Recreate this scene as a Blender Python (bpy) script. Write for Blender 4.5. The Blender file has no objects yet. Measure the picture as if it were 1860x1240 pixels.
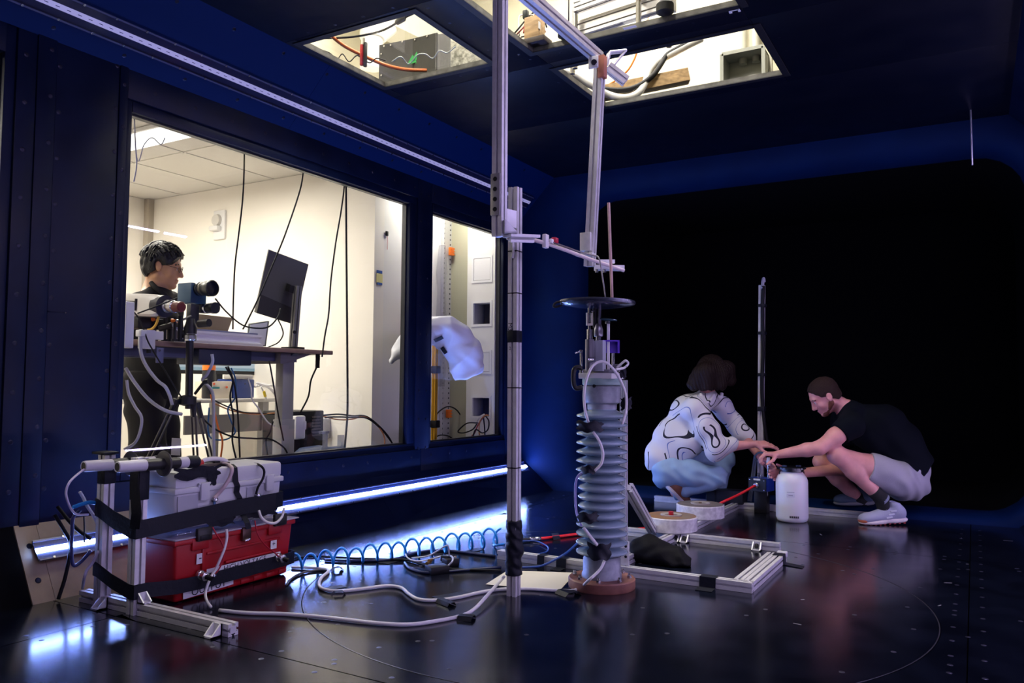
import bpy, bmesh, math, random
import numpy as np
import openvdb as vdb
from mathutils import Vector, Matrix
random.seed(7); RNG = np.random.default_rng(7)
CTRL_W = 58.0; LOFT_W = 110.0
LED_L = 260.0; LED_R = 110.0; LED_UL = 0.8; LED_UR = 160.0
S = bpy.context.scene
COL = S.collection
# ------------------------------------------------------------------ camera (world: X right across the tunnel, Y along it, Z up)
FPX, CAM_H = 1446.0, 0.92
def _ray(x, y): return np.array([x - 930.0, -(y - 620.0), FPX])
_y = _ray(1770.0, 704.8); _y /= np.linalg.norm(_y)
_x = -_ray(-1560.0, 680.0); _x -= _y * (_y @ _x); _x /= np.linalg.norm(_x)
_z = np.cross(_x, _y)
if _z[1] < 0: _z = -_z
MW = np.array([_x, _y, _z])                   # rows: world axes in (right, up, forward)
CP = np.array([0.0, 0.0, CAM_H])
RIGHT, UPV, FWD = MW[:, 0], MW[:, 1], MW[:, 2]
cam = bpy.data.cameras.new('camera'); camo = bpy.data.objects.new('camera', cam); COL.objects.link(camo)
cam.sensor_width = 36.0; cam.lens = FPX / 1860.0 * 36.0; cam.clip_start = 0.05; cam.clip_end = 100
camo.matrix_world = Matrix(((RIGHT[0], UPV[0], -FWD[0], CP[0]), (RIGHT[1], UPV[1], -FWD[1], CP[1]), (RIGHT[2], UPV[2], -FWD[2], CP[2]), (0, 0, 0, 1)))
S.camera = camo
S.view_settings.view_transform = 'Standard'; S.view_settings.look = 'None'
S.view_settings.exposure = 0.0; S.view_settings.gamma = 1.0; S.view_settings.use_curve_mapping = False
S.cycles.use_denoising = True
S.cycles.max_bounces = 8; S.cycles.transparent_max_bounces = 16; S.cycles.sample_clamp_indirect = 6.0
S.cycles.caustics_reflective = False; S.cycles.caustics_refractive = False
# survey helpers: where a line of sight of the photograph meets a real plane of the place
def dvec(px, py): r = _ray(px, py); return (MW @ r) / r[2]
def at(px, py, D): return CP + dvec(px, py) * D
def onz(px, py, z=0.0): r = dvec(px, py); return CP + r * ((z - CAM_H) / r[2])
def onx(px, py, X): r = dvec(px, py); return CP + r * (X / r[0])
def ony(px, py, Y): r = dvec(px, py); return CP + r * (Y / r[1])
def depth(p): return float((np.asarray(p) - CP) @ FWD)
# ------------------------------------------------------------------ world, lamps
w = bpy.data.worlds.new('world'); S.world = w; w.use_nodes = True
w.node_tree.nodes['Background'].inputs[0].default_value = (0.010, 0.012, 0.03, 1); w.node_tree.nodes['Background'].inputs[1].default_value = 0.02
def lin(*c): return tuple(((v / 255.0) / 12.92 if v <= 10.3 else (((v / 255.0) + 0.055) / 1.055) ** 2.4) for v in c)
def area(loc, size, size_y, power, color, direction=(0, 0, -1)):
    l = bpy.data.lights.new('area_lamp', 'AREA'); l.shape = 'RECTANGLE'; l.size = size; l.size_y = size_y; l.energy = power; l.color = color
    o = bpy.data.objects.new('area_lamp', l); o.location = loc
    o.rotation_euler = Vector(direction).to_track_quat('-Z', 'Y').to_euler(); COL.objects.link(o); return o
WARM = (1.0, 0.92, 0.80)
# ceiling fluorescents of the control room and of the loft over the tunnel
for p in ((-5.0, 1.0, 2.62), (-5.0, 3.5, 2.62), (-6.2, 3.2, 2.62)): area(p, 0.3, 1.2, CTRL_W, WARM)
area((-3.86, 5.5, 2.6), 0.25, 0.6, 15, (1.0, 0.93, 0.82))
for p in ((-2.7, 4.9, 4.75), (-1.4, 3.2, 4.75), (-1.4, 5.2, 4.75), (-3.3, 2.6, 4.75)): area(p, 0.35, 1.3, LOFT_W, WARM)
# ------------------------------------------------------------------ materials
MATS = {}
def mat(key, col, rough=0.5, metal=0.0, var=0.0, vscale=20.0, bump=0.0, bscale=60.0, emit=None, estr=0.0, spec=0.5, stretch=None, alpha=1.0, sss=0.0, coat=0.0, col2=None, rvar=0.0):
    if key in MATS: return MATS[key]
    m = bpy.data.materials.new(key); m.use_nodes = True; nt = m.node_tree; b = nt.nodes['Principled BSDF']
    N = nt.nodes.new; L = nt.links.new
    b.inputs['Roughness'].default_value = rough; b.inputs['Metallic'].default_value = metal
    b.inputs['Specular IOR Level'].default_value = spec; b.inputs['Base Color'].default_value = (*col, 1); b.inputs['Alpha'].default_value = alpha
    if coat: b.inputs['Coat Weight'].default_value = coat; b.inputs['Coat Roughness'].default_value = 0.1
    if sss: b.inputs['Subsurface Weight'].default_value = sss; b.inputs['Subsurface Radius'].default_value = (0.012, 0.005, 0.003); b.inputs['Subsurface Scale'].default_value = 1.0
    if var or bump or rvar:
        tc = N('ShaderNodeTexCoord'); mp = N('ShaderNodeMapping'); L(tc.outputs['Object'], mp.inputs['Vector'])
        if stretch: mp.inputs['Scale'].default_value = stretch
    if var or rvar:
        nz = N('ShaderNodeTexNoise'); nz.inputs['Scale'].default_value = vscale; nz.inputs['Detail'].default_value = 5; L(mp.outputs[0], nz.inputs['Vector'])
    if var:
        cr = N('ShaderNodeValToRGB'); L(nz.outputs['Fac'], cr.inputs[0])
        c2 = col2 if col2 else tuple(max(0, c * (1 - var)) for c in col); c1 = col if col2 else tuple(min(1, c * (1 + var)) for c in col)
        cr.color_ramp.elements[0].position = 0.35; cr.color_ramp.elements[1].position = 0.65
        cr.color_ramp.elements[0].color = (*c2, 1); cr.color_ramp.elements[1].color = (*c1, 1); L(cr.outputs[0], b.inputs['Base Color'])
    if rvar:
        mr = N('ShaderNodeMapRange'); mr.inputs[3].default_value = max(0.02, rough - rvar); mr.inputs[4].default_value = min(1, rough + rvar); mr.inputs[1].default_value = 0.3; mr.inputs[2].default_value = 0.7
        L(nz.outputs['Fac'], mr.inputs[0]); L(mr.outputs[0], b.inputs['Roughness'])
    if bump:
        n2 = N('ShaderNodeTexNoise'); n2.inputs['Scale'].default_value = bscale; n2.inputs['Detail'].default_value = 4; L(mp.outputs[0], n2.inputs['Vector'])
        bp = N('ShaderNodeBump'); bp.inputs['Strength'].default_value = bump; bp.inputs['Distance'].default_value = 0.01; L(n2.outputs['Fac'], bp.inputs['Height']); L(bp.outputs[0], b.inputs['Normal'])
    if emit: b.inputs['Emission Color'].default_value = (*emit, 1); b.inputs['Emission Strength'].default_value = estr
    MATS[key] = m; return m
def glass_mat(key, tint=(1, 1, 1), rough=0.0, ior=1.5):
    if key in MATS: return MATS[key]
    m = bpy.data.materials.new(key); m.use_nodes = True; nt = m.node_tree; nt.nodes.remove(nt.nodes['Principled BSDF'])
    o = nt.nodes['Material Output']; t = nt.nodes.new('ShaderNodeBsdfTransparent'); g = nt.nodes.new('ShaderNodeBsdfGlossy'); f = nt.nodes.new('ShaderNodeFresnel'); x = nt.nodes.new('ShaderNodeMixShader')
    t.inputs[0].default_value = (*tint, 1); g.inputs['Roughness'].default_value = rough; gm = nt.nodes.new('ShaderNodeNewGeometry'); mr = nt.nodes.new('ShaderNodeMapRange'); mr.inputs[3].default_value = ior; mr.inputs[4].default_value = 1 / ior; nt.links.new(gm.outputs['Backfacing'], mr.inputs[0]); nt.links.new(mr.outputs[0], f.inputs[0])
    nt.links.new(f.outputs[0], x.inputs[0]); nt.links.new(t.outputs[0], x.inputs[1]); nt.links.new(g.outputs[0], x.inputs[2]); nt.links.new(x.outputs[0], o.inputs[0]); MATS[key] = m; return m
def emat(key, col, s):
    if key in MATS: return MATS[key]
    m = bpy.data.materials.new(key); m.use_nodes = True; nt = m.node_tree; nt.nodes.remove(nt.nodes['Principled BSDF'])
    e = nt.nodes.new('ShaderNodeEmission'); e.inputs[0].default_value = (*col, 1); e.inputs[1].default_value = s; nt.links.new(e.outputs[0], nt.nodes['Material Output'].inputs[0]); MATS[key] = m; return m
# ------------------------------------------------------------------ mesh building
def V3(p): return np.asarray(p, float)
def unit(v): v = V3(v); return v / (np.linalg.norm(v) + 1e-12)
def perp(d):
    d = unit(d); u = np.cross(d, (0, 0, 1.0))
    if np.linalg.norm(u) < 1e-3: u = np.array([1.0, 0, 0])
    u = unit(u); return u, np.cross(u, d)
def smooth_path(pts, n=6):
    P = [V3(p) for p in pts]
    if len(P) < 3: return P
    out = []; Q = [2 * P[0] - P[1]] + P + [2 * P[-1] - P[-2]]
    for i in range(1, len(Q) - 2):
        for k in range(n):
            t = k / n; a, b, c, d = Q[i - 1], Q[i], Q[i + 1], Q[i + 2]
            out.append(0.5 * (2 * b + (c - a) * t + (2 * a - 5 * b + 4 * c - d) * t * t + (3 * b - a - 3 * c + d) * t ** 3))
    out.append(P[-1]); return out
class MB:
    def __init__(s): s.v = []; s.f = []
    def add(s, vs, fs):
        o = len(s.v); s.v += [tuple(map(float, v)) for v in vs]; s.f += [tuple(o + i for i in f) for f in fs]; return s
    def box(s, c, size, R=None):
        c = V3(c); R = np.eye(3) if R is None else np.array(R).T        # R rows: the box's own axes
        vs = [c + R @ (np.array([x, y, z]) * np.array(size) / 2) for x in (-1, 1) for y in (-1, 1) for z in (-1, 1)]
        return s.add(vs, [(0, 1, 3, 2), (4, 6, 7, 5), (0, 4, 5, 1), (2, 3, 7, 6), (0, 2, 6, 4), (1, 5, 7, 3)])
    def ab(s, lo, hi): lo = V3(lo); hi = V3(hi); return s.box((lo + hi) / 2, hi - lo)
    def bbox(s, c, size, bev, R=None):                               # box with chamfered edges
        bm = bmesh.new(); bmesh.ops.create_cube(bm, size=1)
        for v in bm.verts: v.co = Vector((v.co.x * size[0], v.co.y * size[1], v.co.z * size[2]))
        bmesh.ops.bevel(bm, geom=list(bm.edges), offset=bev, segments=2, affect='EDGES', profile=0.5)
        bm.verts.index_update(); R2 = np.eye(3) if R is None else np.array(R).T
        s.add([V3(c) + R2 @ np.array(v.co) for v in bm.verts], [tuple(v.index for v in f.verts) for f in bm.faces]); bm.free(); return s
    def cyl(s, a, b, r, r2=None, n=16, cap=True):
        a = V3(a); b = V3(b); r2 = r if r2 is None else r2; u, w = perp(b - a); vs = []
        for i in range(n):
            t = 2 * math.pi * i / n; d = u * math.cos(t) + w * math.sin(t); vs += [a + d * r, b + d * r2]
        fs = [(2 * i, 2 * ((i + 1) % n), 2 * ((i + 1) % n) + 1, 2 * i + 1) for i in range(n)]
        if cap: fs += [tuple(2 * i for i in range(n))[::-1], tuple(2 * i + 1 for i in range(n))]
        return s.add(vs, fs)
    def tube(s, pts, r, n=7, smooth=6):
        P = smooth_path(pts, smooth) if smooth else [V3(p) for p in pts]; m = len(P); vs = []; u = None
        for i, p in enumerate(P):
            d = unit(P[min(i + 1, m - 1)] - P[max(i - 1, 0)])
            u = perp(d)[0] if u is None else unit(u - d * (u @ d)); w = np.cross(d, u)
            for k in range(n): t = 2 * math.pi * k / n; vs.append(p + (u * math.cos(t) + w * math.sin(t)) * r)
        fs = [(i * n + k, i * n + (k + 1) % n, (i + 1) * n + (k + 1) % n, (i + 1) * n + k) for i in range(m - 1) for k in range(n)]
        fs += [tuple(range(n))[::-1], tuple((m - 1) * n + k for k in range(n))]
        return s.add(vs, fs)
    def lathe(s, prof, o=(0, 0, 0), axis=(0, 0, 1), n=32, cap=True):
        o = V3(o); ax = unit(axis); u, w = perp(ax); vs = []
        for r, z in prof:
            for k in range(n): t = 2 * math.pi * k / n; vs.append(o + ax * z + (u * math.cos(t) + w * math.sin(t)) * r)
        m = len(prof); fs = [(i * n + k, i * n + (k + 1) % n, (i + 1) * n + (k + 1) % n, (i + 1) * n + k) for i in range(m - 1) for k in range(n)]
        if cap: fs += [tuple(range(n))[::-1], tuple((m - 1) * n + k for k in range(n))]
        return s.add(vs, fs)
    def sphere(s, c, r, n=12, sc=(1, 1, 1)):
        prof = [(max(1e-5, math.sin(math.pi * i / n)), -math.cos(math.pi * i / n)) for i in range(n + 1)]
        o = len(s.v); s.lathe(prof, n=max(8, n + 4), cap=False)
        for i in range(o, len(s.v)): s.v[i] = tuple(V3(c) + V3(s.v[i]) * r * np.array(sc))
        return s
    def prism(s, poly, vec):
        n = len(poly); vec = V3(vec); vs = [V3(p) for p in poly] + [V3(p) + vec for p in poly]
        return s.add(vs, [tuple(range(n))[::-1], tuple(range(n, 2 * n))] + [(i, (i + 1) % n, n + (i + 1) % n, n + i) for i in range(n)])
    def ext(s, a, b, w=0.045, up=None, w2=None):                     # slotted aluminium profile swept from a to b
        a = V3(a); b = V3(b); d = unit(b - a)
        if up is None: u, v = perp(d)
        else: v = unit(V3(up) - d * (V3(up) @ d)); u = np.cross(v, d)
        w2 = w if w2 is None else w2
        def side(L):                                                  # one side's outline from corner to corner along L, slots at each 45 mm
            k = max(1, round(L / w)); q = [(0, 0)]; m = L / k
            for i in range(k): c = -L / 2 + m * (i + 0.5); q += [(c - m * .11, 0), (c - m * .11, .10 * m), (c - m * .2, .10 * m), (c - m * .2, .2 * m), (c + m * .2, .2 * m), (c + m * .2, .10 * m), (c + m * .11, .10 * m), (c + m * .11, 0)]
            return q[1:]
        poly = []
        for k, (ax, ay, L, h) in enumerate(((1, 0, w, w2), (0, 1, w2, w), (-1, 0, w, w2), (0, -1, w2, w))):
            nx, ny = ay, -ax; poly.append((-ax * L / 2 + nx * h / 2, -ay * L / 2 + ny * h / 2))
            for t, dd in side(L): poly.append((ax * t + nx * (h / 2 - dd), ay * t + ny * (h / 2 - dd)))
        return s.prism([a + u * x + v * y for x, y in poly], b - a)
    def ribbon(s, pts, wid, wdir, t=0.002):                           # flat band: wid wide along wdir, t thick
        P = [V3(p) for p in pts]; m = len(P); vs = []
        for i, p in enumerate(P):
            wd = unit(wdir[i] if isinstance(wdir, list) else wdir); d = unit(P[min(i + 1, m - 1)] - P[max(i - 1, 0)]); nn = unit(np.cross(d, wd)) * t / 2
            vs += [p - wd * wid / 2 - nn, p + wd * wid / 2 - nn, p + wd * wid / 2 + nn, p - wd * wid / 2 + nn]
        fs = [(4 * i + k, 4 * i + (k + 1) % 4, 4 * i + 4 + (k + 1) % 4, 4 * i + 4 + k) for i in range(m - 1) for k in range(4)] + [(3, 2, 1, 0), tuple(4 * (m - 1) + k for k in range(4))]
        return s.add(vs, fs)
    def obj(s, name, m, parent=None, smooth=True, ang=35):
        me = bpy.data.meshes.new(name); me.from_pydata(s.v, [], s.f); me.update()
        bm = bmesh.new(); bm.from_mesh(me); bmesh.ops.recalc_face_normals(bm, faces=bm.faces); bm.to_mesh(me); bm.free()
        return link(name, me, m, parent, smooth, ang)
def link(name, me, m, parent=None, smooth=True, ang=35):
    if m: me.materials.append(m)
    if smooth:
        me.polygons.foreach_set('use_smooth', [True] * len(me.polygons))
        if ang < 180: me.set_sharp_from_angle(angle=math.radians(ang))
    o = bpy.data.objects.new(name, me); COL.objects.link(o)
    if parent is None:
        n = len(me.vertices); a = np.empty(n * 3, np.float32); me.vertices.foreach_get('co', a); a = a.reshape(-1, 3)
        b = np.array([(a[:, 0].min() + a[:, 0].max()) / 2, (a[:, 1].min() + a[:, 1].max()) / 2, a[:, 2].min()]); a = a - b
        me.vertices.foreach_set('co', a.astype(np.float32).ravel()); me.update(); o.location = b
    else: adopt(o, parent)
    return o
def wpos(o):                                                          # world position of an unrotated chain of parents
    p = V3(o.location)
    while o.parent: o = o.parent; p = p + V3(o.location)
    return p
def adopt(o, parent): o.parent = parent; b = wpos(parent); o.location = tuple(-b); return o
# parts keep world coordinates in their mesh; the offset goes into the location so that thing and part line up
def tag(o, label, cat, group=None, kind=None):
    o['label'] = label; o['category'] = cat
    if group: o['group'] = group
    if kind: o['kind'] = kind
    return o
def thing(name, label, cat, loc, group=None):
    o = bpy.data.objects.new(name, None); o.empty_display_size = 0.05; COL.objects.link(o); o.location = tuple(map(float, loc)); return tag(o, label, cat, group)
def struct(o): o['kind'] = 'structure'; return o
def sroot(name, loc=(0, 0, 0)):
    o = bpy.data.objects.new(name, None); o.empty_display_size = 0.05; COL.objects.link(o); o.location = loc; o['kind'] = 'structure'; return o
def text(body, m, size, origin, xdir, ydir, name='lettering', parent=None, thick=0.0004):
    cu = bpy.data.curves.new(name, 'FONT'); cu.body = body; cu.size = size; cu.extrude = thick; cu.align_x = 'CENTER'; cu.align_y = 'CENTER'
    t = bpy.data.objects.new(name, cu); COL.objects.link(t); dg = bpy.context.evaluated_depsgraph_get()
    me = bpy.data.meshes.new_from_object(t.evaluated_get(dg)); bpy.data.objects.remove(t); bpy.data.curves.remove(cu)
    x = unit(xdir); y = unit(V3(ydir) - x * (V3(ydir) @ x)); z = np.cross(x, y); R = Matrix([[x[i], y[i], z[i], origin[i]] for i in range(3)] + [[0, 0, 0, 1]])
    me.transform(R); me.materials.clear(); return link(name, me, m, parent, False)
def gusset(mb, c, a, b, s=0.045, wid=0.04):                           # die-cast corner bracket: two legs and a web with a slot
    a = unit(a); b = unit(b); n = np.cross(a, b); c = V3(c); t = s * .14
    for e in (-1, 1):
        o = c + n * (e * wid / 2 - (t if e > 0 else 0)); mb.prism([o, o + a * s, o + a * s + b * t, o + b * s + a * t, o + b * s], n * t)
    mb.prism([c - n * wid / 2, c + a * s - n * wid / 2, c + a * s + b * t - n * wid / 2, c + b * t - n * wid / 2], n * wid)
    mb.prism([c - n * wid / 2, c + a * t - n * wid / 2, c + a * t + b * s - n * wid / 2, c + b * s - n * wid / 2], n * wid); return mb
# ------------------------------------------------------------------ common materials
BLK = mat('black_paint', (0.0012, 0.0056, 0.028), 0.42, rvar=0.06, vscale=6, bump=0.02, bscale=30, var=0.2, spec=0.2)
CEILM = mat('ceiling_black', (0.0006, 0.0022, 0.010), 0.45, rvar=0.05, vscale=5, spec=0.2)
UFIL = mat('fillet_black_lit', (0.0010, 0.0130, 0.078), 0.5, rvar=0.05, vscale=5, spec=0.12)  # lit copy of the black paint: blue LED light on the upper fillet put into its colour
BLKM = mat('black_matt', (0.0008, 0.0009, 0.0016), 0.9, spec=0.1)
FLOORM = mat('floor_black', (0.0035, 0.005, 0.011), 0.17, rvar=0.018, vscale=5.5, var=0.3, spec=0.6)
ALU = mat('aluminium', (0.74, 0.73, 0.76), 0.42, 0.45, var=0.06, vscale=30, bump=0.01, bscale=200)
ALUP = mat('white_alloy', (0.74, 0.74, 0.78), 0.42, 0.35, var=0.05)
STEEL = mat('steel', (0.62, 0.62, 0.66), 0.25, 1.0)
BPL = mat('black_plastic', (0.006, 0.006, 0.009), 0.45, spec=0.35)
BRUB = mat('black_rubber', (0.005, 0.005, 0.008), 0.6, spec=0.3, bump=0.05, bscale=90)
TAPE = mat('black_tape', (0.005, 0.0065, 0.014), 0.5, spec=0.3, bump=0.25, bscale=45)
WCAB = mat('white_cable', (0.78, 0.76, 0.77), 0.45)
GCAB = mat('grey_cable', (0.55, 0.55, 0.62), 0.45)
BLUEH = mat('blue_hose', (0.015, 0.27, 0.75), 0.35)
BLUEC = mat('blue_cable', (0.015, 0.06, 0.30), 0.4)
REDM = mat('red_plastic', (0.42, 0.005, 0.012), 0.42, bump=0.03, bscale=80)
REDT = mat('red_tube', (0.80, 0.02, 0.03), 0.35)
CREAM = mat('cream_wall', (0.86, 0.82, 0.75), 0.85, var=0.02, vscale=3)
WHITEW = mat('white_wall', (0.80, 0.79, 0.76), 0.8, var=0.02, vscale=3)
WHITEP = mat('white_plastic', (0.80, 0.80, 0.81), 0.4)
PANE = glass_mat('window_glass', (0.96, 0.97, 0.97))
CLEARP = glass_mat('clear_plastic', (0.86, 0.86, 0.92), 0.12)
ORANGE = mat('orange_plastic', (0.90, 0.20, 0.02), 0.4)
WOOD = mat('pine_wood', (0.52, 0.34, 0.17), 0.6, var=0.3, vscale=9, stretch=(1, 6, 6))
# ------------------------------------------------------------------ the tunnel
XL, XR, YE, ZC = -3.54, 0.56, 6.275, 2.775
LEDW = (0.25, 0.39, 1.0); LEDR = (0.74, 0.60, 1.0)
# floor: steel-edged black boards round a turntable
fl = sroot('floor', (-1.49, 3.4, -0.05))
MB().ab((-3.75, -2.2, -0.06), (0.8, YE, -0.02)).obj('subfloor', BLKM, fl)
xs = [-3.75, -2.94, -0.04, 0.8]; ys = [-2.2, -0.5, 1.975, 4.965, YE]; TC = (-1.49, 3.45); TR = 1.36; g = 0.0025
for i in range(3):
    for j in range(4):
        if (i, j) == (1, 2): continue
        MB().ab((xs[i] + g, ys[j] + g, -0.021), (xs[i + 1] - g, ys[j + 1] - g, 0)).obj('floor_panel', FLOORM, fl)
ang = [math.radians(a) for a in range(0, 360, 3)]
def sqhit(a):
    c, s = math.cos(a), math.sin(a); t = []
    if abs(c) > 1e-6: t.append(((xs[2] - g if c > 0 else xs[1] + g) - TC[0]) / c)
    if abs(s) > 1e-6: t.append(((ys[3] - g if s > 0 else ys[2] + g) - TC[1]) / s)
    return min(t)
mb = MB(); n = len(ang); vs = []
for a in ang:
    r = sqhit(a); c, s = math.cos(a), math.sin(a)
    for rr in (TR + g, r): vs += [(TC[0] + c * rr, TC[1] + s * rr, 0), (TC[0] + c * rr, TC[1] + s * rr, -0.021)]
mb.add(vs, [(4 * i, 4 * i + 2, 4 * ((i + 1) % n) + 2, 4 * ((i + 1) % n)) for i in range(n)] + [(4 * i, 4 * ((i + 1) % n), 4 * ((i + 1) % n) + 1, 4 * i + 1) for i in range(n)])
mb.obj('floor_panel', FLOORM, fl)
MB().lathe([(0.001, -0.021), (TR - g, -0.021), (TR - g, -0.001), (TR - g - .001, 0), (0.001, 0)], (*TC, 0), n=120).obj('turntable_disc', FLOORM, fl)
MB().lathe([(TR - 0.0045, 0.0002), (TR - 0.0035, 0.0008), (TR - 0.0015, 0.0008), (TR - 0.0005, 0.0002)], (*TC, 0), n=120, cap=False).obj('turntable_rim', mat('worn_rim', (0.10, 0.10, 0.12), 0.35, 0.8), fl)
sc = MB(); rr = random.Random(3)
def bolt(x, y): sc.lathe([(0.0005, 0.0008), (0.004, 0.0009), (0.0085, 0.0006), (0.010, 0.0)], (x, y, 0), n=8, cap=False)
for yy in np.arange(0.9, 6.2, 0.19):
    for xx in (-2.99, -2.89, -0.09, 0.01): bolt(xx, yy)
for xx in np.arange(-2.8, -0.1, 0.24):
    for yy in (1.93, 2.02, 4.92, 5.01): bolt(xx, yy)
for a in range(0, 360, 15): bolt(TC[0] + 1.27 * math.cos(math.radians(a)), TC[1] + 1.27 * math.sin(math.radians(a))); bolt(TC[0] + 1.45 * math.cos(math.radians(a)), TC[1] + 1.45 * math.sin(math.radians(a)))
for k in range(24):
    a = rr.uniform(0, 6.28); q = rr.uniform(.3, 1.2); bolt(TC[0] + q * math.cos(a), TC[1] + q * math.sin(a))
for k in range(14): bolt(rr.uniform(-0.9, .35), rr.uniform(2.3, 4.9))
o = sc.obj('bolt_head', mat('bolt_steel', (0.12, 0.12, 0.16), 0.35, 0.9), fl); o['kind'] = 'stuff'
# scuffs: thin pale worn arcs left by dragged feet
sp = MB()
for k in range(14):
    x0, y0 = rr.uniform(-.9, .3), rr.uniform(2.2, 5.8); a = rr.uniform(0, 6.28); L = rr.uniform(.01, .05); sp.box((x0, y0, 0.0004), (L, 0.004, 0.0006), [[math.cos(a), math.sin(a), 0], [-math.sin(a), math.cos(a), 0], [0, 0, 1]])
o = sp.obj('paint_fleck', mat('fleck', (0.30, 0.29, 0.30), 0.6), fl); o['kind'] = 'stuff'
# left wall with its window openings
wl = sroot('wall_left', (XL, 3.0, 0.27))
XB = XL - 0.075
W1 = (2.387, 4.617, 0.487, 2.245); W2 = (4.905, 5.955, 0.484, 2.235); W3 = (0.75, 1.786, 0.5, 2.32); ZT = 2.47
def wp(y0, y1, z0, z1, name='wall_panel', x1=XL, x0=XB, m=BLK, bev=0.0015): return MB().bbox(((x0 + x1) / 2, (y0 + y1) / 2, (z0 + z1) / 2), (x1 - x0, y1 - y0 - .003, z1 - z0 - .003), bev).obj(name, m, wl)
wp(-2.2, 0.75, 0, ZT); wp(0.75, 1.786, 0, W3[2]); wp(0.75, 1.786, W3[3], ZT)
wp(1.786, 1.832, 0, ZT, x1=XL - .01); wp(1.832, 1.916, 0, ZT); wp(1.916, 2.002, 0, ZT, x1=XL + .004); wp(2.002, 2.306, 0, ZT); wp(2.306, 2.351, 0, ZT, x1=XL + .004)
wp(2.351, W1[0], 0.443, 2.30, x1=XL - .012); wp(2.351, 4.70, 2.30, ZT); wp(2.351, 4.775, 0.0, 0.443)
wp(W1[0], 4.70, W1[3], 2.30, x1=XL - .012); wp(W1[0], 4.70, .443, W1[2], x1=XL - .012); wp(W1[1], 4.70, W1[2], W1[3], x1=XL - .012)
wp(4.70, 4.87, .443, ZT); wp(4.87, W2[0], .443, 2.30, x1=XL - .012); wp(W2[0], 5.99, W2[3], 2.30, x1=XL - .012); wp(4.87, 5.99, 2.30, ZT); wp(W2[0], 5.99, .443, W2[2], x1=XL - .012); wp(W2[1], 5.99, W2[2], W2[3], x1=XL - .012); wp(4.775, 5.99, 0, .443); wp(5.99, YE, 0, ZT)
sc = MB()
def wscrew(y, z, x=XL): sc.lathe([(0.0005, 0.0012), (0.004, 0.0016), (0.0095, 0.0012), (0.0115, 0.0)], (x, y, z), (1, 0, 0), n=8, cap=False)
for zz in np.arange(0.45, 2.45, 0.21):
    wscrew(1.87, zz); wscrew(1.977, zz + .06, XL + .004); wscrew(2.018, zz); wscrew(2.292, zz + .1); wscrew(2.33, zz + .02, XL + .004); wscrew(4.74, zz); wscrew(4.83, zz); wscrew(6.05, zz)
for yy in np.arange(2.5, 6.2, 0.24): wscrew(yy, 2.37); wscrew(yy, 0.39)
o = sc.obj('wall_screw', mat('dark_screw', (0.02, 0.022, 0.04), 0.35, 0.8), wl); o['kind'] = 'stuff'
MB().cyl((XL, 2.005, 1.228), (XL + 0.095, 2.03, 1.221), 0.0035, n=8).obj('hook_pin', STEEL, wl)
def window(n, w, lab):
    r = sroot('window_%d' % n, (XB, (w[0] + w[1]) / 2, w[2]))
    t = .02; x0, x1 = XB - .004, XB + .032; m = mat('frame_edge', (0.022, 0.023, 0.027), 0.35, 0.3)
    for a, b in (((x0, w[0], w[2]), (x1, w[0] + t * .4, w[3])), ((x0, w[1] - t * .4, w[2]), (x1, w[1], w[3])), ((x0, w[0], w[2]), (x1, w[1], w[2] + t * .4)), ((x0, w[0], w[3] - t * .4), (x1, w[1], w[3]))): MB().ab(a, b).obj('window_frame', m, r)
    MB().ab((XB + .008, w[0] + .004, w[2] + .004), (XB + .014, w[1] - .004, w[3] - .004)).obj('pane', PANE, r)
window(1, W1, ''); window(2, W2, ''); window(3, W3, '')
# right wall (behind the camera's shoulder)
wr = sroot('wall_right', (XR, 2.0, 0.0))
for a, b in ((-2.2, 0), (0, 2.1), (2.1, 4.2), (4.2, YE)): MB().ab((XR, a + .002, 0.0), (XR + .06, b - .002, ZT)).obj('wall_panel', BLK, wr)
wb = sroot('wall_near', (-1.5, -2.2, 0)); MB().ab((-3.7, -2.3, -.02), (.7, -2.2, 2.85)).obj('wall_panel', BLKM, wb)
# corner fillets
def fillet(name, prof, y0, y1, m, n=1, seg=None):
    r = sroot(name, (prof(y0)[0][0], (y0 + y1) / 2, prof(y0)[0][1]))
    seg = seg or [y0, y1]
    for a, b in zip(seg, seg[1:]):
        vs = []
        for yy in (a + .001, b - .001):
            (xa, za), (xb, zb), (nx, nz) = prof(yy)
            vs += [(xa, yy, za), (xb, yy, zb), (xb - nx * .02, yy, zb - nz * .02), (xa - nx * .02, yy, za - nz * .02)]
        MB().add(vs, [(0, 1, 2, 3), (7, 6, 5, 4), (0, 4, 5, 1), (1, 5, 6, 2), (2, 6, 7, 3), (3, 7, 4, 0)]).obj('fillet_panel', m, r, False)
    return r
def lowL(y):
    t = (y - 1.9) / (YE - 1.9); xa = -3.372 + (-3.213 + 3.372) * t; zb = .305 + (.27 - .305) * t; d = np.array([XL - xa, zb]); d /= np.linalg.norm(d); return (xa, 0.0), (XL, zb), (d[1], -d[0])
def upL(y): return (-3.22, ZC), (XL, 2.445), (.72, -.694)
def lowR(y): (a, b, nn) = lowL(y); return (-2.98 - a[0], 0.0), (XR, b[1]), (-nn[0], nn[1])
def upR(y): return (0.24, ZC), (XR, 2.445), (-.72, -.694)
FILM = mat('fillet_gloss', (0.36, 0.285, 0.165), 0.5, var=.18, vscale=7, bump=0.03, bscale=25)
f1 = fillet('trim_1', lowL, 1.865, YE, BLK, seg=[2.75, 4.2, YE])
for a, b in ((1.87, 1.985), (1.987, 2.029)):
    pass
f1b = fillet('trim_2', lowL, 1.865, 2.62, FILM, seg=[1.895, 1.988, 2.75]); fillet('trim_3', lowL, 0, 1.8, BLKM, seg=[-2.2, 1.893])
sc = MB()
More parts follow.
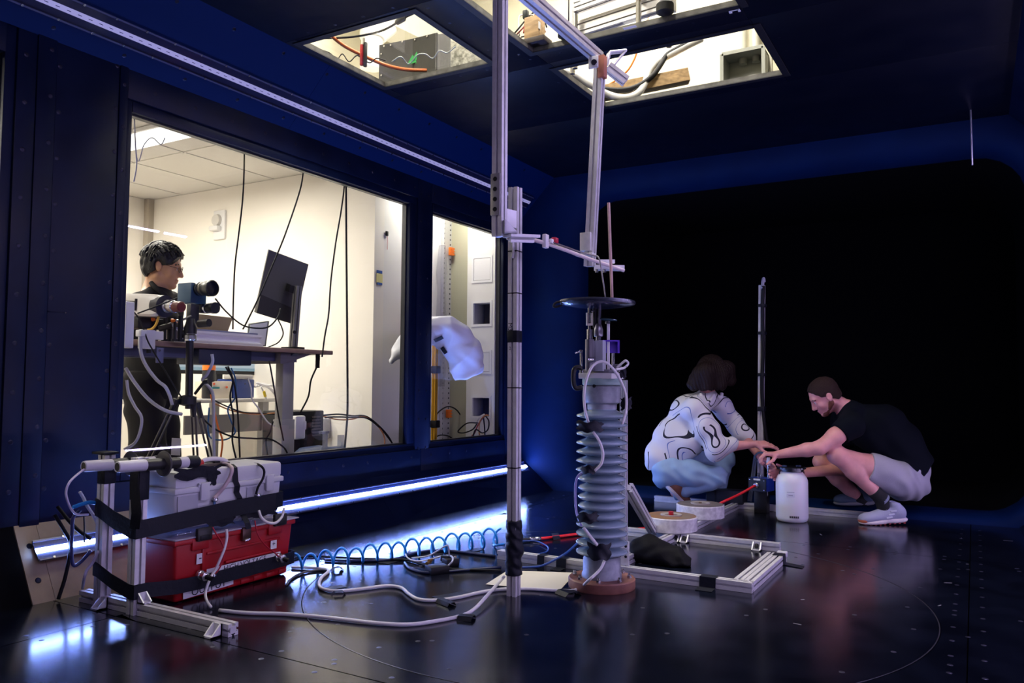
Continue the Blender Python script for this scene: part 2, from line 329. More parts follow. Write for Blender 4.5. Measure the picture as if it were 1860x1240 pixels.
for u in (.28, .72):
    (xa, za), (xb, zb), nn = lowL(1.94); sc.lathe([(0.0005, 0.0015), (.005, .001), (.0105, .0022), (0.013, 0.0)], (xa + (xb - xa) * u, 1.94, za + (zb - za) * u), (nn[0], 0, -nn[1] if nn[1] < 0 else nn[1]), n=12, cap=False)
sc.obj('fillet_screw', mat('dark_screw', (0, 0, 0)), f1b)
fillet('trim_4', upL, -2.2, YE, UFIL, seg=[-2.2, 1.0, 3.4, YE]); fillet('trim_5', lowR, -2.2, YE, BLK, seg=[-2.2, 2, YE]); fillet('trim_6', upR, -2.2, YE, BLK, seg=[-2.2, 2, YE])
sc = MB()
for yy in np.arange(0.6, 6.2, .34):
    for u in (.12, .88):
        (xa, za), (xb, zb), nn = upL(yy); sc.lathe([(0.0005, 0.0012), (.004, .0014), (.009, .001), (0.011, 0.0)], (xa + (xb - xa) * u, yy + (.1 if u < .5 else 0), za + (zb - za) * u), (nn[0], 0, nn[1]), n=8, cap=False)
o = sc.obj('fillet_screw', mat('dark_screw', (0, 0, 0)), bpy.data.objects['trim_4']); o['kind'] = 'stuff'
# LED strips: an aluminium-backed tape of diodes under a clear cover, two screwed rails
def led(x, z, n, y0, y1, label, col, s, group=None, wid=.022, cover=.046, dots=True):
    n = unit(n); e = unit(np.cross(n, (0, 1, 0))); r = thing('led_strip_light', label, 'light', (x, (y0 + y1) / 2, z), group); P = lambda yy, a, b: V3((x, yy, z)) + e * a + n * b
    key = 'led_%d' % round(s * 10 + col[0] * 1000)
    def bar(a0, a1, b0, b1): c = (P(y0, a0, b0) + P(y1, a1, b1)) / 2; return MB().box(c, (a1 - a0, y1 - y0, b1 - b0), [e, (0, 1, 0), n])
    bar(-cover, cover, 0.0005, .004).obj('backing', mat('led_backing', (0.02, 0.025, 0.07), 0.4), r)
    bar(-wid / 2, wid / 2, .005, .009).obj('diode_tape', emat(key, col, s), r)
    for sgn in (-1, 1):
        a0 = sgn * cover - .004; bar(a0, a0 + .008, .004, .012).obj('edge_rail', mat('led_rail', (0.13, 0.14, 0.24), 0.3, 0.5), r)
    sc = MB()
    for yy in np.arange(y0 + .06, y1, .155):
        for sgn in (-1, 1): sc.cyl(P(yy + (.07 if sgn > 0 else 0), sgn * (cover - .001), .010), P(yy + (.07 if sgn > 0 else 0), sgn * (cover - .001), .015), .006, n=8)
    o = sc.obj('rail_screw', STEEL, r); o['kind'] = 'stuff'
    if dots:
        dt = MB()
        for yy in np.arange(y0 + .03, y1, .05): dt.box(P(yy, 0, .0092), (.003, .018, .0006), [e, (0, 1, 0), n])
        o = dt.obj('tape_mark', mat('tape_mark', (0.10, 0.10, 0.30), 0.5), r); o['kind'] = 'stuff'
    bar(-cover + .005, cover - .005, .013, .0145).obj('clear_cover', CLEARP, r)
    return r
nL = lowL(4)[2]
led(-3.458, .197, (nL[0], 0, -nL[1]) if nL[1] < 0 else (nL[0], 0, nL[1]), 2.60, 6.22, 'bright blue-white LED strip glowing low along the wall beside the floor', LEDW, LED_L, dots=False)
led(-3.458, .197, (nL[0], 0, abs(nL[1])), 1.945, 2.595, 'short near piece of the low LED strip on the pale plywood panel', LEDW, LED_L * .45, dots=False)
led(-3.430, 2.559, (.72, 0, -.694), 0.5, 6.2, 'dim lilac LED strip running high along the sloped edge under the ceiling', (0.55, 0.53, 1.0), LED_UL, wid=.026, cover=.055)
led(0.478, .197, (-nL[0], 0, abs(nL[1])), 0.4, 6.22, 'LED strip on the low sloped edge behind the camera, mirrored in the window', LEDR, LED_R, dots=False)
led(0.45, 2.559, (-.72, 0, -.694), -1.5, 5.5, 'long LED strip high on the sloped edge behind the camera, mirrored in the window', LEDR, LED_UR, dots=False)
led(0.45, 2.559, (-.72, 0, -.694), 5.57, 5.85, 'short end piece of the high LED strip behind the camera', LEDR, LED_UR, dots=False)
# ceiling of panels round three skylights
ce = sroot('ceiling', (-1.49, 3.0, ZC)); ZU = 2.798
holes = dict(A=(-3.15, -2.385, 3.108, 3.822), B=(-2.095, -.95, 3.05, 3.815), C=(-2.086, -.944, 4.098, 4.812))
def cp(x0, x1, y0, y1): MB().bbox(((x0 + x1) / 2, (y0 + y1) / 2, (ZC + ZU) / 2), (x1 - x0 - .002, y1 - y0 - .002, ZU - ZC), .001).obj('ceiling_panel', CEILM, ce)
A, B, Cc = holes['A'], holes['B'], holes['C']
cp(-3.6, .62, -2.2, .6); cp(-3.6, .62, .6, 3.05); cp(-3.6, A[0], 3.05, 4.0); cp(A[0], A[1], 3.05, A[2]); cp(A[0], A[1], A[3], 4.0); cp(A[1], B[0], 3.05, 4.0); cp(B[1], .62, 3.05, 4.0); cp(B[0], B[1], B[3], 4.0)
cp(-3.6, Cc[0], 4.0, 4.95); cp(Cc[1], .62, 4.0, 4.95); cp(Cc[0], Cc[1], 4.0, Cc[2]); cp(Cc[0], Cc[1], Cc[3], 4.95); cp(-3.6, .62, 4.95, YE)
for n, h in ((4, A), (5, B), (6, Cc)):
    r = sroot('window_%d' % n, ((h[0] + h[1]) / 2, (h[2] + h[3]) / 2, ZC)); t = .035
    m = mat('skylight_frame', (0.010, 0.011, 0.016), 0.45)
    for a, b in (((h[0] - t, h[2] - t), (h[0] + .004, h[3] + t)), ((h[1] - .004, h[2] - t), (h[1] + t, h[3] + t)), ((h[0], h[2] - t), (h[1], h[2] + .004)), ((h[0], h[3] - .004), (h[1], h[3] + t))): MB().ab((*a, ZC - .006), (*b, ZC - .0005)).obj('window_frame', m, r)
    gl = mat('worn_reveal', (0.10, 0.097, 0.085), 0.55, var=.4, vscale=18)
    for a, b in (((h[0] - .002, h[2]), (h[0] + .003, h[3])), ((h[1] - .003, h[2]), (h[1] + .002, h[3])), ((h[0], h[2] - .002), (h[1], h[2] + .003)), ((h[0], h[3] - .003), (h[1], h[3] + .002))): MB().ab((*a, ZC), (*b, ZU + .004)).obj('window_reveal', gl, r)
    MB().ab((h[0], h[2], ZU - .010), (h[1], h[3], ZU - .004)).obj('pane', PANE, r)
sc = MB()
for nme, h in holes.items():
    for xx in np.arange(h[0] - .06, h[1] + .1, .19):
        for yy in (h[2] - .085, h[3] + .085): sc.lathe([(0.0005, .0015), (.005, .0015), (.010, 0)], (xx, yy, ZC), (0, 0, -1), n=8, cap=False)
    for yy in np.arange(h[2], h[3] + .02, .19):
        for xx in (h[0] - .085, h[1] + .085): sc.lathe([(0.0005, .0015), (.005, .0015), (.010, 0)], (xx, yy, ZC), (0, 0, -1), n=8, cap=False)
o = sc.obj('ceiling_screw', mat('dark_screw', (0, 0, 0)), ce); o['kind'] = 'stuff'
# bell-mouthed far opening and the dark beyond it
octo = [(-3.213, -.001), (XL, .27), (XL, 2.445), (-3.22, ZC), (.24, ZC), (XR, 2.445), (XR, .27), (.233, -.001)]; CX, CZ = -1.49, 1.3
def ohit(a):
    c, s = math.cos(a), math.sin(a); best = 9
    for (x1, z1), (x2, z2) in zip(octo, octo[1:] + octo[:1]):
        ex, ez = x2 - x1, z2 - z1; den = c * ez - s * ex
        if abs(den) < 1e-9: continue
        t = ((x1 - CX) * ez - (z1 - CZ) * ex) / den; u = ((x1 - CX) * s - (z1 - CZ) * c) / den
        if t > 0 and -1e-6 <= u <= 1 + 1e-6: best = min(best, t)
    return best
def ihit(a):
    c, s = math.cos(a), math.sin(a); lo, hi = 0.0, 4.0
    for k in range(40):
        t = (lo + hi) / 2; x, z = c * t, s * t; hw = 1.67; zt, zb = 1.265, -1.235; hz = (zt - zb) / 2; zc2 = (zt + zb) / 2; rc = .30
        qx, qz = abs(x - .16) - hw + rc, abs(z - zc2) - hz + rc
        d = math.hypot(max(qx, 0), max(qz, 0)) + min(max(qx, qz), 0) - rc
        if d < 0: lo = t
        else: hi = t
    return lo
AN = sorted([2 * math.pi * k / 160 for k in range(160)] + [math.atan2(z - CZ, x - CX) % (2 * math.pi) for x, z in octo]); prof = [(0, 0), (.25, .004), (.5, .02), (.68, .045), (.82, .08), (.92, .125), (.98, .18), (1, .26)]
vs = []
for f, dy in prof:
    for a in AN: t = ohit(a) * (1 - f) + ihit(a) * f; vs.append((CX + math.cos(a) * t, YE + dy, CZ + math.sin(a) * t))
n = len(AN); fs = [(i * n + k, i * n + (k + 1) % n, (i + 1) * n + (k + 1) % n, (i + 1) * n + k) for i in range(len(prof) - 1) for k in range(n)]
BELL = mat('bell_paint_lit', (0.0007, 0.0120, 0.064), 0.65, var=.12, vscale=3, spec=0.1)  # same black paint, bluer: light falling on the bell face is mixed into the colour
we = sroot('wall_far', (CX, YE, 0)); vt = [(CX + math.cos(a) * ihit(a), YE + dy, CZ + math.sin(a) * ihit(a)) for dy in (.26, 2.2) for a in AN]; MB().add(vt, [(k, (k + 1) % n, n + (k + 1) % n, n + k) for k in range(n)]).obj('inner_duct', BLKM, we); MB().add(vs, fs).obj('bell_mouth', BELL, we, ang=50)
MB().ab((-3.8, 8.4, -.2), (.8, 8.5, 2.9)).obj('end_panel', BLKM, we)
# ------------------------------------------------------------------ control room behind the glass
cr = sroot('wall_back', (-5.5, 4.9, 0))
MB().ab((-6.97, 4.9, -.02), (-4.12, 5.02, 2.7)).obj('wall_panel', CREAM, cr)
ws = sroot('wall_side', (-4.12, 5.5, 0)); MB().ab((-4.24, 5.02, -.02), (-4.12, 6.02, 2.7)).obj('wall_panel', WHITEW, ws); MB().ab((-4.121, 4.9, -.02), (-4.117, 6.02, .12)).obj('baseboard', mat('grey_base', (.35, .35, .36), .6), ws)
wo = sroot('wall_outer', (-6.97, 2, 0)); MB().ab((-7.1, -1.0, -.02), (-6.97, 5.02, 2.7)).obj('wall_panel', CREAM, wo); MB().ab((-6.97, 4.84, 0), (-6.9, 4.9, 2.7)).obj('corner_post', mat('taupe', (.45, .40, .33), .6), wo)
wn = sroot('wall_control_near', (-5.3, -1, 0)); MB().ab((-7.1, -1.1, -.02), (-3.62, -1.0, 2.7)).obj('wall_panel', CREAM, wn)
cf = sroot('floor_2', (-5.3, 2, -.02)); MB().ab((-7.1, -1.1, -.06), (-3.75, 6.3, -.02)).obj('floor_slab', mat('vinyl', (.42, .40, .37), .5, var=.05), cf)
cc = sroot('ceiling_2', (-5.3, 2, 2.7)); TILE = mat('ceiling_tile', (.66, .64, .59), .9, var=.03, vscale=60)
gx = np.arange(-7.1, -3.6, .61); gy = np.arange(-.9, 6.3, 1.22)
for i in range(len(gx)):
    for j in range(len(gy)):
        x1 = min(gx[i] + .605, -3.62); MB().ab((gx[i] + .005, gy[j] + .005, 2.703), (x1, gy[j] + 1.215, 2.72)).obj('ceiling_tile', TILE, cc)
mb = MB()
for x in gx: mb.ab((x - .008, -1.0, 2.697), (x + .008, 6.2, 2.703))
for y in gy: mb.ab((-7.1, y - .008, 2.697), (-3.62, y + .008, 2.7028))
o = mb.obj('ceiling_grid', mat('grid_white', (.66, .64, .60), .7), cc)
MB().ab((-7.2, -1.1, 2.73), (-3.62, 6.3, 2.78)).obj('ceiling_slab', WHITEW, cc)
# pillar with access boxes, end of the alcove
wq = sroot('pillar', (-3.78, 5.95, 0)); yq = 5.93
pl = ony(848, 600, yq)[0]; pr = -3.62
bx = [[ony(861, 470, yq), ony(891, 508, yq)], [ony(861, 551, yq), ony(891, 588, yq)], [ony(863, 640, yq), ony(891, 675, yq)], [ony(853, 722, yq), ony(890, 757, yq)]]
zs = [-.02] + sum([[b[1][2], b[0][2]] for b in bx[::-1]], []) + [2.7]; xa, xb = bx[0][0][0], bx[0][1][0]
MB().ab((pl, yq, -.02), (xa, yq + .1, 2.7)).obj('wall_panel', WHITEW, wq); MB().ab((xb, yq, -.02), (pr, yq + .1, 2.7)).obj('wall_panel', WHITEW, wq)
for k in range(0, len(zs), 2): MB().ab((xa, yq, zs[k]), (xb, yq + .1, zs[k + 1])).obj('wall_panel', WHITEW, wq)
MB().ab((-4.2, yq + .04, -.02), (pl + .002, yq + .12, 2.7)).obj('pillar_edge', mat('olive_edge', (.42, .41, .30), .7), wq)
MB().ab((-4.3, yq + .30, -.02), (pr, yq + .33, 2.7)).obj('back_panel', mat('dark_void', (.012, .008, .008), .9), wq)
for k, b in enumerate(bx):
    x0, x1, z0, z1 = xa, xb, b[1][2], b[0][2]; t = .02; r = thing('access_box', ['white access hatch with closed lid, uppermost on the white pillar', 'open dark access box, second from the top of the white pillar', 'closed access hatch half behind the white plastic sheet', 'open access box with cables spilling out low on the pillar'][k], 'hatch', ((x0 + x1) / 2, yq, z0))
    mb = MB()
    for a, c in (((x0 - t, z0 - t), (x0, z1 + t)), ((x1, z0 - t), (x1 + t, z1 + t)), ((x0, z0 - t), (x1, z0)), ((x0, z1), (x1, z1 + t))): mb.ab((a[0], yq - .006, a[1]), (c[0], yq - .001, c[1]))
    mb.obj('frame', WHITEP, r)
    if k in (0, 2): MB().ab((x0 + .003, yq - .004, z0 + .003), (x1 - .003, yq + .008, z1 - .003)).obj('lid', WHITEP, r)
    else:
        mb = MB(); mb.ab((x0, yq + .01, z0), (x0 + .003, yq + .2, z1)); mb.ab((x0, yq + .01, z0), (x1, yq + .2, z0 + .003)); mb.ab((x1 - .003, yq + .01, z0), (x1, yq + .2, z1)); mb.obj('liner', mat('liner_grey', (.42, .42, .46), .5), r)
        MB().ab((x0 + .04, yq + .12, z0), (x1, yq + .125, z1)).obj('back_plate', mat('dark_void', (0, 0, 0)), r)
# perforated strut leaning in the alcove with a plastic wrap, orange clips
def XW(px, py, X=-4.10): return onx(px, py, X)
r = thing('perforated_strut', 'tall grey strut full of holes standing in the narrow alcove', 'strut', XW(812, 805))
a, b = XW(806, 800), XW(822, 385); yc = (a[1] + b[1]) / 2; X0 = -4.116
y0 = XW(803, 600)[1]; y1 = XW(822, 600)[1]; STR = mat('strut_grey', (.62, .62, .62), .45, .3)
MB().ab((X0, y0, -.02), (X0 + .004, y1, 2.6)).obj('web', STR, r); MB().ab((X0, y0 - .003, -.02), (X0 + .03, y0, 2.6)).obj('flange', STR, r); MB().ab((X0, y1, -.02), (X0 + .03, y1 + .003, 2.6)).obj('flange', STR, r)
mb = MB()
for zz in np.arange(.3, 2.5, .045):
    for yy in (y0 + .035, y1 - .035): mb.cyl((X0 + .0042, yy, zz), (X0 + .005, yy, zz), .009, n=8)
o = mb.obj('punched_hole', mat('hole_dark', (.06, .06, .07), .8), r); o['kind'] = 'stuff'
for nme, lab, py in (('cable_clip', 'orange clip high on the perforated strut', 457), ('cable_clip', 'red-orange clip low on the perforated strut near the cable loop', 751)):
    p = XW(816 if py < 500 else 811, py); ro = thing(nme, lab, 'clip', p); MB().bbox(p + [.022, 0, 0], (.03, .05, .075), .006).obj('clip_body', ORANGE, ro)
    for dz in (-.026, .0, .026): MB().box(p + [.034, 0, dz], (.014, .062, .012)).obj('clip_jaw', ORANGE, ro)
o = MB().lathe([(.035, .9), (.045, 1.05), (.03, 1.3), (.05, 1.5), (.038, 1.75), (.052, 1.9), (.03, 2.15)], (X0 + .05, XW(797, 500)[1], 0), n=10).obj('plastic_wrap', glass_mat('film', (.9, .9, .92), .15)); tag(o, 'crumpled clear plastic film hanging beside the perforated strut', 'film')
# sticky notes and a hanging label
def wallq(name, px0, py0, px1, py1, m, lab, cat, X=-4.117, th=.003):
    a, b = onx(px0, py0, X), onx(px1, py1, X); o = MB().ab((X, a[1], b[2]), (X + th, b[1], a[2])).obj(name, m); return tag(o, lab, cat)
r = thing('sticky_note', 'yellow note held by two strips of blue tape on the white wall', 'note', XW(688, 518, -4.117))
def q(nm, px0, py0, px1, py1, m, th): a, b = onx(px0, py0, -4.117), onx(px1, py1, -4.117); MB().ab((-4.117, a[1], b[2]), (-4.117 + th, b[1], a[2])).obj(nm, m, r)
q('paper', 683.5, 496, 694.5, 514, mat('note_yellow', (.75, .70, .32), .8), .002); q('tape_strip', 684, 490, 694, 497, mat('blue_tape', (.02, .09, .38), .6), .003); q('tape_strip', 685, 512.5, 694, 518, mat('blue_tape', (0, 0, 0)), .003)
r = thing('cable_tag', 'small black clip with a thin red wire on the white wall', 'tag', XW(703, 453, -4.115)); a = XW(703, 424, -4.11); MB().bbox(a, (.012, .028, .04), .004).obj('clip', BPL, r); MB().tube([a, XW(704, 438, -4.11), XW(703.5, 453, -4.11)], .002).obj('wire', mat('red_wire', (.5, .02, .03), .4), r)
# alarm unit on the back wall
yb = 4.9
r = thing('alarm_unit', 'white alarm strobe fixed to the cream back wall', 'alarm', ony(402, 430, yb)); c = ony(401, 409, yb); Rm = None
MB().bbox(c + [.0, -.012, 0], (.15, .024, .27), .008).obj('back_plate', WHITEP, r); MB().cyl(ony(399, 401, yb) + [0, -.02, 0], ony(399, 401, yb) + [0, -.05, 0], .058, .05, n=24).obj('speaker_cap', mat('speaker_grey', (.60, .58, .55), .6), r); MB().bbox(ony(398, 416, yb) + [0, -.045, 0], (.12, .06, .045), .015).obj('strobe_lens', mat('strobe', (.75, .75, .75), .15), r)
# fluorescent fixture
r = thing('ceiling_light', 'bright fluorescent ceiling light in the control room', 'light', (-5.0, 3.1, 2.69)); a = onz(300, 240, 2.69)
lx, ly = a[0], a[1]; MB().ab((lx - .75, ly - .14, 2.672), (lx + .75, ly + .14, 2.698)).obj('housing', WHITEP, r); MB().ab((lx - .72, ly - .12, 2.668), (lx + .72, ly + .12, 2.673)).obj('diffuser', emat('fluoro', (1, .97, .9), 3.0), r)
# standing desk
XD = -3.80; zd = 1.146
XD = -3.85
r = thing('standing_desk', 'tall standing desk with a brown top and grey steel legs behind the glass', 'desk', (-4.2, 2.9, -.02))
TOPM = mat('desk_top', (.24, .15, .13), .5, var=.15, vscale=14)
ye = onx(605, 640, XD)[1]; MB().bbox((XD - .18, (1.2 + ye) / 2, zd - .014), (.36, ye - 1.2, .028), .004).obj('desk_top', TOPM, r)
DSK = mat('desk_steel', (.10, .11, .19), .45, .2); yl = onx(515, 700, XD - .12)[1]; yl1 = onx(530, 700, XD - .1)[1]
MB().ab((XD - .16, 1.3, zd - .085), (XD - .1, yl1 + .04, zd - .03)).obj('crossbar', DSK, r); MB().ab((XD - .34, 1.3, zd - .085), (XD - .28, yl1 + .04, zd - .03)).obj('crossbar', DSK, r)
LEGM = mat('desk_leg', (.30, .29, .30), .45, .2)
for yy in (1.5, yl): MB().bbox((XD - .13, yy + .02, .55), (.07, .10, 1.1), .004).obj('leg', LEGM, r); MB().bbox((XD - .13, yy + .02, .34), (.085, .115, .68), .004).obj('leg_sleeve', LEGM, r); MB().bbox((XD - .18, yy + .02, .0), (.34, .07, .04), .004).obj('foot', LEGM, r); MB().prism([(XD - .02, yy - .01, zd - .03), (XD - .34, yy - .01, zd - .03), (XD - .28, yy - .01, zd - .08), (XD - .1, yy - .01, zd - .08)], (0, .05, 0)).obj('side_bracket', DSK, r)
p0 = onx(572, 643, XD); MB().prism([(XD - .05, p0[1] - .26, zd - .03), (XD - .05, p0[1] + .02, zd - .03), (XD - .05, p0[1] - .22, zd - .10), (XD - .05, p0[1] - .26, zd - .10)], (-.3, 0, 0)).obj('wing_bracket', mat('desk_wing', (.20, .19, .20), .5), r)
MB().ab((XD - .02, onx(577, 650, XD)[1], onx(577, 668, XD)[2]), (XD - .01, onx(583, 650, XD)[1], zd - .028)).obj('hook_plate', BPL, r)
a, b = onx(368, 641, XD + .01), onx(463, 664, XD + .01); MB().bbox((XD - .12, (a[1] + b[1]) / 2, (zd - .03 + b[2]) / 2), (.2, b[1] - a[1], zd - .03 - b[2]), .006).obj('under_box', mat('navy_box', (.008, .012, .04), .5), r)
# aluminium rail on the desk
XA = XD - .10
a, b = onx(316, 599, XA), onx(478, 628, XA); h = .11
r = thing('linear_rail', 'long lilac-silver aluminium rail lying on the standing desk', 'rail', ((XA - .06), (a[1] + b[1]) / 2, zd)); RM = mat('rail_alu', (.80, .80, .88), .4, .0)
y0, y1 = a[1], b[1]
MB().prism([(XA, y0, zd), (XA - .13, y0, zd), (XA - .13, y0, zd + .08), (XA - .01, y0, zd + .08), (XA - .01, y0, zd + .066), (XA - .03, y0, zd + .056), (XA - .03, y0, zd + .03), (XA, y0, zd + .02)], (0, y1 - y0, 0)).obj('rail_body', RM, r)
MB().ab((XA - .12, y0 + .02, zd + .08), (XA - .04, y1 - .01, zd + .092)).obj('cover_strip', mat('rail_dark', (.16, .17, .30), .5), r)
MB().bbox((XA - .06, y0 - .02, zd + .045), (.15, .045, .10), .005).obj('end_block', WHITEP, r); c = V3((XA + .018, onx(354, 612, XA)[1] - .02, zd + .042)); 
MB().cyl((XA + .016, y0 - .02, zd + .045), (XA + .02, y0 - .02, zd + .045), .035, n=24).obj('end_dial', mat('dial_grey', (.20, .18, .17), .4, .5), r)
# monitor seen from behind, on its arm post
D = 5.33
q4 = [at(488.5, 453, D - .10), at(560.5, 480, D + .12), at(532, 580, D + .16), at(463, 567, D - .06)]
nrm = unit(np.cross(q4[1] - q4[0], q4[3] - q4[0])); 
if nrm @ (CP - q4[0]) < 0: nrm = -nrm
q4 = [q4[0], q4[1], q4[1] + (q4[3] - q4[0]), q4[3]]
r = thing('monitor', 'dark grey monitor seen from behind, tilted on its post above the desk', 'monitor', at(535, 632, D + .1)); MS = mat('monitor_shell', (.085, .085, .085), .5)
MB().prism(q4, -nrm * .012).obj('screen_panel', MS, r); e1, e2 = q4[1] - q4[0], q4[3] - q4[0]
MB().prism([q4[0] + e2 * .70, q4[0] + e1 * .93 + e2 * .76, q4[0] + e1 * .93 + e2 * 1.0, q4[0] + e2 * 1.0], nrm * .025).obj('lower_housing', mat('monitor_dark', (.02, .02, .022), .5), r)
pm = at(538, 526, D - .02); MB().box(at(531, 525, D + .03), (.07, .05, .055), [unit(e1), unit(e2), nrm]).obj('mount_plate', BPL, r)
pb, pt = at(532, 634, D + .02), at(541, 519, D + .02); MB().ext(pb - [0, 0, .0], pt, .042).obj('arm_post', mat('post_grey', (.20, .20, .20), .45, .3), r); MB().cyl(at(535, 603, D - .01), at(535, 603, D + .03), .012, n=12).obj('post_hole', BPL, r)
MB().bbox((pb[0], pb[1], zd + .008), (.12, .1, .016), .003).obj('post_foot', BPL, r)
# laptop lid and second panel on the desk
def quad(name, pts, th, m, lab, cat, par=None):
    nn = unit(np.cross(pts[1] - pts[0], pts[3] - pts[0])); nn = nn if nn @ (CP - pts[0]) > 0 else -nn
    o = MB().prism(pts, -nn * th).obj(name, m, par)
    return tag(o, lab, cat) if par is None else o
r = thing('laptop', 'open laptop with a bronze lid on the desk behind the camera', 'laptop', (XD - .32, onx(392, 600, XD - .3)[1], zd)); D = 4.95
pts = [at(360, 570, D), at(423, 577, D + .1), at(413, 604, D + .08), at(350, 604, D - .02)]; quad('lid', pts, .008, mat('laptop_lid', (.25, .19, .11), .45, .2), '', '', r); bs = at(392, 612, D + .1); MB().bbox((bs[0] - .1, bs[1], zd + .009), (.23, .32, .018), .004).obj('base', BPL, r)
r = thing('tablet_screen', 'pale framed screen standing behind the aluminium rail', 'screen', (XD - .3, onx(475, 625, XD - .3)[1], zd)); D = 5.1
pts = [at(455, 588, D), at(489, 583, D + .12), at(483, 629, D + .12), at(450, 629, D)]; quad('bezel', pts, .02, mat('bezel_grey', (.12, .14, .14), .5), '', '', r); c = sum(pts) / 4; quad('display', [c + (p - c) * .9 + FWD * -.012 for p in pts], .004, mat('screen_pale', (.72, .75, .78), .3), '', '', r)
# white long device
r = thing('laser_head', 'white rounded instrument with a black strap and dark lens mount on the desk', 'instrument', at(270, 582, 4.35)); D = 4.42
a, b = at(188, 552, D + .16), at(298, 556, D - .10); ax = unit(b - a); u2 = unit(np.cross(ax, (0, 0, 1))); v2 = np.cross(u2, ax); L = np.linalg.norm(b - a)
mb = MB(); sec = [(-1, -.8), (-.8, -1), (.8, -1), (1, -.8), (1, .6), (.7, 1), (-.7, 1), (-1, .6)]; prof = [(0, .9), (.1, 1), (.78, 1), (.93, .97), (1, .84)]; vs = []
for t, s in prof:
    for (x, y) in sec: vs.append(a + ax * L * t + u2 * x * .055 * s + v2 * y * .062 * s)
m8 = len(sec); mb.add(vs, [(i * m8 + k, i * m8 + (k + 1) % m8, (i + 1) * m8 + (k + 1) % m8, (i + 1) * m8 + k) for i in range(len(prof) - 1) for k in range(m8)] + [tuple(range(m8))[::-1], tuple((len(prof) - 1) * m8 + k for k in range(m8))]); mb.obj('housing', mat('device_white', (.80, .78, .75), .35), r, ang=40)
MB().cyl(b - ax * .045 , b + ax * .012, .060, n=28).obj('dark_collar', mat('collar_navy', (.012, .012, .03), .4), r)
p = b + ax * .012; mb = MB().lathe([(.036, 0), (.036, .02), (.030, .022), (.030, .05), (.034, .052), (.034, .075), (.026, .08)], p, ax, n=24); mb.obj('lens_mount', STEEL, r)
MB().lathe([(.029, .08), (.029, .13), (.022, .135)], p, ax, n=24).obj('lens_body', mat('lens_red', (.16, .02, .02), .35), r)
MB().ribbon([a + ax * L * t - u2 * .0565 * (1 if (u2 @ (CP - a)) < 0 else -1) for t in (.1, .3, .5, .68)], .040, v2, .005).obj('strap', mat('strap_grey', (.07, .07, .075), .6), r); q = a + ax * L * .70 - u2 * .058 * (1 if (u2 @ (CP - a)) < 0 else -1); MB().cyl(q - v2 * .032, q + v2 * .032, .007, n=8).obj('strap_pin', BPL, r)
MB().bbox(at(262, 588, D), (.12, .16, .06), .006).obj('base_block', BPL, r)
mb = MB()
# optical posts with orange knobs in front of it
for k, (px, py, kn) in enumerate(((226, 585, 0), (255, 586, 1), (272, 583, 1), (282, 580, 1), (300, 584, 0), (309, 583, 0), (318, 582, 1), (328, 580, 0))):
    Dk = 4.40 + .03 * (k % 3); p = at(px, py, Dk); r = thing('optical_post', ['short black optical post at the far left end of the desk', 'thin black optical post with an orange knob, left of the pair under the white instrument', 'thin black optical post with an orange knob, middle of the three under the white instrument', 'black optical post with a large orange knob under the dark lens mount', 'slim black optical post without a knob, left of two near the tilted black lens', 'thick black optical post beside the single orange knob', 'optical post with one orange knob, nearest the blue camera', 'wide black optical post with a clear cap under the blue camera'][k], 'post', (p[0], p[1], zd))
    rad = .008 if k not in (5, 7) else .014; MB().cyl((p[0], p[1], zd), (p[0], p[1], p[2] + .02), rad, n=10).obj('shaft', BPL, r); MB().cyl((p[0], p[1], zd), (p[0], p[1], zd + .012), rad + .01, n=12).obj('foot', BPL, r)
    if kn: MB().cyl(p + RIGHT * -.02, p + RIGHT * .004, .011, n=10).obj('orange_knob', ORANGE, r); MB().cyl(p + RIGHT * .0, p + RIGHT * .02, .006, n=8).obj('spindle', STEEL, r)
# white clamp boards at the desk edge
r = thing('power_strip', 'white power box clamped to the desk edge with a white plug', 'power box', onx(268, 640, XD + .02)); a, b = onx(254, 598, XD + .03), onx(279, 634, XD + .03); MB().bbox((XD + .03, (a[1] + b[1]) / 2, (a[2] + b[2]) / 2), (.03, b[1] - a[1], a[2] - b[2]), .004).obj('case', WHITEP, r)
a, b = onx(279, 601, XD + .03), onx(291, 617, XD + .03); MB().bbox((XD + .025, (a[1] + b[1]) / 2, (a[2] + b[2]) / 2), (.03, b[1] - a[1] + .03, a[2] - b[2]), .004).obj('side_tab', WHITEP, r); MB().bbox(onx(256, 605, XD + .05), (.05, .03, .035), .004).obj('plug', WHITEP, r); MB().cyl(onx(270, 633, XD - .01), onx(270, 641, XD - .01), .012, n=10).obj('clamp_knob', BPL, r)
o = MB().bbox(onx(231.5, 590, XD + .05), (.04, .05, .24), .004).obj('white_board', WHITEP); tag(o, 'narrow white upright board at the left edge of the big window', 'board')
r = thing('clamp_plate', 'blue-grey steel plate hanging from the desk front', 'plate', onx(290, 659, XD + .02)); a, b = onx(284, 631, XD + .02), onx(296, 659, XD + .02); MB().bbox((XD + .02, (a[1] + b[1]) / 2, (a[2] + b[2]) / 2), (.01, b[1] - a[1], a[2] - b[2]), .002).obj('plate', mat('plate_blue', (.13, .14, .26), .45, .2), r); MB().cyl(onx(290, 636, XD + .024), onx(290, 636, XD + .03), .006, n=8).obj('bolt', STEEL, r)
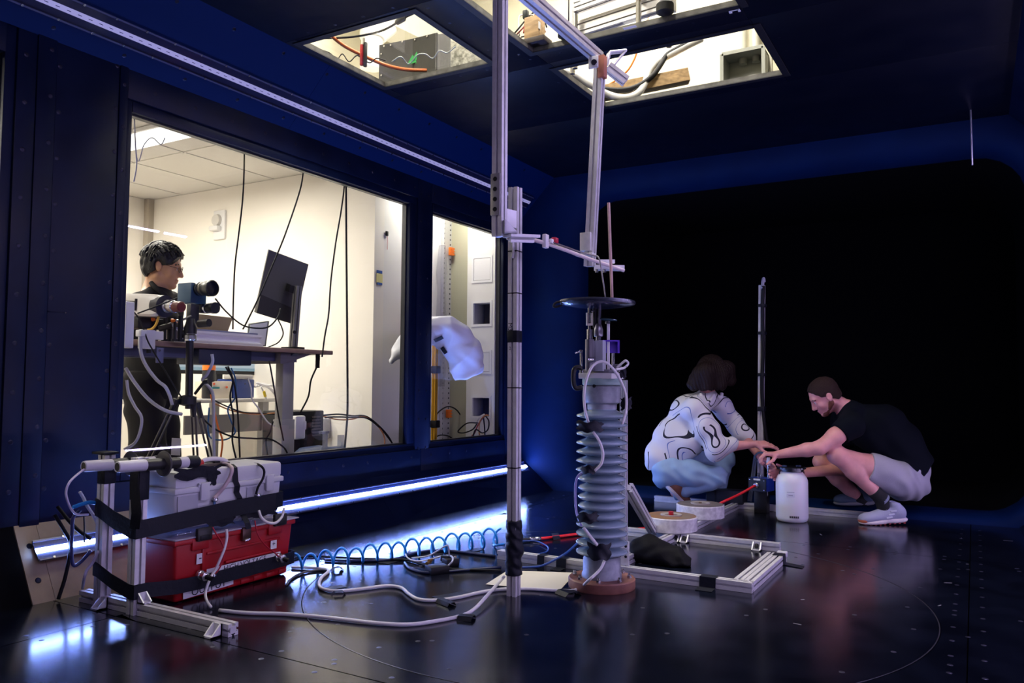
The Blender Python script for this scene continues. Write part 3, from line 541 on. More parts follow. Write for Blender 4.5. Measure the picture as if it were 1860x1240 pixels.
# cameras on the tripod
D = 4.57; T0 = at(343, 640, D)
r = thing('machine_camera', 'blue cube camera with a large black lens on the tripod', 'camera', at(346, 555, D))
fx = unit(np.array([1.0, .28, -.05])); fx = unit(RIGHT * .86 - FWD * .5 + np.array([0, 0, 0.01])); sx = unit(np.cross(fx, (0, 0, 1))); ux = np.cross(sx, fx); c = at(349, 533.5, D); sz = .115
MB().bbox(c, (sz, sz * .92, .116), .004, [fx, sx, ux]).obj('camera_body', mat('camera_blue', (.015, .07, .15), .45), r)
MB().box(c - fx * (sz / 2 + .001), (.002, sz * .9, .112), [fx, sx, ux]).obj('rear_plate', mat('camera_rear', (.12, .16, .20), .5), r)
f0 = c + fx * sz / 2 + ux * .025; MB().lathe([(.040, 0), (.040, .02), (.036, .024), (.036, .05), (.040, .055), (.043, .075), (.046, .08), (.046, .115), (.041, .118), (.038, .10)], f0, fx, n=32).obj('lens_barrel', mat('lens_black', (.012, .012, .013), .35), r); MB().lathe([(.001, .103), (.038, .100)], f0, fx, n=32, cap=False).obj('front_glass', mat('lens_glass', (.004, .004, .012), .05, coat=1), r)
MB().lathe([(.0365, .026), (.0385, .03), (.0385, .047), (.0365, .05)], f0, fx, n=32, cap=False).obj('zoom_ring', mat('ring_grey', (.10, .09, .07), .4, .4), r)
r = thing('small_camera', 'smaller black lens camera just under the blue camera', 'camera', at(378, 572, D)); c2 = at(368, 560, D + .03); MB().bbox(c2, (.05, .06, .055), .004, [fx, sx, ux]).obj('camera_body', BPL, r); MB().lathe([(.026, 0), (.026, .015), (.022, .018), (.022, .03), (.030, .034), (.030, .06), (.033, .063), (.033, .085), (.028, .086), (.001, .08)], c2 + fx * .025, fx, n=28).obj('lens_barrel', mat('lens_black', (0, 0, 0)), r); MB().lathe([(.0225, .002), (.027, .004), (.027, .016)], c2 + fx * .025, fx, n=24, cap=False).obj('lens_ring', STEEL, r)
D = 4.44
r = thing('tripod', 'black camera tripod with silver leg tubes standing against the glass', 'tripod', at(345, 840, D) * [1, 1, 0])
TB = mat('tripod_black', (.012, .012, .018), .4); TS = mat('tripod_tube', (.10, .09, .09), .3, .7); bt = at(343, 622, D); 
MB().cyl(at(345, 612, D), at(343, 742, D), .021, n=14).obj('centre_column', TB, r); MB().lathe([(.03, 0), (.036, .008), (.036, .03), (.028, .036), (.028, .045)], at(345, 619, D), n=20).obj('column_collar', STEEL, r)
MB().lathe([(.034, 0), (.036, .03), (.026, .06), (.02, .085)], at(345.5, 606, D), n=16).obj('pan_head', TB, r); MB().bbox(at(350, 570, D + .06), (.04, .06, .11), .006, [fx, sx, ux]).obj('head_plate', TB, r)
MB().cyl(at(362, 588, D), at(380, 586, D - .03), .022, n=14).obj('lock_knob', TB, r); MB().cyl(at(326, 606, D), at(340, 606, D), .024, n=14).obj('lock_knob', TB, r); MB().cyl(at(289, 597, D - .03), at(313, 590, D - .02), .017, n=12).obj('handle_grip', mat('grip_dark', (.03, .028, .022), .6), r); MB().cyl(at(313, 590, D - .02), at(348, 573, D), .006, n=8).obj('handle_rod', STEEL, r)
ctr = at(340, 727, D); MB().lathe([(.02, -.03), (.05, -.02), (.05, .02), (.02, .03)], ctr, n=12).obj('leg_hub', TB, r)
for (tx, ty, dd), (bx_, by_, bd) in (((321, 725, -.05), (268, 838, -.08)), ((350, 728, .0), (356, 842, .03)), ((358, 730, .04), (385, 842, .10))):
    a, b = at(tx, ty, D + dd), at(bx_, by_, D + bd); sd = unit(np.cross(b - a, FWD)) * .011; e = b + unit(b - a) * ((b[2] + .02) / max(.2, unit(a - b)[2]))
    MB().cyl(a + sd, b + sd, .006, n=8).obj('leg', TS, r); MB().cyl(a - sd, b - sd, .006, n=8).obj('leg', TS, r); MB().cyl(a, a + (b - a) * .25, .02, .012, n=8).obj('leg_yoke', TB, r); MB().cyl(b, e, .012, n=8).obj('leg_tip', TB, r)
MB().cyl(at(354, 715, D), at(371, 693, D - .02), .008, n=8).obj('crank', BPL, r); MB().cyl(at(371, 693, D - .02), at(378, 692, D - .02), .014, n=10).obj('crank_knob', BPL, r)
o = quad('paper_tag', [at(312, 795, D - .09), at(329, 796, D - .09), at(327, 827, D - .09), at(310.5, 826, D - .09)], .002, mat('tag_paper', (.62, .60, .58), .8), 'white printed paper tag hanging among the tripod legs', 'tag')
# hanging and trailing cables of the room
def cable(name, pts, rad, m, lab, group=None, cat='cable', n=6):
    o = MB().tube(pts, rad, n).obj(name, m, None, ang=180); return tag(o, lab, cat, group)
cabs = [
 ('hanging_cable', [(444, 240), (444, 262), (443, 320), (440, 370), (433, 430), (427, 480), (424, 540), (423, 598)], .0055, BRUB, 'black cable hanging from the ceiling left of the monitor', 4.9),
 ('hanging_cable', [(566, 250), (553, 300), (545, 345), (520, 420), (500, 470), (470, 540), (448, 585), (441, 598)], .005, BRUB, 'black cable slanting down across the monitor back', 4.95),
 ('hanging_cable', [(630, 235), (626, 328), (620, 380), (610, 440), (601, 510), (597, 570), (590, 610), (585, 648)], .0055, BRUB, 'thin black cable hanging to the right end of the desk', 4.85),
 ('hanging_cable', [(628, 235), (628.5, 328), (629, 420), (630, 540), (631, 660), (631, 750), (626, 815)], .0075, BRUB, 'thick straight black cable hanging right of the desk', 4.85),
 ('power_cable', [(580, 646), (578, 660), (565, 690), (560, 720), (545, 750)], .006, BRUB, 'black cord running from the desk hook to the black tower', 5.42),
 ('curly_wire', [(238, 98), (246, 262), (248, 300), (243, 330)], .004, GCAB, 'thin grey wire hanging at the upper left of the big window', 4.3),
 ('curly_wire', [(238, 98), (248, 285), (262, 262), (276, 250), (292, 262), (300, 250)], .003, GCAB, 'looped grey wire under the fluorescent light', 4.4),
 ('monitor_cable', [(391, 542), (410, 565), (440, 590), (470, 596), (490, 592), (505, 575), (510, 560)], .005, BRUB, 'black cable sagging from the camera to the monitor', 4.7),
 ('monitor_cable', [(505, 580), (512, 595), (514, 608), (505, 622), (486, 631)], .0045, BRUB, 'thin black cable looping from the monitor to the desk', 5.1),
 ('yellow_cable', [(322, 549), (300, 556), (290, 570), (284, 588), (276, 597), (268, 599)], .0065, mat('yellow_cable', (.80, .48, .06), .4), 'yellow cable curving from the blue camera to the desk', 4.32),
 ('thin_cable', [(250, 569), (290, 554), (322, 541)], .004, BRUB, 'thin black cable stretched in front of the white instrument', 4.2),
 ('thin_cable', [(239, 562), (250, 575), (260, 595), (268, 618), (280, 640), (310, 690), (330, 722)], .004, BRUB, 'thin black cable hanging over the desk edge to the tripod', 4.2),
 ('white_cable', [(255, 608), (256, 640), (266, 665), (285, 690), (300, 702), (308, 718), (313, 735)], .0095, GCAB, 'thick white cord dropping from the power box to the tripod', 4.2),
 ('white_cable', [(228, 668), (245, 695), (270, 725), (300, 745), (330, 752)], .0095, GCAB, 'thick white cord sweeping in from the left window edge', 4.2),
 ('white_cable', [(230, 690), (234, 715), (245, 738), (257, 758), (254, 785), (244, 805), (226, 816)], .0085, GCAB, 'thick white cord bulging near the lower left window corner', 4.15),
 ('white_cable', [(385, 643), (386, 658), (376, 680), (368, 690), (385, 710), (388, 740), (388, 790), (389, 835)], .0095, GCAB, 'thick white cord hanging down just right of the tripod', 4.5),
 ('blue_cable', [(420, 668), (428, 690), (428, 720), (414, 742), (420, 765), (427, 785), (410, 798), (385, 796), (378, 780), (380, 740)], .005, mat('blue_cord', (.01, .10, .28), .4), 'blue cable looping under the desk', 4.75),
 ('orange_cable', [(383, 716), (388, 740), (396, 775), (404, 800), (401, 830)], .006, ORANGE, 'orange cable hanging beside the white cord', 4.7),
 ('black_cable', [(414, 665), (423, 690), (418, 720), (424, 760), (422, 800), (430, 838)], .0055, BRUB, 'black cable hanging below the under-desk box, left of two', 4.6),
 ('black_cable', [(410, 666), (425, 695), (431, 740), (434, 790), (436, 838)], .0055, BRUB, 'black cable with a plug hanging below the under-desk box, right of two', 4.6),
 ('black_cable', [(358, 748), (385, 775), (420, 792), (460, 796), (490, 797), (515, 812), (524, 828)], .0055, BRUB, 'long black cable sagging across behind the toolboxes', 4.6),
 ('black_cable', [(489, 655), (497, 700), (505, 750), (515, 800)], .005, BRUB, 'black cable hanging in front of the desk leg', 4.75),
 ('black_cable', [(496, 765), (490, 785), (483, 800), (487, 832)], .005, BRUB, 'black cable dropping left of the desk leg', 4.75),
 ('white_wire', [(450, 686), (456, 705), (458, 725), (470, 742), (485, 765), (499, 774)], .005, WCAB, 'wavy white wire hanging from the rear table', 4.9),
 ('black_cable', [(390, 727), (410, 737), (440, 748), (470, 750), (500, 752)], .005, BRUB, 'black cable sagging under the rear table', 5.4),
 ('orange_cable', [(388, 732), (420, 745), (460, 752), (500, 750)], .005, mat('orange_dull', (.55, .22, .08), .5), 'dull orange cable sagging under the rear table', 5.4),
 ('arched_cable', [(588, 754), (615, 752), (640, 755), (665, 756), (690, 775), (707, 795), (715, 812)], .006, BRUB, 'black cable arching over the grey box, upper of two', 4.95),
 ('arched_cable', [(590, 758), (610, 757), (640, 758), (668, 760), (695, 782), (718, 812)], .006, BRUB, 'black cable arching over the grey box, lower of two', 5.0),
 ('orange_cable', [(588, 756), (615, 762), (640, 761), (660, 756), (680, 766), (697, 790), (699, 812)], .005, mat('orange_dull', (0, 0, 0)), 'orange cable lying over the grey box', 5.05)]
def inroom(px, py, D): p = at(px, py, D); return p if p[0] < -3.69 else onx(px, py, -3.69)
for nme, pts, rad, m, lab, D in cabs: cable(nme, [inroom(p[0], p[1], D) for p in pts], rad, m, lab)
# rear table and what is on it
r = thing('rear_table', 'pale table with a dark apron behind the standing desk', 'table', (-5.6, 3.6, -.02)); XT = -5.05
z = onx(450, 730, XT)[2]; yA, yB = onx(320, 728, XT)[1] - .3, onx(503, 728, XT)[1]
zt = onx(450, 727, XT)[2]; MB().bbox((XT - .35, (yA + yB) / 2, zt), (.7, yB - yA, .03), .004).obj('table_top', mat('table_pale', (.62, .60, .57), .5), r)
for yy in (yA + .1, yB - .1): MB().ab((XT - .08, yy - .03, -.02), (XT - .02, yy + .03, zt)).obj('leg', LEGM, r); MB().ab((XT - .68, yy - .03, -.02), (XT - .62, yy + .03, zt)).obj('leg', LEGM, r)
a, b = onx(395, 753, XT - .05), onx(500, 780, XT - .05); MB().ab((XT - .06, a[1] - .3, b[2]), (XT - .04, b[1], a[2])).obj('apron', mat('apron_grey', (.22, .21, .20), .6), r)
def bx2(name, px0, py0, px1, py1, X, dx, m, lab, cat, bev=.006, part='case'):
    a, b = onx(px0, py0, X), onx(px1, py1, X); r = thing(name, lab, cat, (X - dx / 2, (a[1] + b[1]) / 2, b[2])); MB().bbox((X - dx / 2, (a[1] + b[1]) / 2, (a[2] + b[2]) / 2), (dx, b[1] - a[1], a[2] - b[2]), bev).obj(part, m, r); return r, a, b
XT2 = XT - .1
zt2 = zt + .015
def onT(name, px0, py0, px1, X, dx, m, lab, cat, bev=.006):
    a, b = onx(px0, py0, X), onx(px1, py0, X); r = thing(name, lab, cat, (X - dx / 2, (a[1] + b[1]) / 2, zt2)); MB().bbox((X - dx / 2, (a[1] + b[1]) / 2, (a[2] + zt2) / 2), (dx, b[1] - a[1], a[2] - zt2), bev).obj('case', m, r); return r, a, b
r, a, b = onT('beige_instrument', 385, 692, 422, XT2, .2, mat('beige_case', (.60, .54, .44), .5), 'beige instrument box with small knobs on the rear table', 'instrument')
for py, px in ((697, 389), (703, 412)): MB().cyl(onx(px, py, XT2 + .001), onx(px, py, XT2 + .012), .009, n=10).obj('knob', mat('knob_red', (.5, .08, .03), .4), r)
MB().box(onx(392, 704, XT2 + .002), (.006, .07, .014)).obj('teal_strip', mat('teal', (.01, .22, .24), .5), r)
r, a, b = onT('blue_instrument', 424, 688, 463, XT2, .2, mat('blue_case', (.012, .04, .22), .4), 'deep blue instrument box on the rear table', 'instrument', .012)
for px in (445, 455): MB().cyl(onx(px, 697, XT2 + .001), onx(px, 697, XT2 + .006), .006, n=8).obj('socket', STEEL, r)
o = MB().bbox(onx(433, 683, XT2 - .05) , (.12, .20, .035), .008).obj('grey_adapter', mat('adapter_grey', (.45, .44, .43), .5)); o.location[2] = a[2] + .001; tag(o, 'flat grey adapter lying on the blue instrument box', 'adapter')
r = thing('spray_bottle', 'black bottle with an orange cap standing behind the cables', 'bottle', (XT2 - .05, onx(387, 690, XT2)[1], zt2)); p = onx(387, 690, XT2); cz = onx(387, 672, XT2)[2]; tz = onx(387, 655, XT2)[2]
MB().lathe([(.045, 0), (.05, .01), (.05, cz - zt2 - .01), (.045, cz - zt2)], (XT2 - .05, p[1], zt2), n=20).obj('bottle_body', BPL, r); MB().lathe([(.05, cz - zt2), (.05, tz - zt2 - .01), (.042, tz - zt2)], (XT2 - .05, p[1], zt2), n=20).obj('cap', ORANGE, r)
r = thing('desktop_monitor', 'wide monitor with a pale lit screen standing on the rear table', 'monitor', (XT2 - .3, onx(430, 680, XT2 - .3)[1], zt2)); Xm = XT2 - .3; a, b = onx(325, 600, Xm), onx(476, 681, Xm)
MB().ab((Xm - .03, a[1], b[2]), (Xm, b[1], a[2])).obj('bezel', BPL, r); MB().ab((Xm - .001, a[1] + .012, b[2] + .03), (Xm + .002, b[1] - .012, a[2] - .012)).obj('display', emat('screen_glow', (.62, .72, .78), .75), r); MB().ab((Xm - .001, a[1] + .012, b[2] + .03), (Xm + .003, b[1] - .02, b[2] + .055)).obj('task_bar', mat('taskbar', (.25, .42, .55), .5), r); MB().ab((Xm - .06, (a[1] + b[1]) / 2 - .03, zt2), (Xm - .03, (a[1] + b[1]) / 2 + .03, b[2] + .1)).obj('stand', BPL, r); MB().ab((Xm - .15, (a[1] + b[1]) / 2 - .12, zt2), (Xm + .06, (a[1] + b[1]) / 2 + .12, zt2 + .01)).obj('stand_foot', BPL, r)
r = thing('cable_bundle', 'white cables and a yellow-tipped plug heaped at the end of the rear table', 'cables', onx(485, 705, XT2) ); 
for k, pts in enumerate(([(463, 702), (478, 697), (492, 705), (502, 716)], [(470, 700), (485, 702), (495, 710), (504, 722)], [(466, 695), (482, 700), (496, 700), (503, 712)])): MB().tube([onx(x, y, XT2 + .02 * k) for x, y in pts], .011, 6).obj('white_lead', WHITEP, r, ang=180)
MB().tube([onx(474, 702, XT2 + .12), onx(478, 710, XT2 + .12)], .007, 6).obj('plug_lead', WHITEP, r); MB().cyl(onx(479, 710, XT2 + .12), onx(482, 720, XT2 + .12), .012, n=10).obj('yellow_plug', mat('yellow_plug', (.75, .55, .02), .4), r); MB().cyl(onx(482, 720, XT2 + .12), onx(484, 725, XT2 + .12), .008, n=10).obj('plug_tip', WHITEP, r)
# black tower and grey box to the right of the desk
XP = -4.3
r, a, b = bx2('tower_case', 530, 747, 586, 884, XP, .3, BPL, 'black ribbed tower case on the floor right of the desk leg', 'case', .01)
for k in range(7): p = onx(574, 757 + 5.5 * k, XP + .003); MB().box(p, (.008, .09, .009)).obj('vent_slot', mat('slot_grey', (.12, .10, .08), .5), r)
r2 = thing('power_adapter', 'white plug-in adapter hanging on the black tower case', 'adapter', onx(542, 790, XP + .03)); MB().bbox(onx(542, 776, XP + .03), (.05, .10, .17), .012).obj('body', WHITEP, r2); MB().bbox(onx(550, 772, XP + .035), (.05, .035, .07), .012).obj('plug_head', WHITEP, r2); MB().tube([onx(543, 789, XP + .03), onx(542, 796, XP + .03), onx(536, 795, XP + .03), onx(530, 792, XP + .03)], .006).obj('lead', WHITEP, r2, ang=180)
r, a, b = bx2('junction_box', 588, 760, 670, 790, -4.55, .25, mat('box_grey', (.55, .54, .55), .55), 'grey junction box with a round port behind the arched cables', 'box', .006)
p = onx(651, 780, -4.54); MB().lathe([(.055, -.01), (.055, .012), (.03, .016), (.001, .012)], p, (1, 0, 0), n=24).obj('round_port', mat('port_grey', (.62, .61, .62), .45), r); MB().box(p + [.02, 0, 0], (.03, .02, .05)).obj('port_latch', WHITEP, r)
r, a, b = bx2('white_cabinet', 625, 808, 678, 860, -4.45, .3, mat('cab_white', (.70, .68, .63), .5), 'low white cabinet with a round knob under the junction box', 'cabinet'); MB().cyl(onx(638, 818, -4.449), onx(638, 818, -4.43), .016, n=12).obj('knob', BPL, r)
r = thing('acrylic_jig', 'clear plastic bracket assembly standing low inside the window', 'jig', (-3.75, onx(605, 815, -3.75)[1], .3)); AC = mat('acrylic', (.35, .38, .48), .25, alpha=.5)
for (x0, y0, x1, y1) in ((590, 785, 593, 818), (617, 790, 623, 816), (588, 812, 625, 822), (583, 783, 596, 787)): a, b = onx(x0, y0, -3.75), onx(x1, y1, -3.75); MB().ab((-3.77, a[1], b[2]), (-3.74, b[1], a[2])).obj('bracket_plate', AC, r)
MB().ab((-3.85, onx(586, 825, -3.75)[1], -.02), (-3.68, onx(625, 825, -3.75)[1], onx(600, 821, -3.75)[2])).obj('plinth', mat('navy_box', (0, 0, 0)), r)
o = MB().lathe([(.22, 0), (.23, .25), (.23, .33), (.20, .42), (.13, .48), (.001, .5)], (-4.06, onx(578, 825, -4.06)[1], -.02), n=40).obj('domed_bin', mat('dome_blue', (.02, .035, .09), .4)); tag(o, 'dark blue domed bin low in front of the black tower', 'bin')
# white sheet over a yellow pole
r = thing('draped_pole', 'yellow pole with black clamps carrying a white plastic sheet', 'pole', (-3.84, onx(790, 800, -3.84)[1], -.02)); yp = onx(789.5, 700, -3.84)[1]; YEL = mat('pole_yellow', (.80, .42, .02), .45)
MB().ext((-3.84, yp, -.02), (-3.84, yp, 1.38), .036).obj('pole', YEL, r); MB().bbox((-3.84, yp, .01), (.4, .3, .05), .005).obj('pole_base', BPL, r)
for py in (671, 770): MB().bbox((-3.83, yp, onx(789, py, -3.83)[2]), (.06, .06, .06), .006).obj('clamp', BPL, r)
MB().cyl((-3.84, yp - .3, 1.36), (-3.84, yp + .26, 1.40), .018, n=10).obj('crossbar', YEL, r)
# ------------------------------------------------------------------ distance-field modelling for organic bodies
class SDF:
    def __init__(s, lo, hi, vox):
        s.lo = V3(lo); s.vox = vox; s.n = np.ceil((V3(hi) - s.lo) / vox).astype(int) + 1; s.a = np.full(s.n, 0.08, np.float32)
    def _sl(s, lo, hi, pad):
        i0 = np.clip(np.floor((V3(lo) - pad - s.lo) / s.vox).astype(int), 0, s.n); i1 = np.clip(np.ceil((V3(hi) + pad - s.lo) / s.vox).astype(int) + 1, 0, s.n)
        return tuple(slice(a, b) for a, b in zip(i0, i1)), i0, i1
    def pts(s, i0, i1):
        ax = [(s.lo[k] + np.arange(i0[k], i1[k]) * s.vox).astype(np.float32) for k in range(3)]
        return np.stack(np.meshgrid(*ax, indexing='ij'), -1)
    def add(s, fn, lo, hi, k=.02):
        sl, i0, i1 = s._sl(lo, hi, k + .02)
        if np.any(i1 <= i0): return s
        d = fn(s.pts(i0, i1)); a = s.a[sl]; h = np.clip(.5 + .5 * (a - d) / k, 0, 1); s.a[sl] = a * (1 - h) + d * h - k * h * (1 - h); return s
    def sub(s, fn, lo, hi, k=.008):
        sl, i0, i1 = s._sl(lo, hi, k + .02)
        if np.any(i1 <= i0): return s
        d = -fn(s.pts(i0, i1)); a = s.a[sl]; h = np.clip(.5 - .5 * (a - d) / k, 0, 1); s.a[sl] = a * (1 - h) + d * h + k * h * (1 - h); return s
    def rc(s, a, b, r1, r2=None, k=.02):
        a = V3(a); b = V3(b); r2 = r1 if r2 is None else r2; ab = b - a; L = ab @ ab + 1e-9; m = max(r1, r2)
        def fn(P): t = np.clip(((P - a) @ ab) / L, 0, 1); return np.linalg.norm(P - a - t[..., None] * ab, axis=-1) - (r1 + (r2 - r1) * t)
        return s.add(fn, np.minimum(a, b) - m, np.maximum(a, b) + m, k)
    def chain(s, pts, rs, k=.02):
        for (a, b), (r, q) in zip(zip(pts, pts[1:]), zip(rs, rs[1:])): s.rc(a, b, r, q, k)
        return s
    def _ell(s, c, r, R):
        c = V3(c); r = V3(r); R = np.eye(3) if R is None else np.array(R)
        def fn(P): q = (P - c) @ R.T; k0 = np.linalg.norm(q / r, axis=-1); k1 = np.linalg.norm(q / r ** 2, axis=-1) + 1e-9; return k0 * (k0 - 1) / k1
        return fn, c - r.max(), c + r.max()
    def ell(s, c, r, R=None, k=.02): fn, lo, hi = s._ell(c, r, R); return s.add(fn, lo, hi, k)
    def esub(s, c, r, R=None, k=.008): fn, lo, hi = s._ell(c, r, R); return s.sub(fn, lo, hi, k)
    def allp(s): return s.pts([0, 0, 0], s.n)
    def cut(s, fn): s.a = np.maximum(s.a, fn(s.allp()).astype(np.float32)); return s
    def warp(s, fn): s.a = s.a + fn(s.allp()).astype(np.float32); return s
    def plane(s, p, n): p = V3(p); n = unit(n); return s.cut(lambda P: (P - p) @ n)      # keeps the side the normal points away from
    def mesh(s, name, m, parent=None, iso=0.0, ang=180):
        g = vdb.FloatGrid(0.08); g.copyFromArray(s.a); P, Q = g.convertToQuads(iso); P = np.asarray(P, np.float64) * s.vox + s.lo; Q = np.asarray(Q)
        a, b, c = P[Q[:, 0]], P[Q[:, 1]], P[Q[:, 2]]; vol = np.einsum('ij,ij->i', a, np.cross(b, c)).sum()
        if vol < 0: Q = Q[:, ::-1]
        me = bpy.data.meshes.new(name); me.vertices.add(len(P)); me.vertices.foreach_set('co', P.astype(np.float32).ravel()); me.loops.add(len(Q) * 4); me.loops.foreach_set('vertex_index', Q.ravel().astype(np.int32)); me.polygons.add(len(Q)); me.polygons.foreach_set('loop_start', np.arange(0, len(Q) * 4, 4, dtype=np.int32)); me.update(calc_edges=True); me.validate()
        return link(name, me, m, parent, True, ang)
def wob(amp, fr, ph=0.0):
    def fn(P): return amp * (np.sin(P[..., 0] * fr + 1.3 * np.sin(P[..., 2] * fr * .7 + ph)) * np.sin(P[..., 2] * fr * .8 + P[..., 1] * fr * .6 + ph))
    return fn
def folds(amp, fr, d, ph=0.0):                                         # creases running across direction d
    d = unit(d)
    def fn(P):
        t = P @ d; return amp * np.sin(t * fr + 1.5 * np.sin(P[..., 0] * fr * .33 + ph) + 1.1 * np.sin(P[..., 2] * fr * .41 + ph))
    return fn
class Head:
    def __init__(h, o, f, u, sc=1.0): h.o = V3(o); h.f = unit(f); h.u = unit(V3(u) - h.f * (V3(u) @ h.f)); h.s = np.cross(h.u, h.f); h.k = sc; h.R = np.array([h.f, h.s, h.u])
    def p(h, f, s, u): return h.o + (h.f * f + h.s * s + h.u * u) * h.k
    def build(h, S_, neck=None, nr=(.056, .062)):
        k = h.k; E = lambda f, s, u, r, kk=.015: S_.ell(h.p(f, s, u), V3(r) * k, h.R, kk)
        E(-.012, 0, .035, (.098, .076, .086)); E(.030, 0, -.035, (.062, .060, .085), .03)
        for q in (-1, 1): S_.rc(h.p(-.012, q * .050, -.055), h.p(.066, q * .012, -.100), .024 * k, .020 * k, .02)
        E(.075, 0, -.104, (.018, .020, .016)); E(.074, 0, .028, (.020, .050, .014))
        for q in (-1, 1): E(.052, q * .040, -.032, (.026, .024, .028)); S_.esub(h.p(.094, q * .033, .004), V3((.014, .019, .012)) * k, h.R, .014)
        for q in (-1, 1): E(.074, q * .032, .003, (.013, .017, .012), .004)
        S_.rc(h.p(.088, 0, .014), h.p(.110, 0, -.034), .009 * k, .0125 * k, .010)
        for q in (-1, 1): E(.098, q * .012, -.038, (.011, .009, .008), .006)
        E(.090, 0, -.066, (.011, .025, .0065), .005); E(.087, 0, -.079, (.011, .021, .0075), .005); S_.esub(h.p(.100, 0, -.0725), V3((.008, .022, .0014)) * k, h.R, .003)
        for q in (-1, 1):
            tilt = unit(h.u * .95 - h.f * .3); fr = np.cross(h.s, tilt); Re = np.array([fr, h.s, tilt]); c = h.p(-.012, q * .080, -.004)
            S_.ell(c, V3((.019, .009, .033)) * k, Re, .008); S_.esub(h.p(-.006, q * .091, .0), V3((.010, .007, .019)) * k, Re, .005); S_.ell(h.p(.004, q * .080, -.006), V3((.005, .007, .008)) * k, Re, .004)
        if neck is not None: S_.rc(h.p(-.030, 0, -.065), neck, nr[0] * k, nr[1] * k, .03)
    def hair(h, lo, hi, vox, m, par, grow=.012, amp=.003, name='hair', front=.02, nape=-.075, fr=170):
        g = SDF(lo, hi, vox); k = h.k; g.ell(h.p(-.014, 0, .037), V3((.098 + grow, .076 + grow, .086 + grow)) * k, h.R, .01); g.ell(h.p(-.045, 0, -.02), V3((.062 + grow * .6, .066 + grow * .7, .075)) * k, h.R, .02)
        def fn(P):
            q = (P - h.o) @ h.R.T / k; f, s, u = q[..., 0], q[..., 1], q[..., 2]
            lim = np.where(u > .02, front + .62 * (u - .02), np.where(np.abs(s) > .04, -.012 + (front + .012) * np.clip((u - .0) / .02, 0, 1) + .9 * np.minimum(u + .01, 0), front))
            side = np.where((u < .03) & (u > -.035) & (f > .0) & (f < .02), 0, 0)
            return np.maximum((f - lim) * .75, nape - u) * k + side
        g.cut(fn)
        for q_ in (-1, 1): g.esub(h.p(-.010, q_ * .105, -.006), V3((.026, .036, .036)) * k, h.R, .012)
        def tex(P): q = (P - h.o) @ h.R.T / k; return amp * np.sin(q[..., 1] * fr + 3 * np.sin(q[..., 0] * 38) + 2 * np.sin(q[..., 2] * 31)) * .7 + amp * .6 * np.sin(q[..., 0] * fr * .4 + q[..., 2] * fr * .55 + 2 * np.sin(q[..., 1] * 60))
        g.warp(tex); return g.mesh(name, m, par)
    def eyes(h, par, iris=(.05, .03, .015)):
        for q in (-1, 1):
            c = h.p(.0755, q * .032, .003); e = MB().sphere(c, .0125 * h.k, 10).obj('eye', mat('eye_white', (.70, .68, .66), .2), par); MB().cyl(c + h.f * .0112 * h.k, c + h.f * .0128 * h.k, .0055 * h.k, .005 * h.k, n=12).obj('iris', mat('iris_%d' % int(iris[0] * 1000), iris, .15), e)
    def brows(h, par, m):
        for q in (-1, 1): MB().tube([h.p(.086, q * .014, .024), h.p(.086, q * .032, .030), h.p(.072, q * .052, .024)], .0042 * h.k, 6).obj('eyebrow', m, par, ang=180)
def hand(S_, w, d, nrm, side, curl=(.5, .6, .7, .8), sc=1.0, thumb=.5, spread=.10, thumbdir=None):
    """palm and five fingers: w wrist, d palm direction, nrm palm normal (fingers curl towards it), side towards the thumb"""
    d = unit(d); nrm = unit(V3(nrm) - d * (V3(nrm) @ d)); sd = np.cross(d, nrm); sd = sd if sd @ V3(side) > 0 else -sd; k = sc
    kn = []
    for i, (o, l) in enumerate(((.030, .088), (.010, .092), (-.010, .088), (-.029, .078))):
        p = w + d * l * k + sd * o * k; kn.append(p); S_.rc(w + sd * o * .55 * k + d * .012, p, .0150 * k, .0115 * k, .012)
    for i, (p, (a, b, c)) in enumerate(zip(kn, ((.040, .026, .020), (.045, .029, .022), (.041, .027, .021), (.032, .021, .018)))):
        q = p; dd = d + sd * spread * (1.5 - i) * .5; dd = unit(dd); ang = 0; r = (.0095, .0098, .0094, .0082)[i] * k
        for L, cf in ((a, .9), (b, 1.1), (c, .8)):
            ang += curl[i] * cf; e = dd * math.cos(ang) + nrm * math.sin(ang); n2 = q + e * L * k; S_.rc(q, n2, r, r * .9, .004); q = n2; r *= .92
    t0 = w + d * .022 * k + sd * .022 * k + nrm * .008 * k; td = unit(d * .62 + sd * .72 + nrm * .35) if thumbdir is None else unit(thumbdir); t1 = t0 + td * .042 * k; S_.rc(t0, t1, .016 * k, .0115 * k, .012)
    e = unit(td * (1 - thumb) + d * thumb + nrm * .25 * thumb); t2 = t1 + e * .032 * k; S_.rc(t1, t2, .011 * k, .0095 * k, .004); S_.rc(t2, t2 + unit(e + nrm * .2 * thumb) * .024 * k, .0095 * k, .0078 * k, .004)
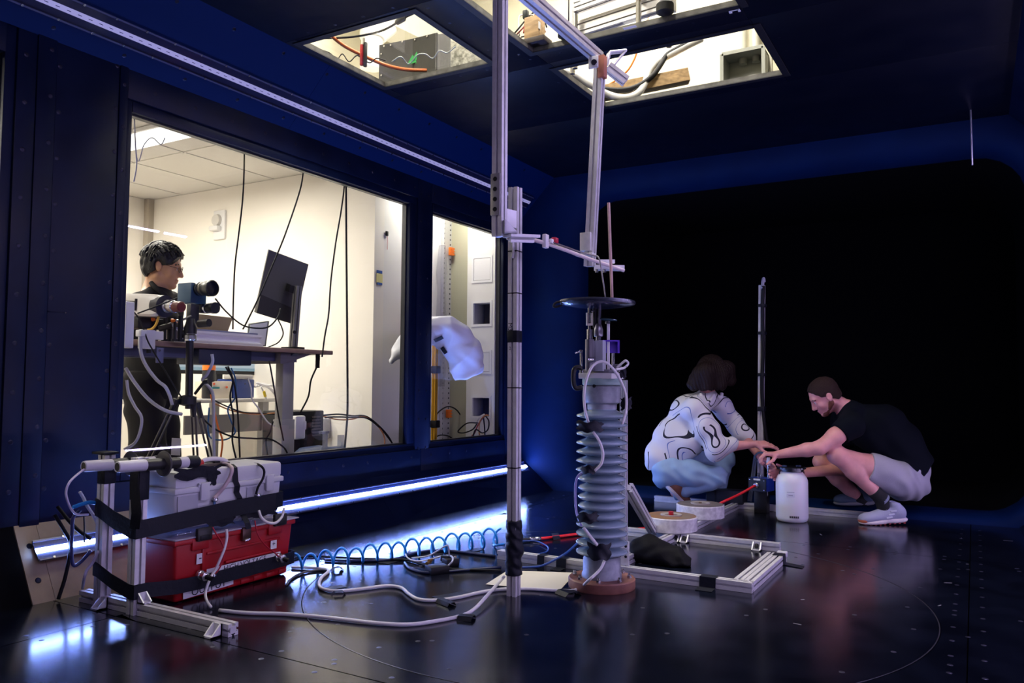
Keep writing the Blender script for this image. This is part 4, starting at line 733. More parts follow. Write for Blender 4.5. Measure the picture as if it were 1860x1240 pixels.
# white sheet over the yellow pole
Dp = 6.25
g = SDF(np.minimum(at(680, 710, Dp), at(890, 560, Dp)) - .35, np.maximum(at(680, 710, Dp), at(890, 560, Dp)) + .35, .011)
def A(px, py, d=0): return at(px, py, Dp + d)
g.chain([A(790, 592), A(815, 592, .03), A(838, 605, .05), A(852, 640, .08), A(850, 678, .10)], [.055, .07, .085, .105, .11], .05)
g.chain([A(815, 600, .02), A(830, 640, .05), A(838, 678, .08)], [.08, .10, .09], .05); g.chain([A(790, 595), A(768, 605, -.03), A(738, 630, -.08), A(712, 655, -.12)], [.055, .10, .085, .02], .05); g.chain([A(770, 610, -.02), A(752, 650, -.06), A(735, 664, -.08)], [.09, .075, .03], .05); g.chain([A(790, 600), A(797, 625, .02)], [.10, .06], .05)
g.plane(A(832, 694), np.cross(A(880, 672) - A(832, 694), FWD) * -1 if np.cross(A(880, 672) - A(832, 694), FWD)[2] > 0 else np.cross(A(880, 672) - A(832, 694), FWD))
g.warp(folds(.012, 24, RIGHT + UPV * .4)); g.warp(lambda P: .016 * np.abs(np.sin((P @ unit(RIGHT * .9 - UPV * .5)) * 17 + 1.2 * np.sin(P[..., 2] * 9))) - .008); g.warp(wob(.006, 40))
sheet = g.mesh('plastic_sheet', mat('sheet_white', (.74, .76, .86), .45, bump=.15, bscale=18)); tag(sheet, 'crumpled white plastic sheet draped over the yellow pole', 'sheet')
for p0, p1, p2 in (((788, 612), (796, 607), (804, 612)), ((803, 629), (808, 635), (811, 641))):
    pass
# ------------------------------------------------------------------ loft above the tunnel, seen through the skylights
lf = sroot('wall_loft', (-1.5, 6.3, ZU)); LW = mat('loft_wall', (.80, .76, .62), .9, var=.03, vscale=4)
MB().ab((-4.7, 6.3, ZU), (1.6, 6.4, 5.0)).obj('wall_panel', LW, lf); MB().ab((-4.8, .4, ZU), (-4.7, 6.4, 5.0)).obj('wall_panel', LW, lf); MB().ab((1.6, .4, ZU), (1.7, 6.4, 5.0)).obj('wall_panel', LW, lf); MB().ab((-4.8, .3, ZU), (1.7, .4, 5.0)).obj('wall_panel', LW, lf)
lc = sroot('ceiling_3', (-1.5, 3.3, 5.0)); MB().ab((-4.8, .3, 5.0), (1.7, 6.4, 5.06)).obj('ceiling_slab', LW, lc)
mb = MB()
for yy in (1.4, 2.4, 3.4, 4.4, 5.4): mb = MB().ab((-4.7, yy, 4.86), (1.6, yy + .09, 5.0)); mb.obj('ceiling_joist', LW, lc)
for (x, y, lab) in ((-2.7, 4.95, 'fluorescent batten over the leftmost skylight'), (-1.4, 5.3, 'fluorescent batten over the farthest skylight'), (-3.3, 2.5, 'fluorescent batten toward the near end of the loft'), (-1.5, 3.1, 'fluorescent batten over the wide skylight nearest the gantry')):
    r = thing('ceiling_light', lab, 'light', (x, y, 4.80)); MB().ab((x - .13, y - .62, 4.80), (x + .13, y + .62, 4.86)).obj('housing', WHITEP, r)
    for e in (-.06, .06): MB().cyl((x + e, y - .6, 4.785), (x + e, y + .6, 4.785), .016, n=12).obj('tube', emat('loft_tube', (1, .97, .88), 9.0), r)
# skylight A: two black box panels, orange hose, curly leads, red tool
YA = 3.93
r = thing('black_box', 'black sheet-sided box standing at the edge of the leftmost skylight', 'box', ony(760, 110, YA) * [1, 1, 0] + [0, 0, ZU]); zb0 = ZU
def wallp(name, px0, py0, px1, py1, m, Y, d=.012): a, b = ony(px0, py0, Y), ony(px1, py1, Y); return MB().prism([(a[0], Y, zb0), (b[0], Y, zb0), (b[0], Y, b[2]), (a[0], Y, a[2])], (0, d, 0)).obj(name, m, r)
wallp('side_sheet', 689, 82, 751, 70, mat('sheet_grey', (.055, .055, .058), .45, var=.2, vscale=5), YA); wallp('side_sheet', 750, 70, 794, 59, mat('sheet_dark', (.028, .028, .024), .5, var=.3, vscale=6), YA - .004); wallp('side_sheet', 794, 62, 817, 60, mat('sheet_pale', (.16, .16, .16), .5, var=.2, vscale=5), YA)
mb = MB()
for px, py in ((698, 84), (710, 82), (731, 76), (693, 98), (693, 137), (754, 72), (776, 66)): p = ony(px, py, YA - .006); mb.cyl(p, p + [0, -.004, 0], .006, n=8)
o = mb.obj('rivet', STEEL, r); o['kind'] = 'stuff'
p = ony(752, 114, YA - .01); GR = mat('leaf_green', (.04, .42, .10), .5)
mk = MB()
for k in range(4): q = p + RIGHT * (.035 - .026 * k) + UPV * (-.015 + .010 * k * (k < 3)); mk.prism([q, q + RIGHT * .06 + UPV * .02, q + RIGHT * .035 + UPV * .065], (0, -.002, 0))
mk.obj('green_emblem', GR, r)
o = MB().prism([ony(817, 73, 4.1), ony(890, 100, 4.1), ony(890, 122, 4.1), ony(817, 122, 4.1)], (0, .02, 0)).obj('speckled_board', mat('speckle', (.62, .60, .52), .8, var=.6, vscale=45, col2=(.16, .16, .13))); tag(o, 'speckled pale board beside the black box in the leftmost skylight', 'board')
cable('orange_hose', [onz(x, y, zz) for x, y, zz in ((598, 62, 2.95), (625, 83, 2.93), (660, 101, 2.90), (700, 118, 2.88), (735, 126, 2.86), (775, 128, 2.845))], .011, mat('hose_orange', (.72, .18, .05), .4), 'orange hose lying across the glass of the leftmost skylight', cat='hose')
cable('loft_lead', [onz(x, y, 2.95) for x, y in ((575, 70), (640, 67), (690, 57), (720, 42), (735, 32), (752, 24))], .006, BRUB, 'black lead with an inline plug over the leftmost skylight'); p = onz(727, 37, 2.95); o = MB().lathe([(.005, -.05), (.016, -.03), (.018, .03), (.006, .055)], p, unit(onz(735, 32, 2.95) - p), n=10).obj('inline_plug', BPL); tag(o, 'black inline plug on the lead over the leftmost skylight', 'plug')
cable('curly_lead', [onz(x, y, 2.87) for x, y in ((588, 92), (600, 97), (612, 108), (622, 98), (634, 112), (648, 101), (660, 108), (672, 114), (684, 106), (700, 110))], .0035, BRUB, 'curly black lead wound along the near edge of the leftmost skylight')
cable('curly_lead', [onz(x, y, 2.87) for x, y in ((712, 112), (728, 103), (742, 116), (758, 100), (772, 98), (786, 106), (798, 92), (812, 96), (828, 84))], .0035, mat('pale_lead', (.55, .60, .58), .5), 'curly pale lead in front of the black box in the leftmost skylight')
r = thing('red_tool', 'red-handled tool standing on the glass of the leftmost skylight', 'tool', onz(657, 121, ZU)); p, t = onz(657, 121, ZU), None; MB().bbox(p + [0, 0, .07], (.02, .02, .13), .006).obj('red_grip', REDM, r); MB().bbox(p + [.022, .005, .07], (.018, .02, .15), .005).obj('dark_grip', BPL, r); MB().cyl(p + [.01, 0, .13], p + [.012, 0, .17], .008, n=8).obj('jaw', STEEL, r)
r = thing('duct_pipe', 'white pipe with elbow under the loft ceiling', 'pipe', at(680, 75, 7.2)); MB().cyl(at(676, 68, 6.4), at(673, 125, 6.4), .085, n=20).obj('riser', WHITEP, r); MB().lathe([(.10, 0), (.10, .05), (.085, .06)], at(676, 70, 6.4), n=20).obj('collar', WHITEP, r); MB().cyl(at(676, 70, 6.4), at(715, 40, 7.0), .085, n=20).obj('branch', WHITEP, r)
r = thing('roof_duct', 'white boxed duct running under the loft ceiling', 'duct', at(750, 40, 7.4)); a, b = at(690, 20, 6.8), at(800, 75, 7.6); MB().box((a + b) / 2, (np.linalg.norm(b - a) * 1.5, .3, .3), [unit(b - a), unit(np.cross(UPV, b - a)), unit(np.cross(b - a, np.cross(UPV, b - a)))]).obj('duct_body', mat('duct_white', (.7, .68, .6), .7), r)
# skylight B: profiles overhead, wood block with tangled wires
r = thing('wood_block', 'brown wooden block tied up in loose wires at the corner of the wide skylight', 'block', onz(970, 85, ZU)); p = onz(972, 80, ZU)
MB().bbox(p + [-.02, .03, .08], (.09, .08, .16), .004).obj('block', WOOD, r); MB().bbox(p + [.0, .02, .015], (.14, .10, .03), .003).obj('dark_base', mat('dark_wood', (.05, .035, .03), .6), r); MB().box(p + [.026, 0, .10], (.003, .02, .04)).obj('label_sticker', WHITEP, r)
rw = random.Random(5)
for k in range(9):
    a = onz(935 + 4 * k, 60 + 2.5 * (k % 4), 2.93); b = onz(985 - 3 * k, 30 + 6 * (k % 5), 3.02); m_ = (a + b) / 2 + np.array([rw.uniform(-.06, .06), rw.uniform(-.06, .06), rw.uniform(.0, .10)]); MB().tube([a, m_, b, b + [.03, 0, -.07 - .01 * k]], .0048, 5).obj('wire', [BRUB, mat('wire_red', (.4, .05, .04), .5), WCAB][k % 3], r, ang=180)
for (x, y) in ((955, 27), (980, 30)): p = onz(x, y, 3.0); MB().bbox(p, (.03, .03, .05), .006).obj('connector', mat('conn_dark', (.01, .02, .018), .5), r)
for k, (y0, x0, y1, x1, zz, wd, lab) in enumerate(((17, 1045, -25, 1160, 3.15, .045, 'silver profile high over the wide skylight'), (58, 1040, 2, 1215, 3.05, .09, 'double silver profile crossing the wide skylight'))):
    a, b = onz(x0, y0, zz), onz(x1, y1, zz); r = thing('ceiling_profile', lab, 'profile', (a + b) / 2); MB().ext(a, b, .045, up=(0, 0, 1), w2=.045 if k == 0 else .09).obj('profile', ALU, r); mb = MB(); gusset(mb, a + [0, 0, .03], (0, 0, 1), unit(b - a)); mb.obj('corner_bracket', ALUP, r); MB().bbox(b, (.06, .09, .11), .006).obj('end_plate', ALUP, r)
    for e in (a, b): MB().cyl((e[0], e[1], ZU - .008), (e[0], e[1], e[2]), .016, n=10).obj('standoff', STEEL, r)
o = MB().lathe([(.03, 0), (.045, .01), (.045, .05), (.03, .07)], onz(1028, 70, ZU + .001) * [1, 1, 1], n=14).obj('rubber_foot', BRUB); tag(o, 'black rubber foot at the far edge of the wide skylight', 'foot')
o = MB().lathe([(.03, 0), (.045, .01), (.045, .05), (.03, .07)], onz(1208, 26, ZU + .001), n=14).obj('rubber_foot', BRUB); tag(o, 'black rubber foot under the profile end plate', 'foot')
cable('orange_lead', [onz(x, y, zz) for x, y, zz in ((1181, 12, 3.2), (1178, 30, 3.1), (1176, 38, 3.02))], .005, ORANGE, 'short orange lead hanging over the wide skylight')
# skylight C: hoses, timber, grey box with looped cables, conduits
YC = 5.3
cable('white_hose', [ony(x, y, 4.95 + d) for x, y, d in ((1020, 128, -.4), (1050, 140, -.3), (1075, 155, -.25), (1100, 170, -.15), (1130, 178, -.1), (1155, 172, -.05), (1170, 155, 0), (1178, 132, .05), (1195, 112, .1), (1222, 97, .15), (1250, 82, .2), (1275, 70, .25))], .024, mat('hose_white', (.76, .75, .72), .4), 'thick white hose looping over the farthest skylight', cat='hose')
cable('black_hose', [ony(x, y, 4.98 + d) for x, y, d in ((1058, 150, -.3), (1090, 161, -.2), (1130, 164, -.1), (1160, 156, -.05), (1185, 138, 0), (1200, 118, .05), (1212, 100, .1), (1240, 84, .15), (1265, 72, .2))], .019, BRUB, 'black hose looping beside the white one over the farthest skylight', cat='hose')
r = thing('timber_beam', 'brown timber offcut lying above the farthest skylight', 'timber', ony(1180, 155, 5.05)); a, b = ony(1095, 170, 4.9), ony(1250, 138, 5.15); a[2] = max(a[2], ZU + .05); MB().box((a + b) / 2, (np.linalg.norm(b - a), .09, .085), [unit(b - a), unit(np.cross((0, 0, 1), b - a)), unit(np.cross(b - a, np.cross((0, 0, 1), b - a)))]).obj('beam', WOOD, r)
r = thing('cable_cabinet', 'open grey metal box with looped cables on the loft wall', 'cabinet', ony(1350, 140, 5.4)); Y = 5.35; a, b = ony(1311, 99, Y), ony(1387, 140, Y); a2 = ony(1388, 86, Y); GM = mat('cab_grey', (.33, .34, .31), .5, .2)
z1, z0 = max(a[2], a2[2]), ZU + .02; x0, x1 = a[0], b[0]
MB().ab((x0, Y + .16, z0), (x1, Y + .17, z1)).obj('back', mat('cab_inside', (.40, .41, .36), .6), r); MB().ab((x0, Y, z0), (x0 + .01, Y + .17, z1)).obj('side', GM, r); MB().ab((x1 - .01, Y, z0), (x1, Y + .17, z1)).obj('side', GM, r); MB().ab((x0, Y, z1 - .01), (x1, Y + .17, z1)).obj('roof', GM, r); MB().ab((x0, Y - .002, z0 - .01), (x1, Y + .17, z0)).obj('floor_plate', GM, r); mb = MB(); mb.ab((x0 - .012, Y - .006, z0), (x0 + .012, Y, z1)); mb.ab((x1 - .012, Y - .006, z0), (x1 + .012, Y, z1)); mb.ab((x0, Y - .006, z1 - .012), (x1, Y, z1 + .012)); mb.obj('door_flange', GM, r)
for k in range(6):
    c = V3(((x0 + x1) / 2 + .02 * k - .05, Y + .05 + .012 * k, z0 + .10)); R_ = .09 + .012 * k; MB().tube([c + [math.cos(t) * R_ * (1.0), .01 * math.sin(3 * t + k), math.sin(t) * R_ * .9] for t in np.linspace(.1, 3.0, 12)] + [c + [-R_ + .06, 0, -.02]], .005, 6).obj('looped_cable', [mat('loop_grey', (.40, .38, .34), .5), BRUB, WCAB][k % 3], r, ang=180)
for k in (-1, 1):
    xx = (x0 + x1) / 2 + .045 * k + .02; MB().cyl((xx, Y + .12, z1 - .05), (xx, Y + .12, z1 + .012), .028, n=12).obj('cable_gland', GM, r); MB().cyl((xx, Y + .12, z1), (xx, Y + .12, 4.9), .026, n=12).obj('conduit', mat('conduit', (.66, .64, .55), .6), r); MB().bbox((xx, Y + .13, z1 + .32), (.08, .03, .03), .004).obj('conduit_strap', STEEL, r)
MB().ab((x0 - .02, Y + .172, z0), (x1 + .02, Y + .20, 4.9)).obj('mount_board', LW, r)
cable('orange_lead', [ony(x, y, 5.6) for x, y in ((1158, 90), (1152, 108), (1140, 128), (1120, 145), (1098, 158))], .007, ORANGE, 'orange lead curving behind the gantry corner over the farthest skylight')
# paper labels stuck to the ceiling
for px, py, sx_, lab in ((1144, 50, (.07, .028), 'blank white label stuck to the ceiling between two skylights'),): p = onz(px, py, ZC - .001); o = MB().box(p, (*sx_, .001)).obj('ceiling_label', WHITEP); tag(o, lab, 'label')
p = onz(1333, 19, ZC - .001); r = thing('ceiling_mark', 'white tape mark shaped like a bent hook on the ceiling', 'label', p)
for dx, dy, a, b in ((0, 0, .05, .012), (.022, .012, .012, .03), (-.016, -.016, .05, .016), (-.02, .014, .014, .02)): MB().box(p + [dx, dy, 0], (a, b, .001)).obj('tape_piece', WHITEP, r)
# thin rod hanging near the far opening
o = MB().cyl(ony(1763, 196, 6.05), ony(1766, 300, 6.05), .0055, n=8).obj('hanging_rod', mat('rod_grey', (.35, .35, .42), .4, .6)); a = ony(1763, 196, 5.6); tag(o, 'thin steel rod hanging from the ceiling near the far opening', 'rod')
# ------------------------------------------------------------------ gantry hanging from the ceiling
D1, D2 = 3.3, 3.9
g1b, g1t = at(907, 430, D1), at(909, 0, D1); g1t = g1b + (g1t - g1b) * ((ZC - g1b[2]) / (g1t[2] - g1b[2])); g2b, g2t = at(1071, 484, D2), at(1090, 112, D2); zt = g2t[2] + .02
r = thing('gantry_frame', 'silver profile gantry hanging from the ceiling, two uprights and a top beam', 'frame', g1b); X2 = (0, 1, 0)
MB().ext(g1b, g1t, .047, up=(0, 1, 0)).obj('upright', ALU, r); MB().ext(g2b, g2t, .045, up=(0, 1, 0)).obj('upright', ALU, r)
zbeam = g2t[2] + .045; b0 = onz(966, 0, zbeam); b1 = onz(1085, 103, zbeam); e = unit(b1 - b0); MB().ext(b0 - e * .5, b1 + e * .02, .05, up=(0, 0, 1)).obj('top_beam', ALU, r); h0 = b0 - e * .46; MB().cyl(h0 + [0, 0, .02], (h0[0], h0[1], ZC), .018, n=10).obj('hanger', STEEL, r); h1 = b0 + e * .35; MB().cyl(h1 + [0, 0, .02], (h1[0], h1[1], ZC), .004, n=10).obj('hanger', STEEL, r)
p = onz(1098, 118, 2.44); MB().bbox(at(1094, 122, D2 - .02), (.035, .04, .11), .003).obj('wood_spacer', mat('red_wood', (.42, .15, .09), .55, var=.2), r)
a, b = at(1104, 122, D2 + .05), at(1137, 148, D2 + .05); MB().ext(a, b, .045, up=(0, 0, 1)).obj('stub_beam', ALU, r)
c = at(1101, 121, D2 + .04); e1_, e2_ = UPV, unit(RIGHT * .9 + FWD * .2)
for k_ in (-.016, .016):
    o_ = c + unit(np.cross(e1_, e2_)) * k_; MB().tube([o_, o_ + e1_ * .07 + e2_ * .015], .006, 4, 0).obj('bracket_rib', ALUP, r); MB().tube([o_ + e1_ * .07 + e2_ * .015, o_ + e1_ * .085 + e2_ * .10], .006, 4, 0).obj('bracket_rib', ALUP, r); MB().tube([o_ + e1_ * .085 + e2_ * .10, o_ + e1_ * .005 + e2_ * .035], .006, 4, 0).obj('bracket_rib', ALUP, r)
MB().box(c + e1_ * .078 + e2_ * .058, (.09, .036, .006), [unit(e1_ * .015 + e2_ * .085), np.cross(e1_, e2_), unit(e1_ * .085 - e2_ * .015)]).obj('bracket_face', ALUP, r)
MB().bbox(at(1078, 113, D2 - .06), (.05, .012, .06), .004).obj('end_bracket', ALUP, r); MB().cyl(at(1079, 113, D2 - .075), at(1079, 113, D2 - .065), .014, n=14).obj('bolt_hole', BPL, r)
pb = (g1b + (g1t - g1b) * ((at(900, 355, D1)[2] - g1b[2]) / (g1t[2] - g1b[2]))); c = pb - FWD * .0; c = V3((pb[0] - .0235 * 0, pb[1] - .027, pb[2])); MB().bbox(c + [-.003, 0, 0], (.046, .008, .175), .003).obj('joining_plate', mat('plate_grey', (.42, .41, .40), .4, .5), r)
for k in range(4): MB().cyl(c + [-.003, -.0035, .063 - .042 * k], c + [-.003, -.006, .063 - .042 * k], .0095, n=14).obj('plate_bolt', BPL, r)
mb = MB(); gusset(mb, at(914, 424, D1 - .03), (0, 0, 1), unit(RIGHT * .9 + FWD * .3), .055, .035); mb.obj('corner_bracket', ALUP, r)
a, b = at(921, 428, D1 - .02), at(974, 430, D1 + .10); MB().box((a + b) / 2, (np.linalg.norm(b - a), .05, .012), [unit(b - a), np.cross((0, 0, 1), unit(b - a)), (0, 0, 1)]).obj('arm_plate', ALUP, r); MB().box((a + b) / 2 - [0, 0, .016], (np.linalg.norm(b - a) * .8, .012, .02), [unit(b - a), np.cross((0, 0, 1), unit(b - a)), (0, 0, 1)]).obj('arm_rib', ALUP, r)
a, b = at(905, 392, D1 + .05), at(930, 398, D1 + .12); MB().box((a + b) / 2, (.13, .02, .075), [unit(b - a), np.cross((0, 0, 1), unit(b - a)), (0, 0, 1)]).obj('cross_bracket', ALUP, r)
TUBE = mat('tube_pale', (.72, .62, .62), .4)
MB().tube([at(922, 432, D1), at(960, 434, D1 + .1), at(992, 442, 3.45), at(1030, 455, 3.6), at(1070, 470, 3.72), at(1100, 480, 3.80), at(1133, 491, 3.86)], .009, 8).obj('probe_tube', TUBE, r, ang=180)
MB().bbox(at(991, 438, 3.44), (.02, .03, .06), .004).obj('tube_clip', WHITEP, r); MB().bbox(at(1008, 436.5, 3.48), (.022, .03, .024), .003).obj('red_connector', mat('conn_red', (.55, .03, .06), .35), r); MB().bbox(at(1002, 438, 3.46), (.012, .025, .02), .003).obj('connector_body', WHITEP, r)
MB().tube([at(1005, 440, 3.46), at(1030, 449, 3.58), at(1055, 458, 3.7), at(1080, 464, 3.75), at(1086, 466, 3.74), at(1090, 475, 3.73), at(1094, 500, 3.72), at(1100, 542, 3.70)], .0035, 6).obj('thin_probe', mat('probe_steel', (.25, .24, .26), .35, .7), r, ang=180)
MB().bbox(at(1064, 463, D2 - .05), (.09, .05, .012), .003).obj('cross_plate', ALUP, r)
a, b = at(1080, 486, D2 - .02), at(1133, 487, D2 - .02); MB().box((a + b) / 2, (np.linalg.norm(b - a), .055, .022), [unit(b - a), np.cross((0, 0, 1), unit(b - a)), (0, 0, 1)]).obj('lower_arm', ALUP, r); MB().box(at(1103, 475, D2 - .06), (.07, .03, .018), [RIGHT, FWD, (0, 0, 1)]).obj('rod_clamp', ALUP, r); MB().bbox(at(1067, 440, D2), (.056, .056, .09), .002).obj('upright_sleeve', ALU, r)
for px in (1084, 1098): MB().cyl(at(px, 489, D2 - .05), at(px, 495, D2 - .05), .008, n=10).obj('clamp_bolt', STEEL, r)
# ------------------------------------------------------------------ floor post
pb = onz(926, 1086, 0); pb = (onz(917, 1085) + onz(936, 1083)) / 2 + [0, .03, 0]; pt = at(936, 341, depth(pb))
r = thing('floor_post', 'tall silver profile post standing on the floor, black tape near its foot', 'post', pb); MB().ext(pb, pt, .045, up=(0, 1, 0)).obj('profile', ALU, r); ax = unit(pt - pb)
def onpost(py): return pb + ax * ((at(930, py, depth(pb))[2] - pb[2]) / ax[2])
MB().bbox(onpost(611), (.049, .049, .052), .002).obj('tape_band', TAPE, r)
for py in (457, 533, 704, 849): MB().bbox(onpost(py), (.048, .048, .005), .001).obj('cable_tie', BPL, r)
rp = random.Random(9); ta = SDF(onpost(1060) - .07, onpost(930) + .07, .004); ta.rc(onpost(1043), onpost(944), .0365, .0335, .01); ta.rc(onpost(1000) + RIGHT * .004, onpost(975) + RIGHT * .004, .037, .036, .01); ta.warp(folds(.0022, 120, UPV + RIGHT * .6)); ta.warp(wob(.002, 90)); ta.plane(onpost(1043), -UPV); ta.plane(onpost(944), UPV); ta.mesh('tape_wrap', TAPE, r)
MB().tube([onpost(430) + [.0, -.028, 0], onpost(455) + [.006, -.026, 0], onpost(470) + [.0, -.026, 0]], .006, 6).obj('taped_lead', WCAB, r, ang=180)
INK = mat('ink', (.01, .01, .02), .7)
text('M3', INK, .030, onpost(594) + [-.010, -.0232, 0], (0, 0, -1), (1, 0, 0), 'handwriting', r); text('2', INK, .02, onpost(633) + [-.010, -.0232, 0], (1, 0, 0), (0, 0, 1), 'handwriting', r)
# ------------------------------------------------------------------ insulator column
IC = V3((-1.497, 3.415, 0)); DI = depth(IC)
def iz(py): return float(at(1091, py, DI)[2])
r = thing('insulator_column', 'ribbed grey-blue porcelain insulator standing on a round copper-coloured base', 'insulator', IC)
MB().lathe([(.001, 0), (.150, 0), (.153, .006), (.153, .040), (.148, .045), (.001, .045)], IC, n=56).obj('base_flange', mat('copper_board', (.34, .15, .10), .5, var=.45, vscale=10, col2=(.17, .06, .05)), r)
for k in range(8):
    a = 2 * math.pi * k / 8 + .3; p = IC + [.125 * math.cos(a), .125 * math.sin(a), .045]; MB().cyl(p, p + [0, 0, .012], .011, n=6).obj('flange_bolt', STEEL, r); MB().cyl(p + [0, 0, .012], p + [0, 0, .022], .006, n=8).obj('bolt_stud', STEEL, r)
CAST = mat('cast_grey', (.27, .29, .33), .45, .35, var=.2, vscale=25, bump=.05)
MB().lathe([(.092, .045), (.092, .06), (.086, .07), (.086, .128), (.080, .14), (.064, .142), (.064, .15)], IC, n=48).obj('metal_foot', CAST, r)
PORC = mat('porcelain', (.27, .36, .43), .14, var=.05, coat=.6)
core = MB().lathe([(.066, iz(1016)), (.070, iz(1000)), (.070, iz(760)), (.066, iz(735))], IC, n=40).obj('porcelain_core', PORC, r)
for k in range(16):
    z = iz(755 + 16.4 * k); rad = .119 if k not in (7, 8, 9, 10, 11) else .110
    MB().lathe([(.068, -.022), (.075, -.016), (.10, -.010), (rad - .004, -.006), (rad, 0), (rad - .003, .005), (.10, .011), (.08, .019), (.068, .026)], IC + [0, 0, z], n=56).obj('shed', PORC, r, ang=180)
MB().lathe([(.064, iz(748)), (.068, iz(742)), (.068, iz(734)), (.084, iz(731)), (.088, iz(726)), (.088, iz(702)), (.080, iz(699))], IC, n=48).obj('metal_cap', CAST, r)
MB().lathe([(.088, iz(699)), (.091, iz(697)), (.091, iz(689)), (.088, iz(687))], IC, n=48).obj('green_disc', mat('pale_green', (.26, .38, .36), .35), r)
MB().bbox(IC + [0, 0, iz(682.5)], (.165, .165, .026), .003).obj('top_plate', mat('plate_white', (.70, .69, .68), .45), r)
MB().cyl(IC + [.0, -.084, iz(701)], IC + [.0, -.09, iz(701)], .008, n=10).obj('cap_bolt', BPL, r)
ztp = iz(677)
# head of the column: actuator, blocks, disc
def I(px, py, d=0.0): return at(px, py, DI + d)
r2 = thing('actuator_head', 'metal actuator and blocks carrying a dark disc on top of the insulator', 'actuator', (IC[0], IC[1], ztp))
MB().bbox(IC + [-.005, 0, ztp + .008], (.13, .12, .016), .002).obj('mount_plate', mat('mount_grey', (.30, .30, .33), .4, .6), r2)
def col(name, px, py0, py1, wx, wy, m, d=0.0, bev=.002):
    a, b = I(px, py0, d), I(px, py1, d); MB().bbox((a + b) / 2, (wx, wy, abs(a[2] - b[2])), bev).obj(name, m, r2)
col('silver_block', 1091, 618, 674, .038, .038, mat('block_silver', (.62, .66, .72), .35, .5)); col('grey_bracket', 1079, 619, 674, .018, .06, mat('bracket_dark', (.20, .20, .23), .4, .6), .0)
DK = mat('actuator_grey', (.24, .23, .26), .35, .75)
MB().cyl(I(1071, 672, -.02), I(1071, 616, -.02), .020, n=18).obj('actuator_cylinder', DK, r2); MB().cyl(I(1071, 616, -.02), I(1071, 598, -.02), .013, n=16).obj('actuator_neck', STEEL, r2); MB().cyl(I(1070.5, 600, -.02), I(1070, 558, -.02), .0058, n=12).obj('push_rod', STEEL, r2); MB().cyl(I(1068, 653, -.045), I(1078, 653, -.045), .012, n=12).obj('port_fitting', STEEL, r2); MB().cyl(I(1074, 565, -.03), I(1079, 564, -.03), .004, n=8).obj('rod_pin', STEEL, r2)
for dx in (-.011, .011): p = I(1070.5, 579, -.02) + RIGHT * dx; MB().box(p, (.007, .022, .056), [RIGHT, FWD, (0, 0, 1)]).obj('clevis_cheek', mat('clevis_cream', (.66, .62, .52), .45), r2)
MB().box(I(1070.5, 589, -.02), (.028, .024, .010), [RIGHT, FWD, (0, 0, 1)]).obj('clevis_base', mat('clevis_cream', (0, 0, 0)), r2)
MB().lathe([(.018, 0), (.021, .005), (.021, .03), (.014, .055), (.008, .06)], I(1087, 611, .0), n=18).obj('lamp_body', DK, r2); MB().cyl(I(1087, 618, 0), I(1087, 611, 0), .012, n=12).obj('lamp_stem', STEEL, r2); MB().cyl(I(1089, 596, 0), I(1089, 556, 0), .0075, n=12).obj('centre_rod', mat('rod_dark', (.16, .16, .22), .35, .6), r2); MB().cyl(I(1081, 596, .01), I(1080, 556, .01), .010, n=12).obj('dark_rod', BPL, r2)
MB().cyl(I(1105, 676, .02), I(1105, 587, .02), .0068, n=12).obj('white_post', mat('post_white', (.70, .67, .70), .4), r2); MB().cyl(I(1104, 588, .02), I(1104, 583, .02), .012, n=10).obj('post_nut', STEEL, r2)
pz = I(1103, 581, .02); MB().lathe([(.001, .010), (.044, .006), (.046, .002), (.044, -.001), (.001, .003)], pz, (.1, 0, 1), n=36).obj('oval_plate', mat('tinted_plate', (.05, .10, .11), .2), r2)
PUR = mat('purple_plastic', (.10, .03, .48), .4); a, b = I(1097, 617, .03), I(1123, 641, .03); cc_ = (a + b) / 2; hh = abs(a[2] - b[2]); ww = .072
MB().box(cc_ + [0, 0, hh / 2 - .004], (ww, .05, .008), [RIGHT, FWD, (0, 0, 1)]).obj('purple_roof', PUR, r2); MB().box(cc_ + RIGHT * (ww / 2 - .004), (.008, .05, hh), [RIGHT, FWD, (0, 0, 1)]).obj('purple_side', PUR, r2); MB().box(cc_ + FWD * .02, (ww, .008, hh), [RIGHT, FWD, (0, 0, 1)]).obj('purple_back', PUR, r2)
MB().cyl(I(1114, 676, .03), I(1114, 641, .03), .008, n=12).obj('support_rod', STEEL, r2); MB().bbox(I(1121, 668, .02), (.035, .03, .035), .003).obj('side_block', DK, r2)
DZ = iz(553) ; dc = I(1085, 552, -.0); DISC = mat('disc_blue_black', (.008, .010, .028), .25, coat=.3)
MB().lathe([(.001, -.022), (.05, -.020), (.12, -.012), (.160, -.004), (.168, .002), (.168, .008), (.160, .012), (.10, .012), (.001, .012)], (dc[0], dc[1], dc[2]), unit((.02, .0, 1)), n=64).obj('disc', DISC, r2); MB().lathe([(.158, .010), (.163, .016), (.171, .014), (.174, .006), (.171, -.001), (.163, -.003)], (dc[0], dc[1], dc[2]), unit((.02, .0, 1)), n=64, cap=False).obj('disc_rim', mat('rim_dark', (.03, .035, .06), .25, .4), r2)
MB().tube([dc + RIGHT * -.16 + UPV * -.004, dc + RIGHT * -.185 + UPV * -.012, dc + RIGHT * -.20 + UPV * -.010, dc + RIGHT * -.185 + UPV * .008, dc + RIGHT * -.13 + UPV * .012], .006, 6).obj('curled_lead', BRUB, r2, ang=180)
rod = MB().cyl(I(1112, 548, -.03), I(1105.5, 368, -.03), .0068, n=12).obj('pink_dowel', mat('dowel_pink', (.66, .44, .38), .5, var=.1)); tag(rod, 'pale pink dowel standing upright on the dark disc', 'dowel')
